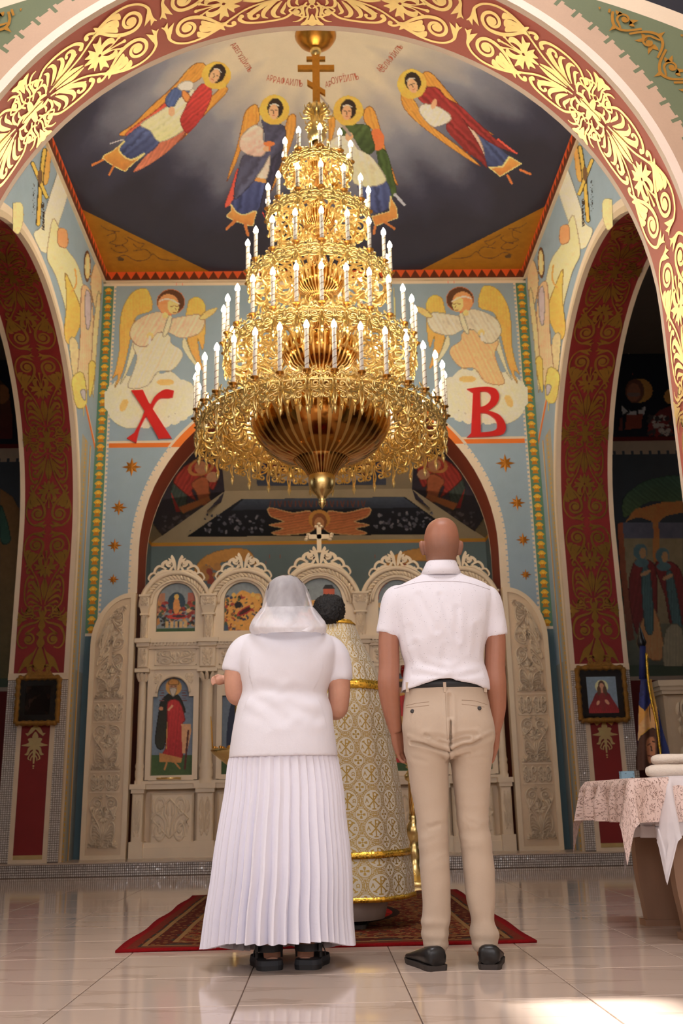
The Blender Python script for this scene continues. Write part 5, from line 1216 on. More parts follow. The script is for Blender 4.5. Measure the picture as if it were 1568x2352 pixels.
# second bay and the right-hand bays (mostly hidden by the people)
for bx, rob, lab in ((-.83, (150, 60, 50), 'icon of a saint in brown robe on blue ground'), (.845, (196, 30, 30), 'icon of a saint in scarlet robe on green ground'), (1.56, (70, 90, 60), 'icon of a saint in green robe on blue ground')):
    p = Paint(-.235, .92, .235, 2.0, .007, 1.2); p.rect(-.24, 1.10, .24, 2.01, (104, 122, 142)); p.rect(-.24, .9, .24, 1.10, (62, 92, 52)); p.poly([(-.10, 1.70), (.10, 1.70), (.15, 1.40), (.14, 1.06), (-.14, 1.06), (-.15, 1.40)], rob, fold=(0, .03, .2)); p.poly([(-.11, 1.70), (-.02, 1.72), (-.06, 1.2), (-.16, 1.15), (-.16, 1.45)], (40, 52, 80)); p.ell(0, 1.80, .09, .09, (214, 158, 60)); p.ell(0, 1.79, .042, .058, (196, 140, 100)); p.ell(0, 1.83, .05, .035, (80, 56, 40)); p.rect(-.03, 1.36, .07, 1.5, (206, 150, 60))
    o = p.build('icon_painting', lambda u, v: np.column_stack([bx+u, np.full(len(u), YIC-YI), v-STEPZ]), ic); o['label'] = lab
# royal doors in the middle
mb = MB().box(-.25, -.005, YI+.02, YI+.06, .2, 1.95).box(.005, .25, YI+.02, YI+.06, .2, 1.95); ipart(mb, 'royal_doors', 'ivory2')
def upper_icon(bx, hw, top, fn, lab):
    p = Paint(-hw, 2.43, hw, top, .0065, 1.25); a = np.concatenate([[(-hw, 2.43), (-hw, top-hw)], [(-hw*math.cos(t), top-hw+hw*math.sin(t)) for t in np.linspace(0, PI, 24)], [(hw, top-hw), (hw, 2.43)]])
    m = p.inside(a); fn(p, hw, top); p.A &= m; o = p.build('icon_painting', lambda u, v: np.column_stack([bx+u, np.full(len(u), YIC-YI), v-STEPZ]), ic); o['label'] = lab
CROWD = [(176, 60, 40), (190, 130, 60), (60, 84, 76), (84, 96, 60), (206, 150, 90), (60, 60, 90), (150, 44, 40), (214, 176, 120)]
def dorm(p, w, t):
    p.rect(-w, 2.4, w, t, (130, 142, 150)); p.rect(-w, 2.4, w, 2.47, (60, 92, 56)); p.rect(-w, 2.62, -w*.6, 2.86, (176, 120, 90)); p.rect(w*.6, 2.62, w, 2.86, (176, 96, 76)); p.ell(0, 2.75, .095, .12, (40, 66, 84)); p.blobs(120, -w, 2.5, w, 2.70, CROWD+[(50, 40, 40), (40, 56, 60), (120, 40, 34)], .007, .019, 3); p.blobs(12, -w, 2.66, -w*.5, 2.76, CROWD, .012, .026, 5); p.blobs(12, w*.5, 2.66, w, 2.76, CROWD, .012, .026, 6)
    p.ell(0, 2.72, .035, .09, (214, 140, 60)); p.ell(0, 2.82, .026, .028, (214, 170, 70)); p.ell(.01, 2.60, .11, .028, (196, 50, 34)); p.ell(.03, 2.605, .075, .014, (60, 44, 60))
    for k in range(5): p.rect(-.11+k*.05, 2.48, -.08+k*.05, 2.55, (206, 170, 110))
def nativ(p, w, t):
    p.rect(-w, 2.4, w, t, (130, 142, 150)); p.poly([(-w, 2.4), (w, 2.4), (w, 2.8), (.08, 2.84), (-.02, 2.88), (-.12, 2.80), (-w, 2.78)], (220, 156, 50)); p.blobs(170, -w, 2.43, w, 2.82, CROWD+[(226, 160, 50)]*5+[(60, 40, 30), (150, 90, 40)]*2, .006, .018, 9); p.ell(-.06, 2.72, .04, .035, (24, 24, 34)); p.ell(.02, 2.655, .11, .034, (176, 30, 24), 30); p.ell(.02, 2.655, .08, .022, (70, 20, 20), 30); p.ell(.09, 2.70, .022, .022, (230, 180, 70))
    for x, z in ((-.11, 2.83), (.10, 2.83), (.15, 2.80)): p.ell(x, z, .024, .024, (230, 180, 70))
    p.ell(.12, 2.50, .045, .045, (70, 40, 24)); p.rect(-w, 2.43, -w+.04, 2.50, (60, 84, 110))
def entry(p, w, t):
    p.rect(-w, 2.4, w, t, (130, 142, 150)); p.rect(-w, 2.4, w, 2.72, (214, 130, 44)); p.rect(-.13, 2.66, .12, 2.76, (226, 160, 60)); p.rect(.04, 2.62, .16, 2.88, (196, 84, 50)); p.poly([(.03, 2.88), (.17, 2.88), (.13, 2.93), (.06, 2.93)], (44, 44, 50), sm=0); p.rect(-.22, 2.62, -.13, 2.86, (120, 130, 90)); p.rect(-.23, 2.85, -.12, 2.88, (50, 70, 50)); p.blobs(110, -w, 2.44, w, 2.70, CROWD+[(60, 40, 36), (214, 120, 40)]*2, .007, .02, 12)
    for k in range(6): p.rect(.16+k*.014, 2.5, .168+k*.014, 2.72, (176, 90, 40))
def asc(p, w, t):
    p.rect(-w, 2.4, w, t, (120, 136, 146)); p.blobs(46, -w, 2.44, w, 2.72, CROWD+[(230, 170, 50)]*3, .012, .03, 15); p.ell(0, 2.82, .06, .07, (60, 84, 110)); p.ell(0, 2.81, .024, .05, (214, 150, 60)); p.rect(-w, 2.4, w, 2.46, (60, 92, 56))
for bi, (fn, lab) in enumerate(((dorm, 'arched icon with a dark blue mandorla over a red bier'), (nativ, 'arched icon of a yellow rocky hill with a red couch'), (entry, 'wide arched icon of orange buildings in the middle'), (asc, 'arched icon with a crowd below a blue circle beside the middle'), (dorm, 'arched icon at the far right end of the screen'))):
    cx, ri, ro = BAYS[bi]; upper_icon(cx, ri*.70-.003, Z3+.06+ri*.70-.004, fn, lab)
mb = MB()
for x in (-1.68, -1.47): mb.tube([(x, YI+.0, .905), (x, YI-.05, .905)], .007, 6)
mb.tube([(-1.70, YI-.05, .905), (-1.45, YI-.05, .905)], .009, 8); ipart(mb, 'brass_rail', 'brass', True)

# carved wing panels either side of the screen
def wing(sgn, label):
    x0, x1 = 1.975, 2.43; zt0, zs0 = 2.84, 2.28; y0, y1 = 10.56, 10.66
    root = empty('carved_side_panel', (sgn*2.18, 10.6, STEPZ), 0, label, 'carved panel', 'carved wing panels')
    n = 14; prof = [(x0, STEPZ), (x0, zt0)]+[(x0+.02+(x1-x0-.02)*math.sin(PI/2*i/n), zs0+(zt0-zs0)*math.cos(PI/2*i/n)) for i in range(n+1)]+[(x1, STEPZ)]
    P = [(sgn*a, b) for a, b in prof]; m = len(P); Tt = tri(P); o3 = np.array([sgn*2.18, 10.6, STEPZ])
    V = [(a, y0, b) for a, b in P]+[(a, y1, b) for a, b in P]; F = Tt+[tuple(m+i for i in t[::-1]) for t in Tt]+[(i, (i+1) % m, m+(i+1) % m, m+i) for i in range(m)]
    obj('slab', np.array(V)-o3, F, MAT['ivory2'], root)
    cx = sgn*(x0+x1)/2; Q = np.array(prof); Qc = Q.mean(0)
    ins = Q.copy(); ins[:, 0] = np.clip(x0+.05+(Q[:, 0]-x0)*(x1-x0-.10)/(x1-x0), 0, 9); ins[:, 1] = STEPZ+.04+(Q[:, 1]-STEPZ)*(zt0-STEPZ-.10)/(zt0-STEPZ)
    V = []; 
    for (a, b), (c, d) in zip(Q, ins): V += [(sgn*a, y0-.018, b), (sgn*c, y0-.018, d), (sgn*(c+.0), y0, d), (sgn*a, y0, b)]
    F = []
    for i in range(m): j = (i+1) % m; F += [(4*i, 4*j, 4*j+1, 4*i+1), (4*i+1, 4*j+1, 4*j+2, 4*i+2), (4*i, 4*i+3, 4*j+3, 4*j)]
    obj('border', np.array(V)-o3, F, MAT['ivory'], root)
    A = RH.arr()
    def carve(nm, za, zb, xa, xb, k, h=.038, top=False):
        mb = MB(); c = (xa+xb)/2; hw = (xb-xa)/2
        S_ = RB if k > 1 else RH; k = max(1, k//2)
        for q in range(k):
            B = S_.arr().copy()
            if S_ is RB: B[:, 0] /= 245; B[:, 1] = 1-B[:, 1]/930
            for side in ((0,) if S_ is RB else (-1, 1)):
                v = B[:, 1] if (q % 2 == 0) else 1-B[:, 1]; w_ = hw if side == 0 else hw/2
                X = c+side*hw/2+B[:, 0]*w_*.98; Z = za+(q+v)*(zb-za)/k
                if top:
                    lim = 1-np.clip((X-x0-.10)/(x1-x0-.12), 0, 1)**2.2*.62; Z = za+(Z-za)*lim
                mb.add(np.column_stack([sgn*X, y0-.004-B[:, 2]*h, Z]), [f[::-1] for f in S_.F] if sgn < 0 else S_.F)
        obj(nm, np.concatenate(mb.V)-o3, mb.F, MAT['ivory'], root, True)
    xa, xb = x0+.085, x1-.065
    carve('scroll_carving', 1.72, 2.70, xa, xb, 4, .042, True); carve('knot_carving', 1.50, 1.66, xa, xb, 1); carve('scroll_carving', 1.00, 1.46, xa, xb, 2); carve('knot_carving', .80, .95, xa, xb, 1); carve('scroll_carving', .24, .76, xa, xb, 2)
    for z in (1.69, .98, .78, 1.48):
        mb = MB().box(min(sgn*xa, sgn*xb), max(sgn*xa, sgn*xb), y0-.014, y0, z-.007, z+.007); obj('fillet', np.concatenate(mb.V)-o3, mb.F, MAT['ivory'], root)
wing(-1, 'tall ivory carved panel with rounded shoulder left of the altar screen'); wing(1, 'tall ivory carved panel with rounded shoulder right of the altar screen')

# ------------------------------------------------------------------ people
from mathutils.bvhtree import BVHTree
def ell_ring(xl, xr, yc, dy, z, n=32, p=2.3, zf=None):
    """closed ring, super-ellipse section; zf(angle) adds to z"""
    cx, hx = (xl+xr)/2, (xr-xl)/2; R = []
    for i in range(n):
        a = 2*PI*i/n; c, s = math.cos(a), math.sin(a)
        R.append((cx+hx*math.copysign(abs(c)**(2/p), c), yc+dy*math.copysign(abs(s)**(2/p), s), z+(zf(a) if zf else 0)))
    return R
def sil(rows, Y, n=32, p=2.3, dense=3):
    """rings from silhouette rows (py, xl, xr, half depth, y offset) read at plane Y; rows are resampled smoothly"""
    R = []
    Q = catmull([tuple(r)+((0,) if len(r) == 4 else ()) for r in rows], dense)
    for py, xl, xr, dy, oy in Q:
        a, b = atY(xl, py, Y), atY(xr, py, Y); R.append(ell_ring(a[0], b[0], Y+oy, dy, (a[2]+b[2])/2, n, p))
    return R
def limb(mb, P, r, n=16, flat=None, dense=4):
    P = np.asarray(P, float); Q = catmull(np.column_stack([P, np.asarray(r, float)]), dense); mb.tube(Q[:, :3], Q[:, 3], n, flat=flat); return mb
def ball(mb, c, rx, ry, rz, n=16):
    R = []
    for i in range(1, 10):
        t = PI*i/10; R.append([(c[0]+rx*math.sin(t)*math.cos(2*PI*j/n), c[1]+ry*math.sin(t)*math.sin(2*PI*j/n), c[2]+rz*math.cos(t)) for j in range(n)])
    mb.loft(R); return mb
def meld(mb, voxel, it=4, fac=.5, keep=None):
    """union of the shapes as one continuous skin (voxel remesh, then smoothing)"""
    me = bpy.data.meshes.new('tmp'); me.from_pydata(np.concatenate(mb.V).tolist(), [], mb.F); o = bpy.data.objects.new('tmp', me); COL.objects.link(o)
    bm = bmesh.new(); bm.from_mesh(me); bmesh.ops.recalc_face_normals(bm, faces=bm.faces); bm.to_mesh(me); bm.free()
    r = o.modifiers.new('r', 'REMESH'); r.mode = 'VOXEL'; r.voxel_size = voxel; s = o.modifiers.new('s', 'SMOOTH'); s.factor = fac; s.iterations = it
    m2 = bpy.data.meshes.new_from_object(o.evaluated_get(bpy.context.evaluated_depsgraph_get())); bpy.data.objects.remove(o); m2.materials.clear(); return m2
def verts(me): v = np.zeros(len(me.vertices)*3); me.vertices.foreach_get('co', v); return v.reshape(-1, 3)
def setv(me, V): me.vertices.foreach_set('co', V.ravel()); me.update()
def normals(me): v = np.zeros(len(me.vertices)*3); me.vertices.foreach_get('normal', v); return v.reshape(-1, 3)
def crease(me, lines, Y, amp=.006, wid=.012):
    """press soft folds into a cloth mesh along lines given in photo pixels at plane Y (camera-facing side only)"""
    V = verts(me); Nn = normals(me); d = np.zeros(len(V)); back = V[:, 1] < Y+.02
    for P, a in lines:
        W3 = np.array([atY(x, y, Y) for x, y in P]); W3 = catmull(W3, 5); dist = np.full(len(V), 9.0)
        for q0, q1 in zip(W3[:-1], W3[1:]):
            e = q1[[0, 2]]-q0[[0, 2]]; L = e@e+1e-9; t = np.clip(((V[:, 0]-q0[0])*e[0]+(V[:, 2]-q0[2])*e[1])/L, 0, 1); dist = np.minimum(dist, np.hypot(V[:, 0]-q0[0]-t*e[0], V[:, 2]-q0[2]-t*e[1]))
        d += a*np.exp(-(dist/wid)**2)-a*.7*np.exp(-((dist-wid*1.8)/wid)**2)
    setv(me, V+Nn*(-d*amp*back)[:, None])
from mathutils import noise as mnoise
def rumple(me, amp, freq, seed=0, mask=None, sharp=1.0):
    """cloth wrinkles: ridged noise displaced along the normals, freq per axis"""
    V = verts(me); Nn = normals(me); d = np.zeros(len(V)); fx, fy, fz = freq
    for i, (x, y, z) in enumerate(V):
        q = mnoise.noise(Vector((x*1.7+seed, y*1.7, z*1.7)))*1.3
        a = mnoise.noise(Vector((x*fx+q+seed*3.1, y*fy+q, z*fz+q*1.5))); b = mnoise.noise(Vector((x*fx*2.3-q, y*fy*2.3+seed, z*fz*2.3+q)))
        d[i] = (1-abs(a)*2)*sharp+b*.35
    k = amp*(d-d.mean())
    if mask is not None: k = k*mask(V)
    setv(me, V+Nn*k[:, None])
def bvh(me): return BVHTree.FromPolygons([v.co[:] for v in me.vertices], [tuple(p.vertices) for p in me.polygons])
def onto(tree, px, py, lift=.0015):
    d = ray(px, py); h = tree.ray_cast(Vector(CAMO), Vector(d).normalized())
    return (np.array(h[0])+np.array(h[1])*lift, np.array(h[1])) if h[0] else (None, None)
def decal(tree, P, w, name, mat, parent, off, lift=.0015):
    """narrow strip lying on a surface along photo pixels"""
    Q = catmull(P, 8) if len(P) > 2 else np.linspace(P[0], P[1], 10); mb = MB(); pts = [onto(tree, x, y, lift)[0] for x, y in Q]; pts = [p for p in pts if p is not None]
    if len(pts) < 2: return
    mb.tube(np.array(pts)-off, w, 6); return mb.build(name, mat, parent, True)
def finger(mb, b, d, curl, L, r, ax):
    """three bent segments; curl turns d about ax at each joint"""
    P = [np.array(b, float)]; d = np.array(d, float); d /= np.linalg.norm(d); k = Matrix.Rotation(curl, 3, Vector(ax))
    for i, f in enumerate((.46, .30, .24)):
        P.append(P[-1]+d*L*f); d = np.array(k @ Vector(d))
    limb(mb, P, [r, r*.95, r*.86, r*.72], 8, dense=3)
def hand(mb, w, down, palm, side, s=1.0, curl=.55, thumb=1):
    """relaxed hand: w wrist, down = along the hand, palm = the way the palm faces, side = towards the thumb"""
    w, down, palm, side = (np.array(v, float) for v in (w, down, palm, side)); down /= np.linalg.norm(down)
    palm /= np.linalg.norm(palm); side = side-down*(side@down); side /= np.linalg.norm(side)
    for o in (.027, .010, -.008, -.024): limb(mb, [w+side*o*.4*s, w+down*.045*s+side*o*.85*s, w+down*.09*s+side*o*s], [.018*s, .0165*s, .0125*s], 10)
    for k, (o, L) in enumerate(((.028, .072), (.010, .082), (-.009, .076), (-.027, .060))):
        finger(mb, w+down*.088*s+side*o*s, down+side*o*2+palm*.25, curl, L*s, .0086*s, np.cross(down, palm))
    b = w+down*.035*s+side*.028*s; P = [b, b+(side*.6+down*.8)*.03*s, b+(side*.45+down*1.0+palm*.4)*.055*s, b+(side*.3+down*1.0+palm*.8)*.075*s]
    limb(mb, P, [.016*s, .0125*s, .011*s, .009*s], 8)
def m_skin(c):
    return lambda nt: dict(color=nt.scale(c, nt.noise(7, 5)*.25+nt.noise(60, 3)*.12+.82), rough=.48, sss=.12, height=nt.noise(180, 2), bstr=.08, bdist=.002)
def m_skinman(nt):
    x, y, z = nt.xyz(); st = z.ramp(1.575, 1.62)*(1-z.ramp(1.70, 1.755))*(nt.noise(300, 2)*.5+.6)
    d = m_skin(S(162, 108, 84))(nt); d['color'] = nt.mix((st*.62).sat(), d['color'], S(112, 84, 72)); return d
MAT['skin_m'] = M('skin_tanned', m_skinman); MAT['skin_w'] = M('skin_light', m_skin(S(206, 154, 130)))
def m_shirt(nt):
    x, y, z = nt.xyz(); v = nt.vor(105, stretch=(1, 0, 1))
    c = nt.mix(v < .10, S(226, 222, 230), S(120, 116, 130)); return dict(color=c, rough=.8, sheen=.15, height=nt.noise(14, 5)*1.0+nt.noise(350, 2)*.1, bstr=.25, bdist=.01)
MAT['shirt'] = M('white_dotted_shirt', m_shirt)
MAT['chino'] = M('beige_chino', lambda nt: dict(color=nt.scale(S(188, 168, 148), nt.noise(6, 5)*.14+.93), rough=.85, sheen=.1, height=nt.noise(18, 5)+nt.noise(500, 2)*.15, bstr=.3, bdist=.008))
MAT['black'] = M('black_leather', lambda nt: dict(color=S(20, 19, 21), rough=nt.noise(9, 3)*.2+.25, height=nt.noise(80, 3), bstr=.1, bdist=.002))
MAT['belt'] = M('black_belt', color=S(16, 16, 20), rough=.5)
MAT['sole'] = M('shoe_sole', color=S(52, 44, 40), rough=.7)
MAT['button'] = M('dark_button', color=S(40, 34, 32), rough=.3)

# ---- man in white shirt and beige trousers
YM = 4.29; MO = np.array([.515, YM, 0.0])
man = empty('person', MO, 0, 'bald man in white short-sleeved shirt and beige trousers seen from behind', 'person')
pm = lambda px, py, y=0.0: atY(px, py, YM+y)+np.array([0, 0, 0])
mb = MB()
mb.loft(sil([(1193, 1006, 1022, .015, .0), (1195, 998, 1031, .045, 0), (1203, 985, 1041, .072, 0), (1216, 977.5, 1049, .092, .0), (1234, 974, 1053, .102, .005), (1252, 974, 1053.5, .104, .01), (1268, 977, 1051, .10, .012), (1283, 980, 1047, .085, .012), (1296, 980, 1045.5, .066, .0), (1312, 979, 1046, .056, .0), (1330, 972, 1052, .05, .01)], YM, 36, 2.1))
for px in (970.5, 1055.5): c = pm(px, 1259, .0); limb(mb, [c+np.array([0, .0, .030]), c+np.array([math.copysign(.004, px-1013), -.004, .018]), c+np.array([0, .0, -.012]), c+np.array([-math.copysign(.004, px-1013), .004, -.032])], [.008, .014, .012, .007], 8)
fz = pm(1013, 1262, 0)
limb(mb, [fz+np.array([0, .10, .03]), fz+np.array([0, .118, .0]), fz+np.array([0, .125, -.012])], [.010, .014, .010], 8)
ball(mb, fz+np.array([0, .075, -.055]), .045, .04, .04); limb(mb, [fz+np.array([-.03, .098, .035]), fz+np.array([.03, .098, .035])], [.010, .010], 8); limb(mb, [fz+np.array([-.022, .112, -.035]), fz+np.array([.022, .112, -.035])], [.007, .007], 8)
# trunk, legs and feet under the clothes
mb.loft(sil([(1322, 985, 1040, .05), (1345, 945, 1080, .06), (1380, 918, 1110, .085), (1450, 922, 1108, .10), (1520, 936, 1100, .10), (1590, 938, 1108, .098), (1660, 934, 1124, .10), (1735, 945, 1116, .09)], YM, 24))
for s, L in ((-1, [(1700, 986), (1800, 990), (1900, 994), (2000, 998), (2100, 1001), (2195, 1002)]), (1, [(1700, 1080), (1800, 1084), (1900, 1092), (2000, 1100), (2100, 1108), (2195, 1116)])):
    limb(mb, [pm(x, y) for y, x in L], [.075, .066, .052, .05, .038, .036], 14)
    a = pm(L[-1][1], 2196); limb(mb, [a+np.array([0, -.03, -.03]), a+np.array([s*.02, .05, -.045]), a+np.array([s*.05, .15, -.055])], [.034, .036, .026], 12)
# arms and hands
AL = [(912, 1385, .0), (894, 1450, -.005), (893.5, 1530, -.01), (892, 1575, -.012), (899, 1630, .01), (909, 1680, .04)]; AR = [(1117, 1385, .0), (1136, 1450, -.005), (1136, 1530, -.01), (1138, 1575, -.012), (1140, 1630, .01), (1134, 1680, .04)]
for A, s in ((AL, -1), (AR, 1)):
    P = [pm(*q) for q in A]; limb(mb, P, [.036, .044, .045, .046, .039, .028], 18, dense=5)
    dn = P[-1]-P[-2]; hand(mb, P[-1], dn/np.linalg.norm(dn)+np.array([-s*.12, .0, 0]), (-s*.55, -.8, 0), (-s*.8, .55, 0), 1.0, .72)
me = meld(mb, .0036, 3, .45); V = verts(me); setv(me, V-MO); body = mobj('body', me, MAT['skin_m'], man, True)
# shirt
mb = MB(); hemz = lambda k: k
rows = [(1316, 976, 1049, .060, -.012), (1326, 958, 1068, .066, -.01), (1338, 932, 1102, .082, -.005), (1352, 906, 1124, .100, 0), (1376, 895, 1134, .116, 0), (1420, 903, 1125, .126, -.004), (1460, 912, 1118, .128, -.006), (1500, 921, 1110, .124, -.006), (1526, 929, 1110, .12, -.004), (1550, 926, 1118, .125, -.004), (1568, 922, 1123, .131, -.004)]
R = sil(rows, YM, 48, 2.35, 4)
a, b = pm(918, 1588), pm(1125, 1583)
hem = lambda an: -.030*abs(math.cos(an))**1.6+.014*math.exp(-((an-1.5*PI+.15)/.35)**2)
R.append(ell_ring(a[0], b[0], YM-.004, .133, pm(1020, 1572)[2], 48, 2.35, hem)); R.append(ell_ring(a[0]+.004, b[0]-.004, YM-.004, .127, pm(1020, 1575)[2], 48, 2.35, hem)); R.append(ell_ring(a[0]+.03, b[0]-.03, YM-.004, .10, pm(1020, 1566)[2], 48, 2.35, hem))
mb.loft(R)
for A, s, x_, yy in (((904, 1366), -1, (892, 1456), 0), ((1125, 1366), 1, (1138, 1460), 0)):
    p0, p1 = pm(A[0]-s*30, 1362), pm(*x_); limb(mb, [p0, pm(A[0]-s*10, 1371), pm(A[0]-s*3, 1390), pm((A[0]+x_[0])/2-s*1, 1425), p1, p1+np.array([0, 0, -.002])], [.03, .056, .062, .0565, .0535, .046], 22, dense=5)
me = meld(mb, .0055, 6); V = verts(me)
crease(me, [([(960, 1368), (985, 1420), (1000, 1450)], .8), ([(1010, 1370), (1030, 1430), (1050, 1470)], .9), ([(1048, 1400), (1045, 1460)], .6), ([(955, 1480), (962, 1515), (985, 1530), (1020, 1540)], 1.0), ([(925, 1545), (980, 1552), (1030, 1560)], .8), ([(1100, 1545), (1060, 1556), (1010, 1570)], .7), ([(895, 1350), (903, 1400), (908, 1428)], 1.0), ([(1133, 1355), (1136, 1390), (1128, 1420)], 1.0), ([(940, 1440), (945, 1480)], .5), ([(1095, 1440), (1090, 1500)], .5), ([(1020, 1490), (1012, 1540)], .5)], YM-.1, .0034, .013)
rumple(me, .0042, (9, 6, 3.2), 2, lambda V: np.clip((1.62-V[:, 2])/.25, .25, 1)); rumple(me, .0022, (7, 6, 12), 5, lambda V: np.clip((1.18-V[:, 2])/.12, 0, 1))
setv(me, verts(me)-MO); shirt = mobj('shirt', me, MAT['shirt'], man, True)
# collar, yoke seam, sleeve hems
R = []
for py, xl, xr, d in ((1291, 984, 1042, .066), (1294, 980, 1045.5, .070), (1306, 974.5, 1050, .076), (1324, 966, 1058, .086)):
    A, B = pm(xl, py), pm(xr, py); R.append(ell_ring(A[0], B[0], YM-.006, d, A[2], 36, 2.2, lambda an: .010*math.sin(an)))
mb = MB().loft(R, cap=False); mb.V = [v-MO for v in mb.V]; col_ = mb.build('collar', MAT['shirt'], shirt, True); col_.modifiers.new('t', 'SOLIDIFY').thickness = .004
t = BVHTree.FromPolygons([tuple(v) for v in verts(me)+MO], [tuple(p.vertices) for p in me.polygons])
MAT['seam'] = M('shirt_seam', color=S(206, 200, 208), rough=.8)
decal(t, [(905, 1352), (960, 1338), (1013, 1335), (1070, 1338), (1124, 1354)], .0016, 'yoke_seam', MAT['seam'], shirt, MO, .0005)
# trousers
mb = MB()
mb.loft(sil([(1572, 931, 1114, .108, -.004), (1584, 929.5, 1116, .112, -.004), (1620, 926, 1122, .120, -.008), (1660, 923, 1131, .130, -.012), (1695, 924, 1134, .130, -.012), (1720, 928, 1131, .12, -.004), (1740, 934, 1127, .105, .0)], YM, 40, 2.4))
LL = [(1690, 926, 1030, .118, -.008), (1720, 928, 1030, .112), (1769, 936, 1029.5, .095), (1829, 946, 1029.5, .086), (1889, 957, 1028.5, .078), (1948, 961, 1029.5, .074), (2008, 965, 1033, .072), (2068, 970, 1034, .066), (2100, 970, 1033.5, .062), (2116, 967, 1034, .064), (2130, 970, 1031, .060), (2146, 968, 1032.5, .064), (2158, 972, 1029, .060), (2170, 972, 1031, .062), (2185, 977, 1023, .055)]
LR = [(1690, 1034, 1132, .118, -.008), (1720, 1033, 1131, .112), (1769, 1037, 1126.5, .095), (1829, 1044.5, 1123.6, .086), (1889, 1050, 1121, .078), (1948, 1059, 1130, .076), (2008, 1065, 1135.5, .072), (2068, 1071, 1137, .066), (2100, 1080, 1135, .062), (2116, 1083, 1136, .062), (2130, 1080, 1141, .064), (2146, 1079, 1145, .066), (2158, 1084, 1143, .062), (2170, 1084, 1142, .062), (2185, 1091, 1138.5, .055)]
mb.loft(sil(LL, YM, 32, 2.2)); mb.loft(sil(LR, YM, 32, 2.2))
for x in (985, 1075): ball(mb, pm(x, 1672, -.055), .082, .075, .10)
me = meld(mb, .0055, 5)
crease(me, [([(1030, 1600), (1031, 1670), (1031, 1735)], 1.6), ([(935, 1700), (980, 1715), (1028, 1726)], 1.0), ([(1128, 1690), (1080, 1712), (1034, 1724)], 1.0), ([(1034, 1700), (1060, 1690), (1090, 1688)], .9), ([(1028, 1700), (1000, 1694), (975, 1690)], .7), ([(958, 1890), (985, 1900), (1010, 1893)], .5), ([(1062, 1885), (1095, 1893)], .5), ([(968, 2118), (1000, 2130), (1032, 2120)], 2.4), ([(970, 2138), (995, 2152), (1030, 2142)], 2.6), ([(974, 2164), (1000, 2160), (1028, 2168)], 2.2), ([(985, 2108), (1020, 2112)], 1.6), ([(1082, 2116), (1105, 2130), (1138, 2118)], 2.4), ([(1080, 2138), (1110, 2154), (1142, 2138)], 2.6), ([(1088, 2166), (1115, 2160), (1138, 2168)], 2.2), ([(1095, 2105), (1130, 2110)], 1.6), ([(940, 1740), (980, 1750)], .4), ([(1080, 1745), (1120, 1738)], .4), ([(990, 2070), (1010, 2100)], .6)], YM-.09, .0042, .009)
crease(me, [([(1031, 1660), (1031, 1700), (1031, 1745)], 1.8), ([(1029, 1728), (1005, 1722), (975, 1712), (945, 1706)], 1.0), ([(1029, 1712), (1008, 1706), (990, 1700)], .8), ([(1033, 1724), (1060, 1714), (1085, 1708), (1100, 1700)], .9), ([(1033, 1710), (1055, 1700), (1075, 1698)], .9), ([(1040, 1740), (1075, 1732)], .5), ([(975, 1690), (1000, 1698)], .5)], YM-.09, .0075, .0055)
rumple(me, .0042, (6, 6, 11), 3, lambda V: .35+1.0*np.exp(-((V[:, 2]-.50)/.10)**2)+.8*np.exp(-((V[:, 2]-.86)/.09)**2)+1.5*np.exp(-((V[:, 2]-.14)/.07)**2))
t = bvh(me); setv(me, verts(me)-MO); trousers = mobj('trousers', me, MAT['chino'], man, True)
MAT['chinoseam'] = M('chino_seam', color=S(150, 126, 104), rough=.9)
for P in ([(932, 1621), (958, 1615), (985, 1612)], [(932, 1626), (985, 1620)], [(1060, 1608), (1090, 1610), (1119, 1619)], [(1060, 1617), (1112, 1624)]): decal(t, P, .0010, 'pocket_welt', MAT['chinoseam'], trousers, MO, .0)
decal(t, [(1022, 1590), (1024, 1640), (1027, 1700)], .0007, 'centre_seam', MAT['chinoseam'], trousers, MO, .0)
for x, y in ((947, 1634), (1100, 1627)):
    c, nn = onto(t, x, y, .002)
    mb = MB().lathe([(.001, .003), (.005, .004), (.0085, .003), (.0085, 0), (.001, -.001)], 14); V = np.concatenate(mb.V); V = V[:, [0, 2, 1]]*np.array([1, -1, 1])
    obj('button', V+c-MO, mb.F, MAT['button'], trousers, True)
mb = MB(); R = []
for py, g in ((1569, .0), (1570, .003), (1586, .003), (1587, 0)):
    A, B = pm(930.5, py), pm(1115, py); R.append(ell_ring(A[0]-g, B[0]+g, YM-.004, .111+g, A[2], 40, 2.4))
mb.loft(R); mb.V = [v-MO for v in mb.V]; mb.build('belt', MAT['belt'], man, True)
for x in (935, 1021, 1114):
    c = pm(x, 1578, -.121 if x == 1021 else -.075); mb = MB().box(c[0]-.006, c[0]+.006, c[1]-.004, c[1]+.004, c[2]-.022, c[2]+.020); mb.V = [v-MO for v in mb.V]; mb.build('belt_loop', MAT['chino'], trousers)
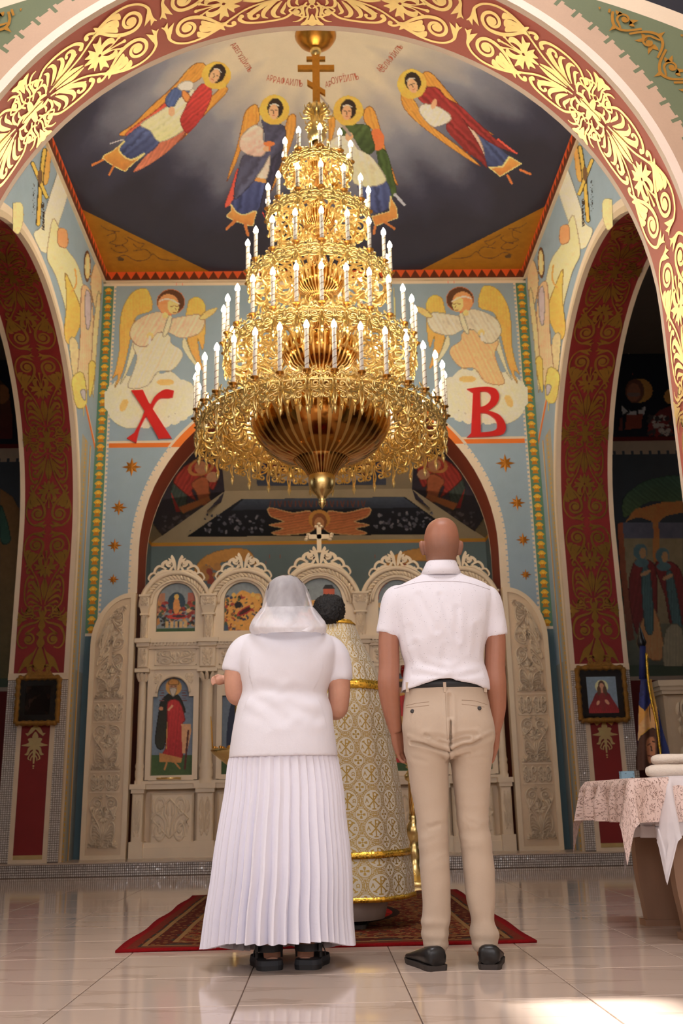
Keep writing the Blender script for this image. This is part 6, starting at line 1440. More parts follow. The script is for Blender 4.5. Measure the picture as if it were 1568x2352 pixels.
def shoe(heel, toe, w, h, name, parent, off, mats=('black', 'sole'), up=.07):
    """low shoe: sole and upper, heel and toe on the floor plan"""
    h0, t0 = np.array(heel, float), np.array(toe, float); L = np.linalg.norm(t0-h0); d = (t0-h0)/L; sd = np.array([d[1], -d[0]])
    prof = [(0, .62, .86), (.03, .84, .98), (.12, .95, 1), (.30, .88, .90), (.50, .94, .72), (.72, 1.05, .52), (.88, .84, .42), (.96, .58, .32), (1.0, .28, .24)]
    def mk(zs, grow): 
        R = []
        for tt, ww, hh in prof:
            c = h0+d*L*tt; ring = []
            for k in range(14):
                a = 2*PI*k/14; z = zs[0]+(zs[1]*hh-zs[0])*(math.copysign(abs(math.sin(a))**.55, math.sin(a))*.5+.5) if zs[2] else (zs[0] if math.sin(a) < 0 else zs[1])
                q = c+sd*(w/2*ww+grow)*math.copysign(abs(math.cos(a))**.6, math.cos(a))*(1-.22*max(0, math.sin(a))*zs[2]); ring.append((q[0]-off[0], q[1]-off[1], z-off[2]))
            R.append(ring)
        return MB().loft(R)
    u = mk((.018, h, 1), 0).build(name, MAT[mats[0]], parent, True); mk((.0, .02, 0), .003).build('sole', MAT[mats[1]], u); return u
shoe((.436, 4.165), (.355, 4.44), .094, .088, 'shoe', man, MO); shoe((.634, 4.165), (.695, 4.44), .094, .088, 'shoe', man, MO)

# ---- woman in white blouse, pleated skirt and sheer headscarf
YW = 4.42; WO = np.array([-.135, YW, 0.0])
wom = empty('person', WO, 0, 'woman in white blouse, long pleated white skirt and sheer headscarf holding a baby', 'person')
pw = lambda px, py, y=0.0: atY(px, py, YW+y)
MAT['blouse'] = M('white_blouse', lambda nt: dict(color=nt.scale(S(226, 223, 231), nt.noise(5, 4)*.06+.97), rough=.85, sheen=.2, height=nt.noise(9, 5)+nt.noise(260, 2)*.12, bstr=.3, bdist=.01))
MAT['skirt'] = M('white_pleated_cloth', lambda nt: dict(color=nt.scale(S(228, 225, 236), nt.noise(5, 4)*.06+.97), rough=.7, sheen=.2, height=nt.noise(120, 2), bstr=.08, bdist=.004))
MAT['hair_w'] = M('dark_brown_hair', lambda nt: dict(color=nt.scale(S(64, 42, 32), nt.noise(8, 5)*.6+.7), rough=.45, height=nt.noise(30, 4, stretch=(9, 9, 1)), bstr=.6, bdist=.006))
MAT['hair_b'] = M('black_hair', lambda nt: dict(color=S(18, 15, 15), rough=.5, height=nt.noise(40, 4, stretch=(6, 6, 1)), bstr=.8, bdist=.008))
def head(mb, px, y0, y1, hw, pj, Y, yaw=0.0):
    """head and neck: crown row y0, nape row y1, half width in px"""
    H = y1-y0; rows = [(y0+1, -.15*hw, .012), (y0+.03*H, -.45*hw, .05), (y0+.12*H, -.76*hw, .076), (y0+.27*H, -.96*hw, .096), (y0+.45*H, -hw, .10), (y0+.62*H, -.97*hw, .098), (y0+.78*H, -.86*hw, .085), (y0+.92*H, -.72*hw, .062), (y0+1.1*H, -.72*hw, .058), (y0+1.3*H, -.85*hw, .06)]
    mb.loft(sil([(r, px+w, px-w, d, .01) for r, w, d in rows], Y, 30, 2.1))
    f = pj(px, y0+.52*H)
    limb(mb, [f+np.array([0, .10, .03]), f+np.array([0, .118, .0]), f+np.array([0, .122, -.012])], [.009, .013, .010], 8); ball(mb, f+np.array([0, .07, -.06]), .042, .04, .04)
    limb(mb, [f+np.array([-.03, .098, .034]), f+np.array([.03, .098, .034])], [.009, .009], 8); limb(mb, [f+np.array([-.02, .110, -.036]), f+np.array([.02, .110, -.036])], [.007, .007], 8)
    for s in (-1, 1): ball(mb, f+np.array([s*(.078), .01, 0]), .012, .018, .03)
mb = MB(); head(mb, 657, 1328, 1425, 40, pw, YW)
mb.loft(sil([(1440, 620, 705, .07), (1460, 580, 745, .10), (1520, 560, 765, .13), (1590, 562, 745, .14), (1660, 545, 757, .15), (1740, 540, 762, .16), (1800, 545, 757, .15)], YW, 24))
for s, x in ((-1, 626), (1, 700)):
    limb(mb, [pw(x-s*(-10), 1780), pw(x+s*6, 1900), pw(x, 2050), pw(x, 2150, -.03), pw(x, 2200, -.05)], [.10, .085, .06, .043, .037], 14)
    a = pw(x, 2205, -.07); limb(mb, [a+np.array([0, -.035, -.022]), a+np.array([s*.012, .04, -.034]), a+np.array([s*.03, .13, -.042])], [.040, .040, .030], 14)
# arms bent forward to carry the baby
P1 = [pw(563, 1490), pw(543, 1540, .0), pw(541, 1580, .01), pw(546, 1597, .05), pw(560, 1592, .16), pw(590, 1575, .27)]; limb(mb, P1, [.058, .052, .048, .047, .040, .030], 18)
d = P1[-1]-P1[-2]; hand(mb, P1[-1], d, (0.2, .1, 1), (0, 1, .3), .92, .35)
P2 = [pw(763, 1495), pw(777, 1555, .0), pw(778, 1605, .01), pw(772, 1630, .05), pw(750, 1622, .17), pw(715, 1600, .28)]; limb(mb, P2, [.058, .052, .047, .046, .040, .030], 18)
d = P2[-1]-P2[-2]; hand(mb, P2[-1], d, (-.2, .1, 1), (0, 1, .3), .92, .35)
me = meld(mb, .005, 5); setv(me, verts(me)-WO); mobj('body', me, MAT['skin_w'], wom, True)
# hair, gathered at the nape
mb = MB(); H0 = sil([(1323, 651, 663, .012, .0), (1326, 638, 678, .055, 0), (1338, 620, 694, .088, 0), (1356, 612, 702, .108, -.004), (1378, 611, 702, .108, -.012), (1400, 618, 696, .09, -.035), (1418, 630, 684, .05, -.06)], YW, 30, 2.1)
mb.loft(H0); ball(mb, pw(658, 1402, -.10), .05, .04, .05); me = meld(mb, .006, 3); setv(me, verts(me)-WO); mobj('hair', me, MAT['hair_w'], wom, True)
# blouse
mb = MB()
mb.loft(sil([(1444, 612, 716, .07), (1452, 585, 742, .09), (1468, 562, 764, .12), (1490, 552, 774, .145, -.005), (1520, 549, 772, .16, -.01), (1550, 552, 765, .165, -.012), (1578, 557, 755, .163, -.008), (1595, 554, 750, .160, -.004), (1614, 547, 757, .166, -.008), (1640, 542, 763, .176, -.012), (1670, 536, 767, .184, -.016), (1705, 531, 771, .19, -.018), (1736, 527, 775, .192, -.018), (1740, 529, 773, .188, -.018), (1741, 560, 740, .15, -.01)], YW, 48, 2.3))
for A in ([(600, 1478), (573, 1484), (556, 1500), (543, 1525), (538.5, 1543), (538, 1545)], [(725, 1482), (752, 1488), (768, 1506), (778, 1535), (780, 1560), (780, 1562)]): limb(mb, [pw(*q) for q in A], [.04, .058, .064, .060, .057, .048], 22, dense=5)
me = meld(mb, .006, 6)
crease(me, [([(545, 1512), (553, 1535), (556, 1575)], 1.0), ([(777, 1520), (768, 1560), (752, 1592)], 1.0), ([(556, 1588), (600, 1580), (640, 1590)], .9), ([(748, 1598), (710, 1600), (670, 1588)], .9), ([(580, 1600), (620, 1625), (650, 1655)], .8), ([(655, 1600), (690, 1630), (725, 1650)], .9), ([(640, 1608), (665, 1640)], .5), ([(575, 1640), (620, 1660)], .4)], YW-.15, .0045, .022)
rumple(me, .0035, (5, 5, 7), 8, lambda V: .35+.9*np.exp(-((V[:, 2]-1.06)/.14)**2)); setv(me, verts(me)-WO); mobj('blouse', me, MAT['blouse'], wom, True)
# pleated skirt: zigzag rings, hem rising at the back
NP = 46; n = NP*6
rows = catmull([(1725, 534, 768, .175), (1750, 524.6, 776.6, .188), (1816, 518, 786.6, .205), (1883, 508, 791.6, .225), (1949, 499, 798, .245), (2015, 493, 801.5, .262), (2082, 484, 801, .275), (2130, 480, 803, .282), (2163, 478, 805, .288)], 4)
zz = np.random.default_rng(4); ph = np.cumsum(zz.uniform(.7, 1.3, NP)); ph = np.concatenate([[0], ph/ph[-1]*2*PI]); amp = zz.uniform(.6, 1.25, NP)
R = []; top = rows[0][0]
for k, (py, xl, xr, dy) in enumerate(rows):
    a, b = pw(xl, py), pw(xr, py); t = k/(len(rows)-1); cx, hx = (a[0]+b[0])/2, (b[0]-a[0])/2; z = (a[2]+b[2])/2; ring = []
    A = .007+.030*t
    for i in range(n):
        j = i//6; f = (i % 6)/6; an = ph[j]+(ph[j+1]-ph[j])*f; saw = (f/.62 if f < .62 else (1-f)/.38)
        dr = A*amp[j]*(saw-.5)*1.6+.010*t*math.sin(an*7+1.3+t*1.5)
        c, s = math.cos(an), math.sin(an); rr = 1+dr/.28
        ring.append((cx+hx*rr*math.copysign(abs(c)**.9, c)*.985, YW-.01+dy*rr*math.copysign(abs(s)**.9, s), z+t**3*(-.015-s*.045)+.006*t*math.sin(an*5)))
    R.append(ring)
mb = MB().loft(R, cap=False); mb.V = [v-WO for v in mb.V]; sk = mb.build('skirt', MAT['skirt'], wom, True)
me = sk.data; me.polygons.foreach_set('use_smooth', np.zeros(len(me.polygons), dtype=bool))
# sheer scarf: half open loft over head and shoulders, with lace edge
def m_veil(nt):
    n_ = nt.noise(3.5, 4, .6, stretch=(3, 3, 1.2)); z = nt.xyz()[2]; return dict(color=S(240, 238, 244), rough=.7, alpha=(n_*.5+.12+(1-z.ramp(1.30, 1.42))*.45).sat(), sheen=.1)
MAT['veil'] = M('sheer_white_veil', m_veil); MAT['lace'] = M('white_lace_edge', color=S(240, 236, 236), rough=.8)
VR = catmull([(1324.5, 652, 664, .02, .0), (1328, 634, 682, .062, -.0), (1340, 619, 695, .098, .0), (1358, 612, 706, .116, -.006), (1382, 607, 715, .120, -.014), (1402, 602, 720, .120, -.03), (1420, 590, 731, .125, -.045), (1436, 579, 745, .135, -.055), (1450, 577, 749, .150, -.06), (1462, 583, 748, .163, -.055), (1470, 596, 742, .168, -.05)], 4)
R = []; nv = 40
for k, (py, xl, xr, dy, oy) in enumerate(VR):
    a, b = pw(xl, py), pw(xr, py); cx, hx = (a[0]+b[0])/2, (b[0]-a[0])/2; t = k/(len(VR)-1); ring = []
    for i in range(nv+1):
        an = PI*.86+(PI*1.28)*i/nv; c, s = math.cos(an), math.sin(an)
        w = .006*t*math.sin(i*1.1+t*5)+.004*math.sin(i*.5+k*.35)*t
        ring.append((cx+(hx+w)*c, YW+oy+(dy+w)*s, (a[2]+b[2])/2+(.014*math.sin(PI*i/nv)-.02)*t*t*-.6+.004*math.sin(i*.9)*t))
    R.append(ring)
mb = MB().loft(R, closed=False, cap=False); mb.V = [v-WO for v in mb.V]; veil = mb.build('headscarf', MAT['veil'], wom, True)
for e, nm in ((0, 'lace_edge'), (nv, 'lace_edge')):
    P = [np.array(r[e])-WO for r in R]; MB().tube(P, [.0045+.002*(i % 2) for i in range(len(P))], 6).build(nm, MAT['lace'], veil, True)
# second, looser layer of the scarf lying round the shoulders
R2 = []
for k, (py, xl, xr, dy, oy) in enumerate(catmull([(1402, 600, 722, .124, -.03), (1422, 585, 737, .134, -.045), (1440, 577, 747, .146, -.055), (1453, 577.5, 749, .158, -.058), (1464, 588, 746, .160, -.05)], 4)):
    a, b = pw(xl, py), pw(xr, py); cx, hx = (a[0]+b[0])/2, (b[0]-a[0])/2
    R2.append([(cx+hx*math.cos(an)*1.005, YW+oy+(dy+.004)*math.sin(an), (a[2]+b[2])/2-.012*math.sin(PI*i/30)**2) for i, an in enumerate(np.linspace(PI*1.0, PI*2.0, 31))])
mb = MB().loft(R2, closed=False, cap=False); mb.V = [v-WO for v in mb.V]; mb.build('scarf_fold', MAT['veil'], veil, True)
# sandals
MAT['sandal'] = M('black_sandal', color=S(26, 26, 30), rough=.6); MAT['sandalsole'] = M('grey_sandal_sole', color=S(44, 46, 52), rough=.7)
for s, xc in ((-1, -.210), (1, -.075)):
    h0 = np.array([xc, 4.268]); t0 = h0+np.array([s*.055, .245]); d = (t0-h0)/np.linalg.norm(t0-h0); sd = np.array([d[1], -d[0]]); L = np.linalg.norm(t0-h0); R = []; R_ = []
    for tt, ww in catmull([(0, .50), (.03, .78), (.10, .97), (.20, 1.0), (.4, .88), (.7, 1.08), (.9, .85), (1, .4)], 4):
        c = h0+d*L*tt; w = .052*ww; R.append([(c[0]+sd[0]*w*q, c[1]+sd[1]*w*q, z) for q, z in ((-1, .0), (1, .0), (1.05, .018), (-1.05, .018))]); R_.append([(c[0]+sd[0]*w*q, c[1]+sd[1]*w*q, z) for q, z in ((-1.04, .018), (1.04, .018), (.98, .036), (-.98, .036))])
    mb = MB().loft(R); mb.V = [v-WO for v in mb.V]; sn = mb.build('sandal', MAT['sandal'], wom); mb = MB().loft(R_); mb.V = [v-WO for v in mb.V]; mb.build('footbed', MAT['sandalsole'], sn)
    def strap(t0_, z, back, w, nm, span=(0, 1)):
        P = []
        for i in range(15):
            a = PI*(span[0]+(span[1]-span[0])*i/14); c = h0+d*(t0_-back*math.sin(a)); q = c+sd*.053*math.cos(a); P.append((q[0]-WO[0], q[1]-WO[1], z-WO[2]))
        R = [[(p[0], p[1], p[2]-w/2), (p[0], p[1], p[2]+w/2)] for p in P]; o = MB().loft(R, closed=False, cap=False).build(nm, MAT['sandal'], sn); m_ = o.modifiers.new('t', 'SOLIDIFY'); m_.thickness = .005; m_.offset = 0
    strap(.055, .081, .062, .027, 'heel_strap'); strap(.055, .060, .02, .035, 'side_strap', (0, .16)); strap(.055, .060, .02, .035, 'side_strap', (.84, 1))
    P = [(h0+d*.15+sd*.05*math.cos(a))for a in np.linspace(0, PI, 9)]; R = [[(p[0]-WO[0], p[1]-WO[1]-.02, .036+.06*math.sin(a)), (p[0]-WO[0], p[1]-WO[1]+.03, .034+.05*math.sin(a))] for p, a in zip(P, np.linspace(0, PI, 9))]
    o = MB().loft(R, closed=False, cap=False).build('instep_strap', MAT['sandal'], sn); o.modifiers.new('t', 'SOLIDIFY').thickness = .004
    c = h0+d*.02+sd*.055*(1 if s > 0 else -1); MB().box(c[0]-WO[0]-.006, c[0]-WO[0]+.006, c[1]-WO[1]-.014, c[1]-WO[1]+.01, .07, .098).build('buckle', MAT['sandal'], sn)

# ---- baby held in front of the woman
YB = 4.80; BO = np.array([-.20, YB, 1.02])
baby = empty('person', BO, 0, 'baby held before the woman, one bare arm reaching out to the left', 'person')
pb = lambda px, py, y=0.0: atY(px, py, YB+y)
mb = MB(); c = pb(628, 1515); ball(mb, c+np.array([0, .02, 0]), .062, .072, .068, 20); ball(mb, c+np.array([0, .06, -.02]), .035, .04, .035); ball(mb, c+np.array([0, .095, -.005]), .008, .010, .008)
limb(mb, [c+np.array([0, 0, -.05]), pb(628, 1555), pb(640, 1590), pb(655, 1620)], [.035, .075, .085, .07], 18)
A = [pb(600, 1553), pb(570, 1556, -.01), pb(540, 1558, -.02), pb(525, 1559, -.03), pb(513, 1561, -.035)]; limb(mb, A, [.034, .031, .028, .021, .021], 14)
d = np.array([-1, .0, -.05]); w_ = A[-1]; limb(mb, [w_, w_+d*.018, w_+d*.034], [.020, .025, .020], 12)
for o_, L in ((.014, .030), (.005, .034), (-.005, .032), (-.014, .026)): finger(mb, w_+d*.030+np.array([0, -.004, o_]), d+np.array([0, -.1, o_*6]), .55, L, .0058, (0, -1, 0))
limb(mb, [w_+d*.012+np.array([0, -.008, .016]), w_+d*.028+np.array([0, -.014, .020]), w_+d*.040+np.array([0, -.014, .014])], [.008, .0065, .0055], 8)
limb(mb, [pb(655, 1553), pb(690, 1560, .03), pb(715, 1575, .06)], [.034, .03, .022], 12); hand(mb, pb(715, 1575, .06), (1, .3, -.2), (0, 1, 0), (0, 0, 1), .42, .4)
for s in (-1, 1): limb(mb, [pb(650+s*18, 1615), pb(668+s*22, 1640, .06), pb(660+s*20, 1668, .03), pb(662+s*20, 1676, .07)], [.05, .042, .026, .018], 12)
me = meld(mb, .0032, 4); setv(me, verts(me)-BO); mobj('body', me, MAT['skin_w'], baby, True)
mb = MB(); limb(mb, [c+np.array([0, 0, -.07]), pb(629, 1552), pb(640, 1590), pb(656, 1632)], [.03, .082, .092, .085], 20); me = meld(mb, .006, 4); setv(me, verts(me)-BO); mobj('gown', me, MAT['blouse'], baby, True)

# ---- priest in brocade vestment
YP = 5.60; PO = np.array([.075, YP, 0.0])
pr = empty('person', PO, 0, 'dark-haired priest in white and gold brocade vestment standing between the couple', 'person')
pp = lambda px, py, y=0.0: atY(px, py, YP+y)
def m_brocade(nt):
    u, v = nt.uv(); T_ = .138; a, b = u.rep(T_), v.rep(T_); R = hyp(a, b); a2, b2 = (u+T_/2).rep(T_), (v+T_/2).rep(T_); R2 = hyp(a2, b2)
    ln = lambda d, c, w: (d-c).abs() < w
    g = ln(R, .0560, .0017).max(ln(R, .0650, .0017))
    bead = ((a.atan2(b)*30).sin() > 0)*ln(R, .0605, .0018); g = g.max(bead)
    g = g.max(ln(R2, .0310, .0015)).max(ln(R2, .0375, .0011))
    cr = (a2.abs().min(b2.abs()) < .0032+R2*.16)*(R2 < .021)*((a2.abs()-b2.abs()).abs() > .004); g = g.max(cr).max(R2 < .004)
    # monogram: crossed strokes, upright with a bow, small letters at the sides
    ina = R < .052
    X = seg(a, b, -.028, -.028, .028, .028).min(seg(a, b, -.028, .028, .028, -.028)); up = seg(a, b, 0, -.042, 0, .040); bow = (hyp(a-.010, b-.030)-.010).abs()
    X = X.min(seg(a, b, -.034, .027, -.022, .032)).min(seg(a, b, .022, .032, .034, .027)).min(seg(a, b, -.034, -.027, -.022, -.032)).min(seg(a, b, .022, -.032, .034, -.027)).min(seg(a, b, -.009, -.042, .009, -.042))
    A_ = seg(a, b, -.044, -.010, -.037, .010).min(seg(a, b, -.030, -.010, -.037, .010)).min(seg(a, b, -.041, -.002, -.033, -.002))
    om = (hyp(a-.037, b-.001)-.007).abs().max((b*-1-.0045)).min(seg(a, b, .029, -.009, .034, -.009)).min(seg(a, b, .040, -.009, .045, -.009))
    g = g.max(ina*((X.min(up) < .0034).max(bow < .0026).max(A_.min(om) < .0020)))
    # knots between roundels
    a3 = (u+T_/2).rep(T_); b3 = (v+T_/2).rep(T_); K1 = hyp(a3, b); K2 = hyp(a, b3); g = g.max(ln(K1.min(K2), .0085, .0013)).max(ln(K1.min(K2), .013, .0011))
    lf = (a2.abs().min(b2.abs()) < .006)*R2.band(.041, .056)*((R2-.041)*.4+a2.abs().min(b2.abs()) < .0065); g = g.max(lf)
    g = g.sat()
    w = nt.noise(2.5, 3)
    return dict(color=nt.mix(g, S(208, 200, 182), S(178, 148, 74)), metal=g*.55, rough=g*-.32+.78, sheen=.1, height=g*.8+nt.noise(400, 2)*.2, bstr=.25, bdist=.002)
MAT['brocade'] = M('white_gold_brocade', m_brocade)
MAT['trim'] = M('gold_braid', lambda nt: dict(color=nt.scale(S(232, 186, 72), (nt.vor(70) > .35)*.5+.65), metal=.85, rough=.32, height=nt.vor(70), bstr=.6, bdist=.003))
MAT['cassock'] = M('grey_cassock', color=S(176, 166, 158), rough=.8)
rows = catmull([(1431, 724, 800, .075), (1440, 714, 813, .085), (1478, 700, 829, .12), (1553, 668, 866, .165), (1615, 652, 882, .19), (1698, 638, 895, .21), (1750, 628, 906, .225), (1849, 612, 921, .25), (1949, 600, 934, .27), (2015, 592, 944, .285), (2070, 588, 947.5, .295)], 6)
n = 120; R = []; UV = []; vl = 0; prev = None
tilt = lambda t, an: .05*t*math.sin(an)*-0.35
for k, (py, xl, xr, dy) in enumerate(rows):
    a, b = pp(xl, py), pp(xr, py); cx, hx, z = (a[0]+b[0])/2, (b[0]-a[0])/2, (a[2]+b[2])/2; t = k/(len(rows)-1); ring = []
    for i in range(n+1):
        an = PI/2+2*PI*i/n; c, s = math.cos(an), math.sin(an); w = .012*t*math.sin(an*6+1)+.008*t*math.sin(an*11)
        ring.append((cx+(hx+w)*c, YP+(dy+w)*s, z))
    if prev is not None: vl += math.hypot(z-prev[0], hx-prev[1])
    prev = (z, hx); R.append(ring); UV += [((i/n-.5)*2*PI*.36, -vl) for i in range(n+1)]
mb = MB().loft(R, closed=False, cap=False); V = np.concatenate(mb.V)-PO; vest = obj('vestment', V, mb.F, MAT['brocade'], pr, True, uv=UV)
def braid(py, h, tiltpx, nm):
    RR = []
    for dz in (-h/2, h/2):
        ring = []
        for i in range(n):
            an = 2*PI*i/n; c, s = math.cos(an), math.sin(an); y_ = py+dz+tiltpx*c
            q = [np.interp(y_, rows[:, 0], rows[:, j]) for j in (1, 2, 3)]; a, b = pp(q[0], y_), pp(q[1], y_); cx, hx = (a[0]+b[0])/2, (b[0]-a[0])/2; t = np.interp(y_, rows[:, 0], np.linspace(0, 1, len(rows))); w = .012*t*math.sin(an*6+1)+.008*t*math.sin(an*11)+.004
            ring.append((cx+(hx+w)*c, YP+(q[2]+w)*s, (a[2]+b[2])/2))
        RR.append(ring)
    m_ = MB().loft(RR, cap=False); m_.V = [v-PO for v in m_.V]; o = m_.build(nm, MAT['trim'], vest, True); o.modifiers.new('t', 'SOLIDIFY').thickness = .004
braid(1437, 9, 0, 'collar_braid'); braid(1583, 20, 2, 'shoulder_braid'); braid(1968, 15, -4, 'lower_braid'); braid(2065, 11, -2, 'hem_braid')
R = []
for py, xl, xr, d in ((2000, 640, 896, .22), (2060, 640, 896, .22), (2117, 644, 884, .22)): a, b = pp(xl, py), pp(xr, py); R.append(ell_ring(a[0], b[0], YP, d, a[2], 40, 2.2))
mb = MB().loft(R); mb.V = [v-PO for v in mb.V]; mb.build('cassock', MAT['cassock'], pr, True)
mb = MB(); head(mb, 757, 1374, 1440, 33, pp, YP)
mb.loft(sil([(1445, 725, 795, .06), (1500, 690, 838, .10), (1600, 690, 835, .12), (1750, 680, 840, .13), (1850, 690, 830, .12)], YP, 24))
for s, x in ((-1, 722), (1, 812)):
    limb(mb, [pp(x-s*10, 1830), pp(x, 1950), pp(x, 2080), pp(x, 2125)], [.08, .07, .05, .04], 12); a = pp(x, 2128); limb(mb, [a+np.array([0, -.03, -.02]), a+np.array([0, .12, -.035])], [.036, .03], 10)
    P = [pp(757+s*62, 1500), pp(757+s*80, 1600, .05), pp(757+s*74, 1640, .14), pp(757+s*30, 1625, .27)]; limb(mb, P, [.055, .05, .045, .03], 14); hand(mb, P[-1], P[-1]-P[-2], (0, .3, -1), (0, 1, 0), .95, .4)
me = meld(mb, .006, 5); setv(me, verts(me)-PO); mobj('body', me, MAT['skin_m2'] if 'skin_m2' in MAT else MAT['skin_w'], pr, True)
mb = MB(); mb.loft(sil([(1373, 748, 766, .02), (1376, 736, 777, .06), (1386, 724, 787, .095, -.005), (1402, 719.5, 791, .112, -.012), (1420, 722, 790, .108, -.02), (1436, 728, 785, .09, -.03), (1444, 735, 778, .06, -.03)], YP, 30, 2.1)); me = meld(mb, .006, 3)
V = verts(me); setv(me, V+normals(me)*(.003*np.random.default_rng(1).normal(0, 1, len(V)))[:, None]-PO); mobj('hair', me, MAT['hair_b'], pr, True)
pr.location.z = .0125
shoe((.165, 5.43), (.185, 5.70), .10, .09, 'shoe', pr, PO); shoe((-.03, 5.43), (-.05, 5.70), .10, .09, 'shoe', pr, PO)

# ------------------------------------------------------------------ carpet
def m_carpet(nt):
    x, y, z = nt.xyz(); dx = .955-x.abs(); dy = 1.40-y.abs(); d = dx.min(dy)
    n1 = nt.noise(10, 5, .65, stretch=(1.6, 1, 1)); n2 = nt.vor(16, stretch=(1.5, 1, 1)); n3 = nt.noise(26, 4, .7); v2 = nt.vor(34)
    base = nt.mix(n1 > .5, S(96, 38, 26), S(120, 78, 44)); base = nt.mix((n2 < .26)*(n3 > .45), base, S(150, 112, 66)); base = nt.mix((v2 < .2), base, S(150, 40, 30)); base = nt.mix((n3 > .60), base, S(44, 34, 30)); base = nt.mix((n1 > .63)*(n2 > .4), base, S(56, 60, 56))
    med = hyp(x/.42, y/.62); base = nt.mix((med < 1.0)*(n3 < .56), base, S(164, 26, 26)); base = nt.mix(med.band(.93, 1.03), base, S(46, 30, 26))
    bord = nt.mix((nt.vor(24) < .30), S(84, 34, 24), S(136, 96, 54)); bord = nt.mix(((x*16).sin()*(y*16).sin()).abs() > .55, bord, S(58, 50, 42))
    c = nt.mix(d < .25, base, bord); c = nt.mix(d.band(.225, .25), c, S(140, 104, 64)); c = nt.mix(d.band(.10, .125), c, S(140, 104, 64)); c = nt.mix(d < .085, c, S(112, 44, 30)); c = nt.mix(d < .04, c, S(136, 20, 24))
    c = nt.scale(c, nt.noise(60, 2)*.5+.55)
    return dict(color=c, rough=1.0, spec=.08, height=nt.noise(160, 3), bstr=.5, bdist=.004)
MAT['carpet'] = M('red_patterned_carpet', m_carpet)
cy = 6.28; nx, ny = 40, 56; V = []; F = []
for j in range(ny+1):
    for i in range(nx+1):
        x, y = -.955+1.91*i/nx, -1.40+2.80*j/ny; V.append((x+.006*math.sin(y*7), y+.004*math.sin(x*9), .011+.0015*math.sin(x*11+y*7)))
for j in range(ny):
    for i in range(nx): a = j*(nx+1)+i; F.append((a, a+1, a+nx+2, a+nx+1))
carpet = obj('carpet', V, F, MAT['carpet'], smooth=True); carpet.location = (.01, cy, 0); carpet.modifiers.new('t', 'SOLIDIFY').thickness = .0105
tag(carpet, 'red oriental carpet with patterned border on the marble floor', 'carpet')

# ------------------------------------------------------------------ floor candle stands before the screen
MAT['wax'] = M('thin_wax_taper', color=S(226, 170, 70), rough=.5, sss=.2); MAT['redglass'] = M('red_lamp_glass', color=S(120, 8, 10), rough=.1, plain=True)
MAT['flame'] = M('taper_flame', color=(1, .7, .3, 1), plain=True, ecol=(1, .7, .35, 1), emis=30.0)
def stand(x, y, label, tapers):
    r = empty('candle_stand', (x, y, 0), 0, label, 'candle stand', 'brass candle stands')
    MB().lathe([(.0, .0), (.19, .0), (.20, .015), (.185, .035), (.13, .05), (.10, .09), (.055, .14), (.05, .17)], 28).build('base', MAT['brass'], r, True)
    for k in range(3): a = 2*PI*k/3+.4; MB().lathe([(.001, 0), (.022, .006), (.026, .02), (.018, .034), (.001, .04)], 10, (.17*math.cos(a), .17*math.sin(a), 0)).build('foot', MAT['brass'], r, True)
    MB().lathe([(.05, .17), (.042, .20), (.062, .24), (.042, .28), (.035, .32), (.05, .36), (.07, .40), (.05, .45), (.03, .48), (.038, .50), (.032, .52)], 22).build('knop', MAT['brass'], r, True)
    MB().lathe([(.026, .50), (.026, .98)], 16).build('pole', MAT['brassdull'], r, True)
    mb = MB()
    for k in range(10):
        a = 2*PI*k/10; mb.tube([(.028*math.cos(a+t*2.2), .028*math.sin(a+t*2.2), .52+.28*t) for t in np.linspace(0, 1, 10)], .005, 5)
    tag(mb.build('twisted_ribs', MAT['brass'], r, True), kind='stuff')
    MB().lathe([(.03, .78), (.055, .80), (.062, .83), (.04, .86), (.026, .88), (.05, .90), (.024, .91), (.022, .94)], 22).build('upper_knop', MAT['brass'], r, True)
    MB().lathe([(.022, 0.90), (.05, 0.92), (.10, 0.96), (.19, 1.03), (.215, 1.06), (.21, 1.07), (.17, 1.04), (.03, .98)], 30).build('tray', MAT['brass'], r, True)
    for ring, m in ((.19, 14), (.12, 9)):
        for k in range(m):
            a = 2*PI*k/m; c = (ring*math.cos(a), ring*math.sin(a), 1.045); o = MB().lathe([(.006, 0), (.012, .015), (.010, .03), (.014, .045), (.009, .046)], 8, c).build('socket', MAT['brassdull'], r, True)
    for a, h in tapers:
        c = (.20*math.cos(a), .20*math.sin(a), 1.085); MB().tube([c, (c[0]*1.08, c[1]*1.08, c[2]+h)], .0035, 6).build('taper', MAT['wax'], r, True)
    MB().lathe([(.022, .98), (.018, 1.2), (.03, 1.26), (.018, 1.30), (.02, 1.56), (.04, 1.58), (.03, 1.60)], 18).build('lamp_stem', MAT['brass'], r, True)
    MB().lathe([(.03, 1.60), (.058, 1.63), (.064, 1.68), (.058, 1.72), (.05, 1.72), (.05, 1.66), (.01, 1.63)], 20).build('lamp_glass', MAT['redglass'], r, True)
    MB().lathe([(.001, 1.70), (.010, 1.712), (.008, 1.73), (.001, 1.75)], 8).build('lamp_flame', MAT['flame'], r, True)
    return r
stand(-.70, 8.42, 'brass candle stand with red lamp and thin tapers left of the woman', [(PI*.96, .22), (PI*1.04, .25)])
stand(.725, 8.34, 'brass candle stand half hidden between the priest and the man', [(0, .24), (.3, .2)])

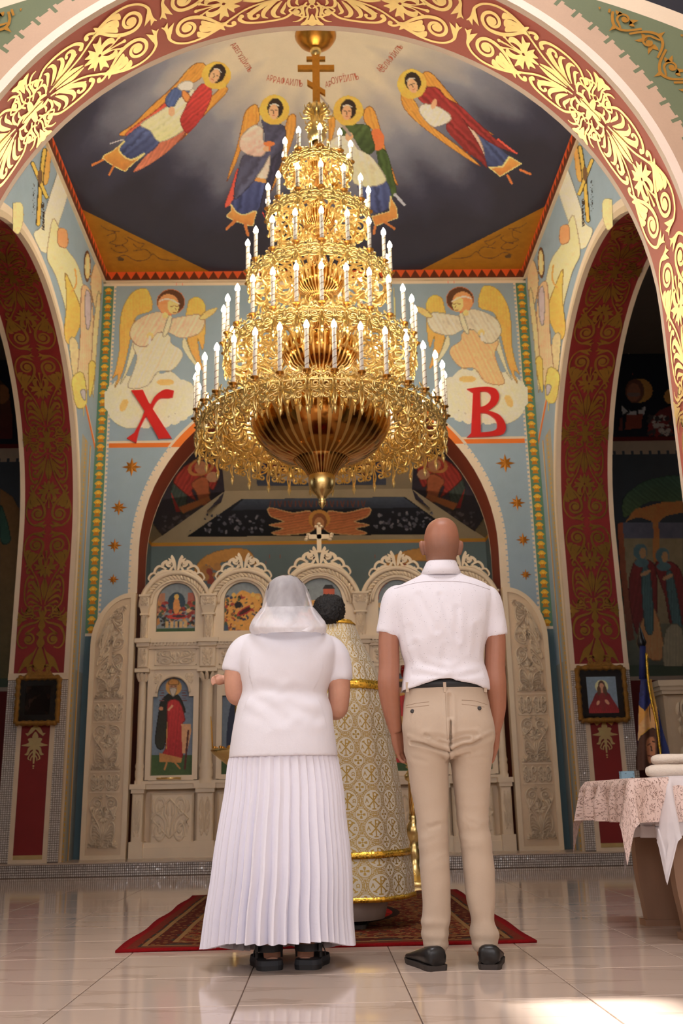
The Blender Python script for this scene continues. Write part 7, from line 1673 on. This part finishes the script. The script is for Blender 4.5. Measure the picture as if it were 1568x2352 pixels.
# ------------------------------------------------------------------ framed icons on the piers
def m_frame(nt): return dict(color=nt.scale(S(150, 106, 44), nt.noise(30, 5, .7)*1.0+.5), rough=.42, metal=.55, height=nt.noise(45, 5, .7), bstr=.9, bdist=.012)
MAT['oldframe'] = M('carved_old_gold_frame', m_frame); MAT['darkmat'] = M('black_velvet_mount', color=S(20, 15, 14), rough=.7); MAT['darkicon'] = M('darkened_icon', lambda nt: dict(color=nt.mix((nt.noise(9, 5) > .58)*.6, S(30, 22, 20), S(62, 46, 40)), rough=.25))
MAT['glass'] = M('picture_glass', color=(1, 1, 1, 1), plain=True, rough=.03, trans=1.0, ior=1.05, spec=.5)
def framed(sgn, label, painted):
    px0, px1, py0, py1 = ((36, 137, 1556, 1662) if sgn < 0 else (1334, 1430, 1533, 1655))
    a, b = atY(px0, py1, 10.02), atY(px1, py0, 10.02); x0, x1, z0, z1 = a[0], b[0], a[2], b[2]; O = np.array([(x0+x1)/2, 10.05, z0]); r = empty('framed_icon', O, 0, label, 'framed icon', 'framed icons on the piers')
    w = .048; y0, y1 = 9.985, 10.085
    def q(mb, n, m, **k): mb.V = [v-O for v in mb.V]; return mb.build(n, MAT[m], r, **k)
    RR = random.Random(3)
    for (A, B, vert) in (((x0, z0), (x1, z0), 0), ((x0, z1), (x1, z1), 0), ((x0, z0), (x0, z1), 1), ((x1, z0), (x1, z1), 1)):
        mb = MB(); n = 22; P = [(A[0]+(B[0]-A[0])*i/n, y0+.03+.004*RR.uniform(-1, 1), A[1]+(B[1]-A[1])*i/n) for i in range(n+1)]
        mb.tube(P, [.026+.005*math.sin(i*1.9)+.003*RR.uniform(-1, 1) for i in range(n+1)], 8); q(mb, 'frame_rail', 'oldframe', smooth=True)
    q(MB().box(x0, x1, y0+.05, y1, z0, z1), 'box', 'oldframe'); q(MB().box(x0+.02, x1-.02, y0+.035, y0+.05, z0+.02, z1-.02), 'mount', 'darkmat')
    f = Flat(); f.poly([(-.13, 0), (.13, 0), (.10, .03), (.05, .035), (.0, .06), (-.05, .035), (-.10, .03)], 3); f.stroke([(.04, .02), (.09, .045), (.12, .02)], [.02, .022, .012]); f.stroke([(-.04, .02), (-.09, .045), (-.12, .02)], [.02, .022, .012])
    mb = MB(); extrude(mb, f, (x0+x1)/2, z1+.018, y0+.02, .03); q(mb, 'frame_crest', 'oldframe')
    m = .085; cx = (x0+x1)/2; h = z1-z0
    if painted:
        p = Paint(x0+m, z0+m*.8, x1-m, z1-m, .0045, 1.5); ix0, ix1, iz0, iz1 = x0+m, x1-m, z0+m*.8, z1-m; H = iz1-iz0; k = H
        p.rect(ix0, iz0, ix1, iz1, (120, 142, 162)); c = cx; z = lambda t: iz0+t*H
        p.poly([(c-.055, z(.56)), (c+.055, z(.56)), (c+.10, z(.36)), (ix1, z(.12)), (ix1, z(0)), (ix0, z(0)), (ix0, z(.12)), (c-.10, z(.36))], (150, 26, 30), (110, 20, 26), fold=(10, .02, .2)); p.ell(c, z(.72), .066, .066, (236, 216, 150)); p.ell(c, z(.74), .036, .052, (92, 56, 36)); p.ell(c, z(.715), .024, .036, (196, 140, 104)); p.ell(c, z(.56), .018, .03, (190, 130, 96)); p.ell(c-.03, z(.60), .02, .05, (92, 56, 36)); p.ell(c+.03, z(.60), .02, .05, (92, 56, 36)); p.poly([(c-.03, z(.5)), (c+.03, z(.5)), (c+.02, z(.1)), (c-.02, z(.1))], (130, 34, 34)); p.ell(c+.04, z(.30), .016, .03, (206, 150, 110), 40); p.ell(c-.05, z(.28), .014, .026, (206, 150, 110), -30)
        o = p.build('icon_painting', lambda u, v: np.column_stack([u-O[0], np.full(len(u), y0+.030-O[1]), v-O[2]]), r)
    else:
        q(MB().box(x0+m, x1-m, y0+.026, y0+.034, z0+m, z1-m), 'icon_painting', 'darkicon'); mb = MB()
        for t in (.0, .035):
            a0, a1, c0, c1 = x0+m+t, x1-m-t, z0+m+t, z1-m-t; 
            for P in ([(a0, c0), (a1, c0)], [(a0, c1), (a1, c1)], [(a0, c0), (a0, c1)], [(a1, c0), (a1, c1)]): mb.tube([(P[0][0], y0+.024, P[0][1]), (P[1][0], y0+.024, P[1][1])], .005, 5)
        tag(q(mb, 'inner_moulding', 'darkicon'), kind='stuff')
    q(MB().box(x0+.03, x1-.03, y0+.012, y0+.015, z0+.03, z1-.03), 'glass', 'glass')
framed(-1, 'dark old icon in heavy gilt frame on the left pier', False); framed(1, 'icon of a red-robed saint in heavy gilt frame on the right pier', True)

# ------------------------------------------------------------------ table with cloths, at the right
TB = empty('table', (1.72, 5.12, 0), 0, 'low table on curved wooden legs under lace cloths at right edge', 'table')
MAT['tablewood'] = M('brown_table_leg', lambda nt: dict(color=nt.scale(S(150, 116, 92), nt.noise(4, 5, stretch=(4, 4, .6))*.4+.8), rough=.55))
tx0, tx1, ty0, ty1 = 1.42, 1.985, 4.72, 5.56
mb = MB().box(tx0, tx1, ty0, ty1, .685, .71); mb.V = [v-np.array([1.72, 5.12, 0]) for v in mb.V]; mb.build('table_top', MAT['tablewood'], TB)
def cleg(xa, ya, nm):
    """broad leg that swells in the middle, as a curved board"""
    R = []
    for z, l, r in catmull([(.0, .015, .20), (.10, .005, .21), (.22, -.012, .225), (.36, -.016, .23), (.52, -.006, .22), (.69, .02, .20)], 4): R.append([(xa+dx, ya+dy, z) for dx, dy in ((l, -.035), (r, -.035), (r, .035), (l, .035))])
    m_ = MB().loft(R); m_.V = [v-np.array([1.72, 5.12, 0]) for v in m_.V]; m_.build(nm, MAT['tablewood'], TB)
cleg(1.63, 5.44, 'leg'); cleg(1.63, 4.87, 'leg')
mb = MB().box(1.625, 1.85, 5.39, 5.49, 0, .03); mb.V = [v-np.array([1.72, 5.12, 0]) for v in mb.V]; mb.build('foot_rail', MAT['tablewood'], TB)
mb = MB().box(1.625, 1.85, 4.82, 4.92, 0, .03); mb.V = [v-np.array([1.72, 5.12, 0]) for v in mb.V]; mb.build('foot_rail', MAT['tablewood'], TB)
def m_lace(nt):
    x, y, z = nt.uv()[0], nt.uv()[1], None; n = nt.noise(16, 4, .7, stretch=(1.2, .55, 1), src='UV'); w = ((n*26).sin()).abs(); hole = (w < .30)
    return dict(color=nt.mix(hole, S(226, 200, 190), S(176, 142, 128)), rough=.8, alpha=hole*-.38+.97)
MAT['lacecloth'] = M('pink_lace_cloth', m_lace)
MAT['organza'] = M('white_organza', lambda nt: dict(color=S(236, 228, 230), rough=.45, alpha=(nt.noise(6, 4)*.3+.62).sat(), sheen=.3))
MAT['linen'] = M('plain_under_cloth', color=S(222, 186, 168), rough=.9)
def drape(name, x0, x1, y0, y1, z, drop, mat, label, cat, scal=0.0, corner=.35, right=True, off=0.004, nx=70, ny=70, seed=1, fold=1.0, parent=None, sub=None):
    """cloth over a rectangular top: lies flat, falls outside it, corners hang lower, scalloped edge"""
    V = []; UV = []; F = []; gx = np.linspace(-1, 1, nx+1)
    cx, cyy, hx, hy = (x0+x1)/2, (y0+y1)/2, (x1-x0)/2, (y1-y0)/2
    us = np.linspace(-hx-drop, hx+drop if right else hx, nx+1); vs = np.linspace(-hy-drop, hy+drop, ny+1)
    for v in vs:
        for u in us:
            du, dv = max(0, abs(u)-hx), max(0, abs(v)-hy); s = 1
            X, Yv = min(max(u, -hx), hx), min(max(v, -hy), hy); d = math.hypot(du, dv); per = X*11+Yv*11
            wob = fold*.030*min(1, d/.12)*math.sin(per*2.2+seed)+fold*.012*min(1, d/.1)*math.sin(per*5.1+2*seed)
            if du > 0 and dv > 0:
                k = min(du, dv); zz = z-max(du, dv)-corner*k
                X += math.copysign(.02*min(1, du/.03)+.28*du, u); Yv += math.copysign(.02*min(1, dv/.03)+.28*dv, v)
            else:
                zz = z-d; b_ = .02*min(1, d/.03)+wob
                if du > 0: X += math.copysign(max(.004, b_), u)
                if dv > 0: Yv += math.copysign(max(.004, b_), v)
            zz += scal*math.sin(abs(u+v)*46+abs(u-v)*46)*(1 if d > drop*.86 else 0)
            V.append((cx+X, cyy+Yv, max(zz+off, .03))); UV.append((u, v))
    for j in range(ny):
        for i in range(nx): a = j*(nx+1)+i; F.append((a, a+1, a+nx+2, a+nx+1))
    O = np.array([cx, cyy, z]); o = obj(name, np.array(V)-O, F, MAT[mat], parent, True, uv=UV)
    if parent is None: o.location = O; tag(o, label, cat)
    return o
lc = drape('lace_tablecloth', tx0, tx1, ty0-.002, ty1, .71, .20, 'lacecloth', 'pinkish lace cloth covering the far side of the table', 'tablecloth', .006, seed=1, corner=.9, right=False)
oc = drape('organza_cloth', 1.60, tx1+.0, ty0-.005, 5.18, .714, .27, 'organza', 'sheer white scalloped cloth over the near side of the table', 'tablecloth', .010, off=.006, seed=4, fold=1.2, corner=.75, right=False)
# rolled towels, blue box
MAT['towel'] = M('white_towel', lambda nt: dict(color=nt.scale(S(232, 220, 206), nt.noise(20, 4)*.2+.9), rough=.95, height=nt.noise(120, 3), bstr=.6, bdist=.006))
def roll(x0, y0, x1, y1, r, z, label):
    n = 20; a, b = np.array([x0, y0]), np.array([x1, y1]); R = []; c0 = np.array([(x0+x1)/2, (y0+y1)/2, z])
    for t in np.linspace(0, 1, 14):
        p = a+(b-a)*t; sd = np.array([(b-a)[1], -(b-a)[0]])/np.linalg.norm(b-a); rr = r*(1+.06*math.sin(t*9)+(-.25 if t in (0, 1) else 0))
        R.append([(p[0]+sd[0]*rr*1.15*math.cos(q), p[1]+sd[1]*rr*1.15*math.cos(q), z+r*.9+rr*.9*math.sin(q)) for q in np.linspace(0, 2*PI, n, endpoint=False)])
    mb = MB().loft(R); mb.V = [v-c0 for v in mb.V]; o = mb.build('towel', MAT['towel'], None, True); o.location = c0; return tag(o, label, 'towel')
roll(1.66, 5.22, 1.93, 4.98, .034, .722, 'white rolled towel lying lowest on the table top'); roll(1.72, 5.30, 1.95, 5.08, .030, .784, 'second white folded towel resting on top of the rolled one')
MAT['bluebox'] = M('pale_blue_card', lambda nt: dict(color=nt.mix((nt.noise(60, 3) > .62), S(120, 156, 176), S(60, 80, 90)), rough=.6))
bb = MB().box(-.035, .035, -.015, .015, 0, .042).build('card_box', MAT['bluebox']); bb.location = (1.575, 5.30, .716); bb.rotation_euler = (0, 0, .1); tag(bb, 'small pale blue card box beside the towels on the table', 'box')

# ------------------------------------------------------------------ marble pedestal and banner in the right aisle
PD = np.array([3.83, 10.55, STEPZ]); pd = empty('pedestal', PD, 0, 'carved ivory stone shrine post behind the table at right edge', 'pedestal')
MAT['stone'] = MAT['ivory2']
MB().bevbox(-.32, .45, -.18, .25, 0, .14, .01).build('plinth', MAT['ivory'], pd); MB().bevbox(-.26, .40, -.12, .2, .14, 1.52, .03).build('shaft', MAT['ivory2'], pd)
MB().box(-.29, .43, -.15, .22, 1.52, 1.56).box(-.33, .47, -.19, .26, 1.60, 1.66).box(-.31, .45, -.17, .24, 1.56, 1.60).build('cap', MAT['ivory'], pd)
A = RH.arr()
for za, zb in ((.25, .6), (.65, 1.0), (1.05, 1.45)): MB().add(np.column_stack([.07+A[:, 0]*.24, -.125-A[:, 2]*.025, za+A[:, 1]*(zb-za)]), RH.F).build('carving', MAT['ivory'], pd, True)
YB_ = 9.6; b0 = atY(1500, 1750, YB_); FO = np.array([b0[0], YB_, 0]); fl = empty('church_banner', FO, 0, 'blue and gold church banner with fringe on a pole by the right pier', 'banner')
top = atY(1471, 1462, YB_); MB().tube([np.array([top[0]+.02, YB_, 0])-FO, top-FO], .014, 10).build('pole', MAT['black'], fl, True)
MB().lathe([(.001, -.14), (.02, -.13), (.05, -.06), (.03, 0), (.028, .02), (.005, .10), (.001, .14)], 12, tuple(top-FO)).build('pole_tip', MAT['black'], fl, True)
p = Paint(1460, 1560, 1540, 1768, 1.1, 1.7); p.tf = (1100, 1500, 2.76)
p.poly([(1030, 0), (1050, 0), (1100, 300), (1120, 420), (1180, 560), (1205, 640), (1200, 740), (1000, 740), (1010, 330)], (20, 34, 96), sm=0, fold=(10, 16, .35)); p.poly([(1010, 330), (1045, 370), (1095, 310), (1090, 440), (1010, 470)], (206, 140, 40), sm=0); p.poly([(1010, 460), (1080, 350), (1110, 360), (1110, 560), (1090, 740), (1000, 740)], (196, 150, 90), sm=0); p.poly([(1020, 520), (1070, 470), (1110, 480), (1110, 520), (1060, 530), (1015, 590)], (214, 150, 40), sm=0)
p.poly([(1010, 560), (1060, 500), (1115, 490), (1130, 700), (1120, 760), (1000, 760)], (74, 42, 28)); p.poly([(1055, 560), (1090, 530), (1110, 550), (1112, 660), (1080, 700), (1062, 650)], (170, 112, 74)); p.lines((60, 34, 24), 7, [(1066, 585), (1085, 575)], [(1098, 560), (1108, 565)], [(1090, 590), (1094, 620)]); p.line([(1070, 650), (1100, 655)], 9, (110, 56, 40)); p.line([(1068, 30), (1095, 250), (1130, 450), (1160, 700)], 20, (206, 150, 44)); p.poly([(1120, 320), (1150, 420), (1205, 640), (1200, 740), (1170, 740), (1140, 480)], (26, 44, 110), sm=0)
Vf = planeY(YB_-.02)
def wav(px, py): V = Vf(px, py); V = V.copy(); V[:, 1] += .018*np.sin(px*.22)-.01; return V-FO
cl = p.build('cloth', wav, fl)
q0 = atY(1474, 1560, YB_-.03); MB().tube([top-FO+np.array([.0, -.03, -.1]), q0-FO], .03, 8).build('furled_top', M('blue_banner_cloth', color=S(26, 40, 104), rough=.7), fl, True)
P = [atY(x, y, YB_-.05)-FO for x, y in ((1484, 1500), (1488, 1560), (1496, 1610), (1508, 1665), (1520, 1760))]; MB().tube(catmull(P, 6), [.012+.003*(i % 2) for i in range(25)], 6).build('fringe', MAT['trim'], fl, True)
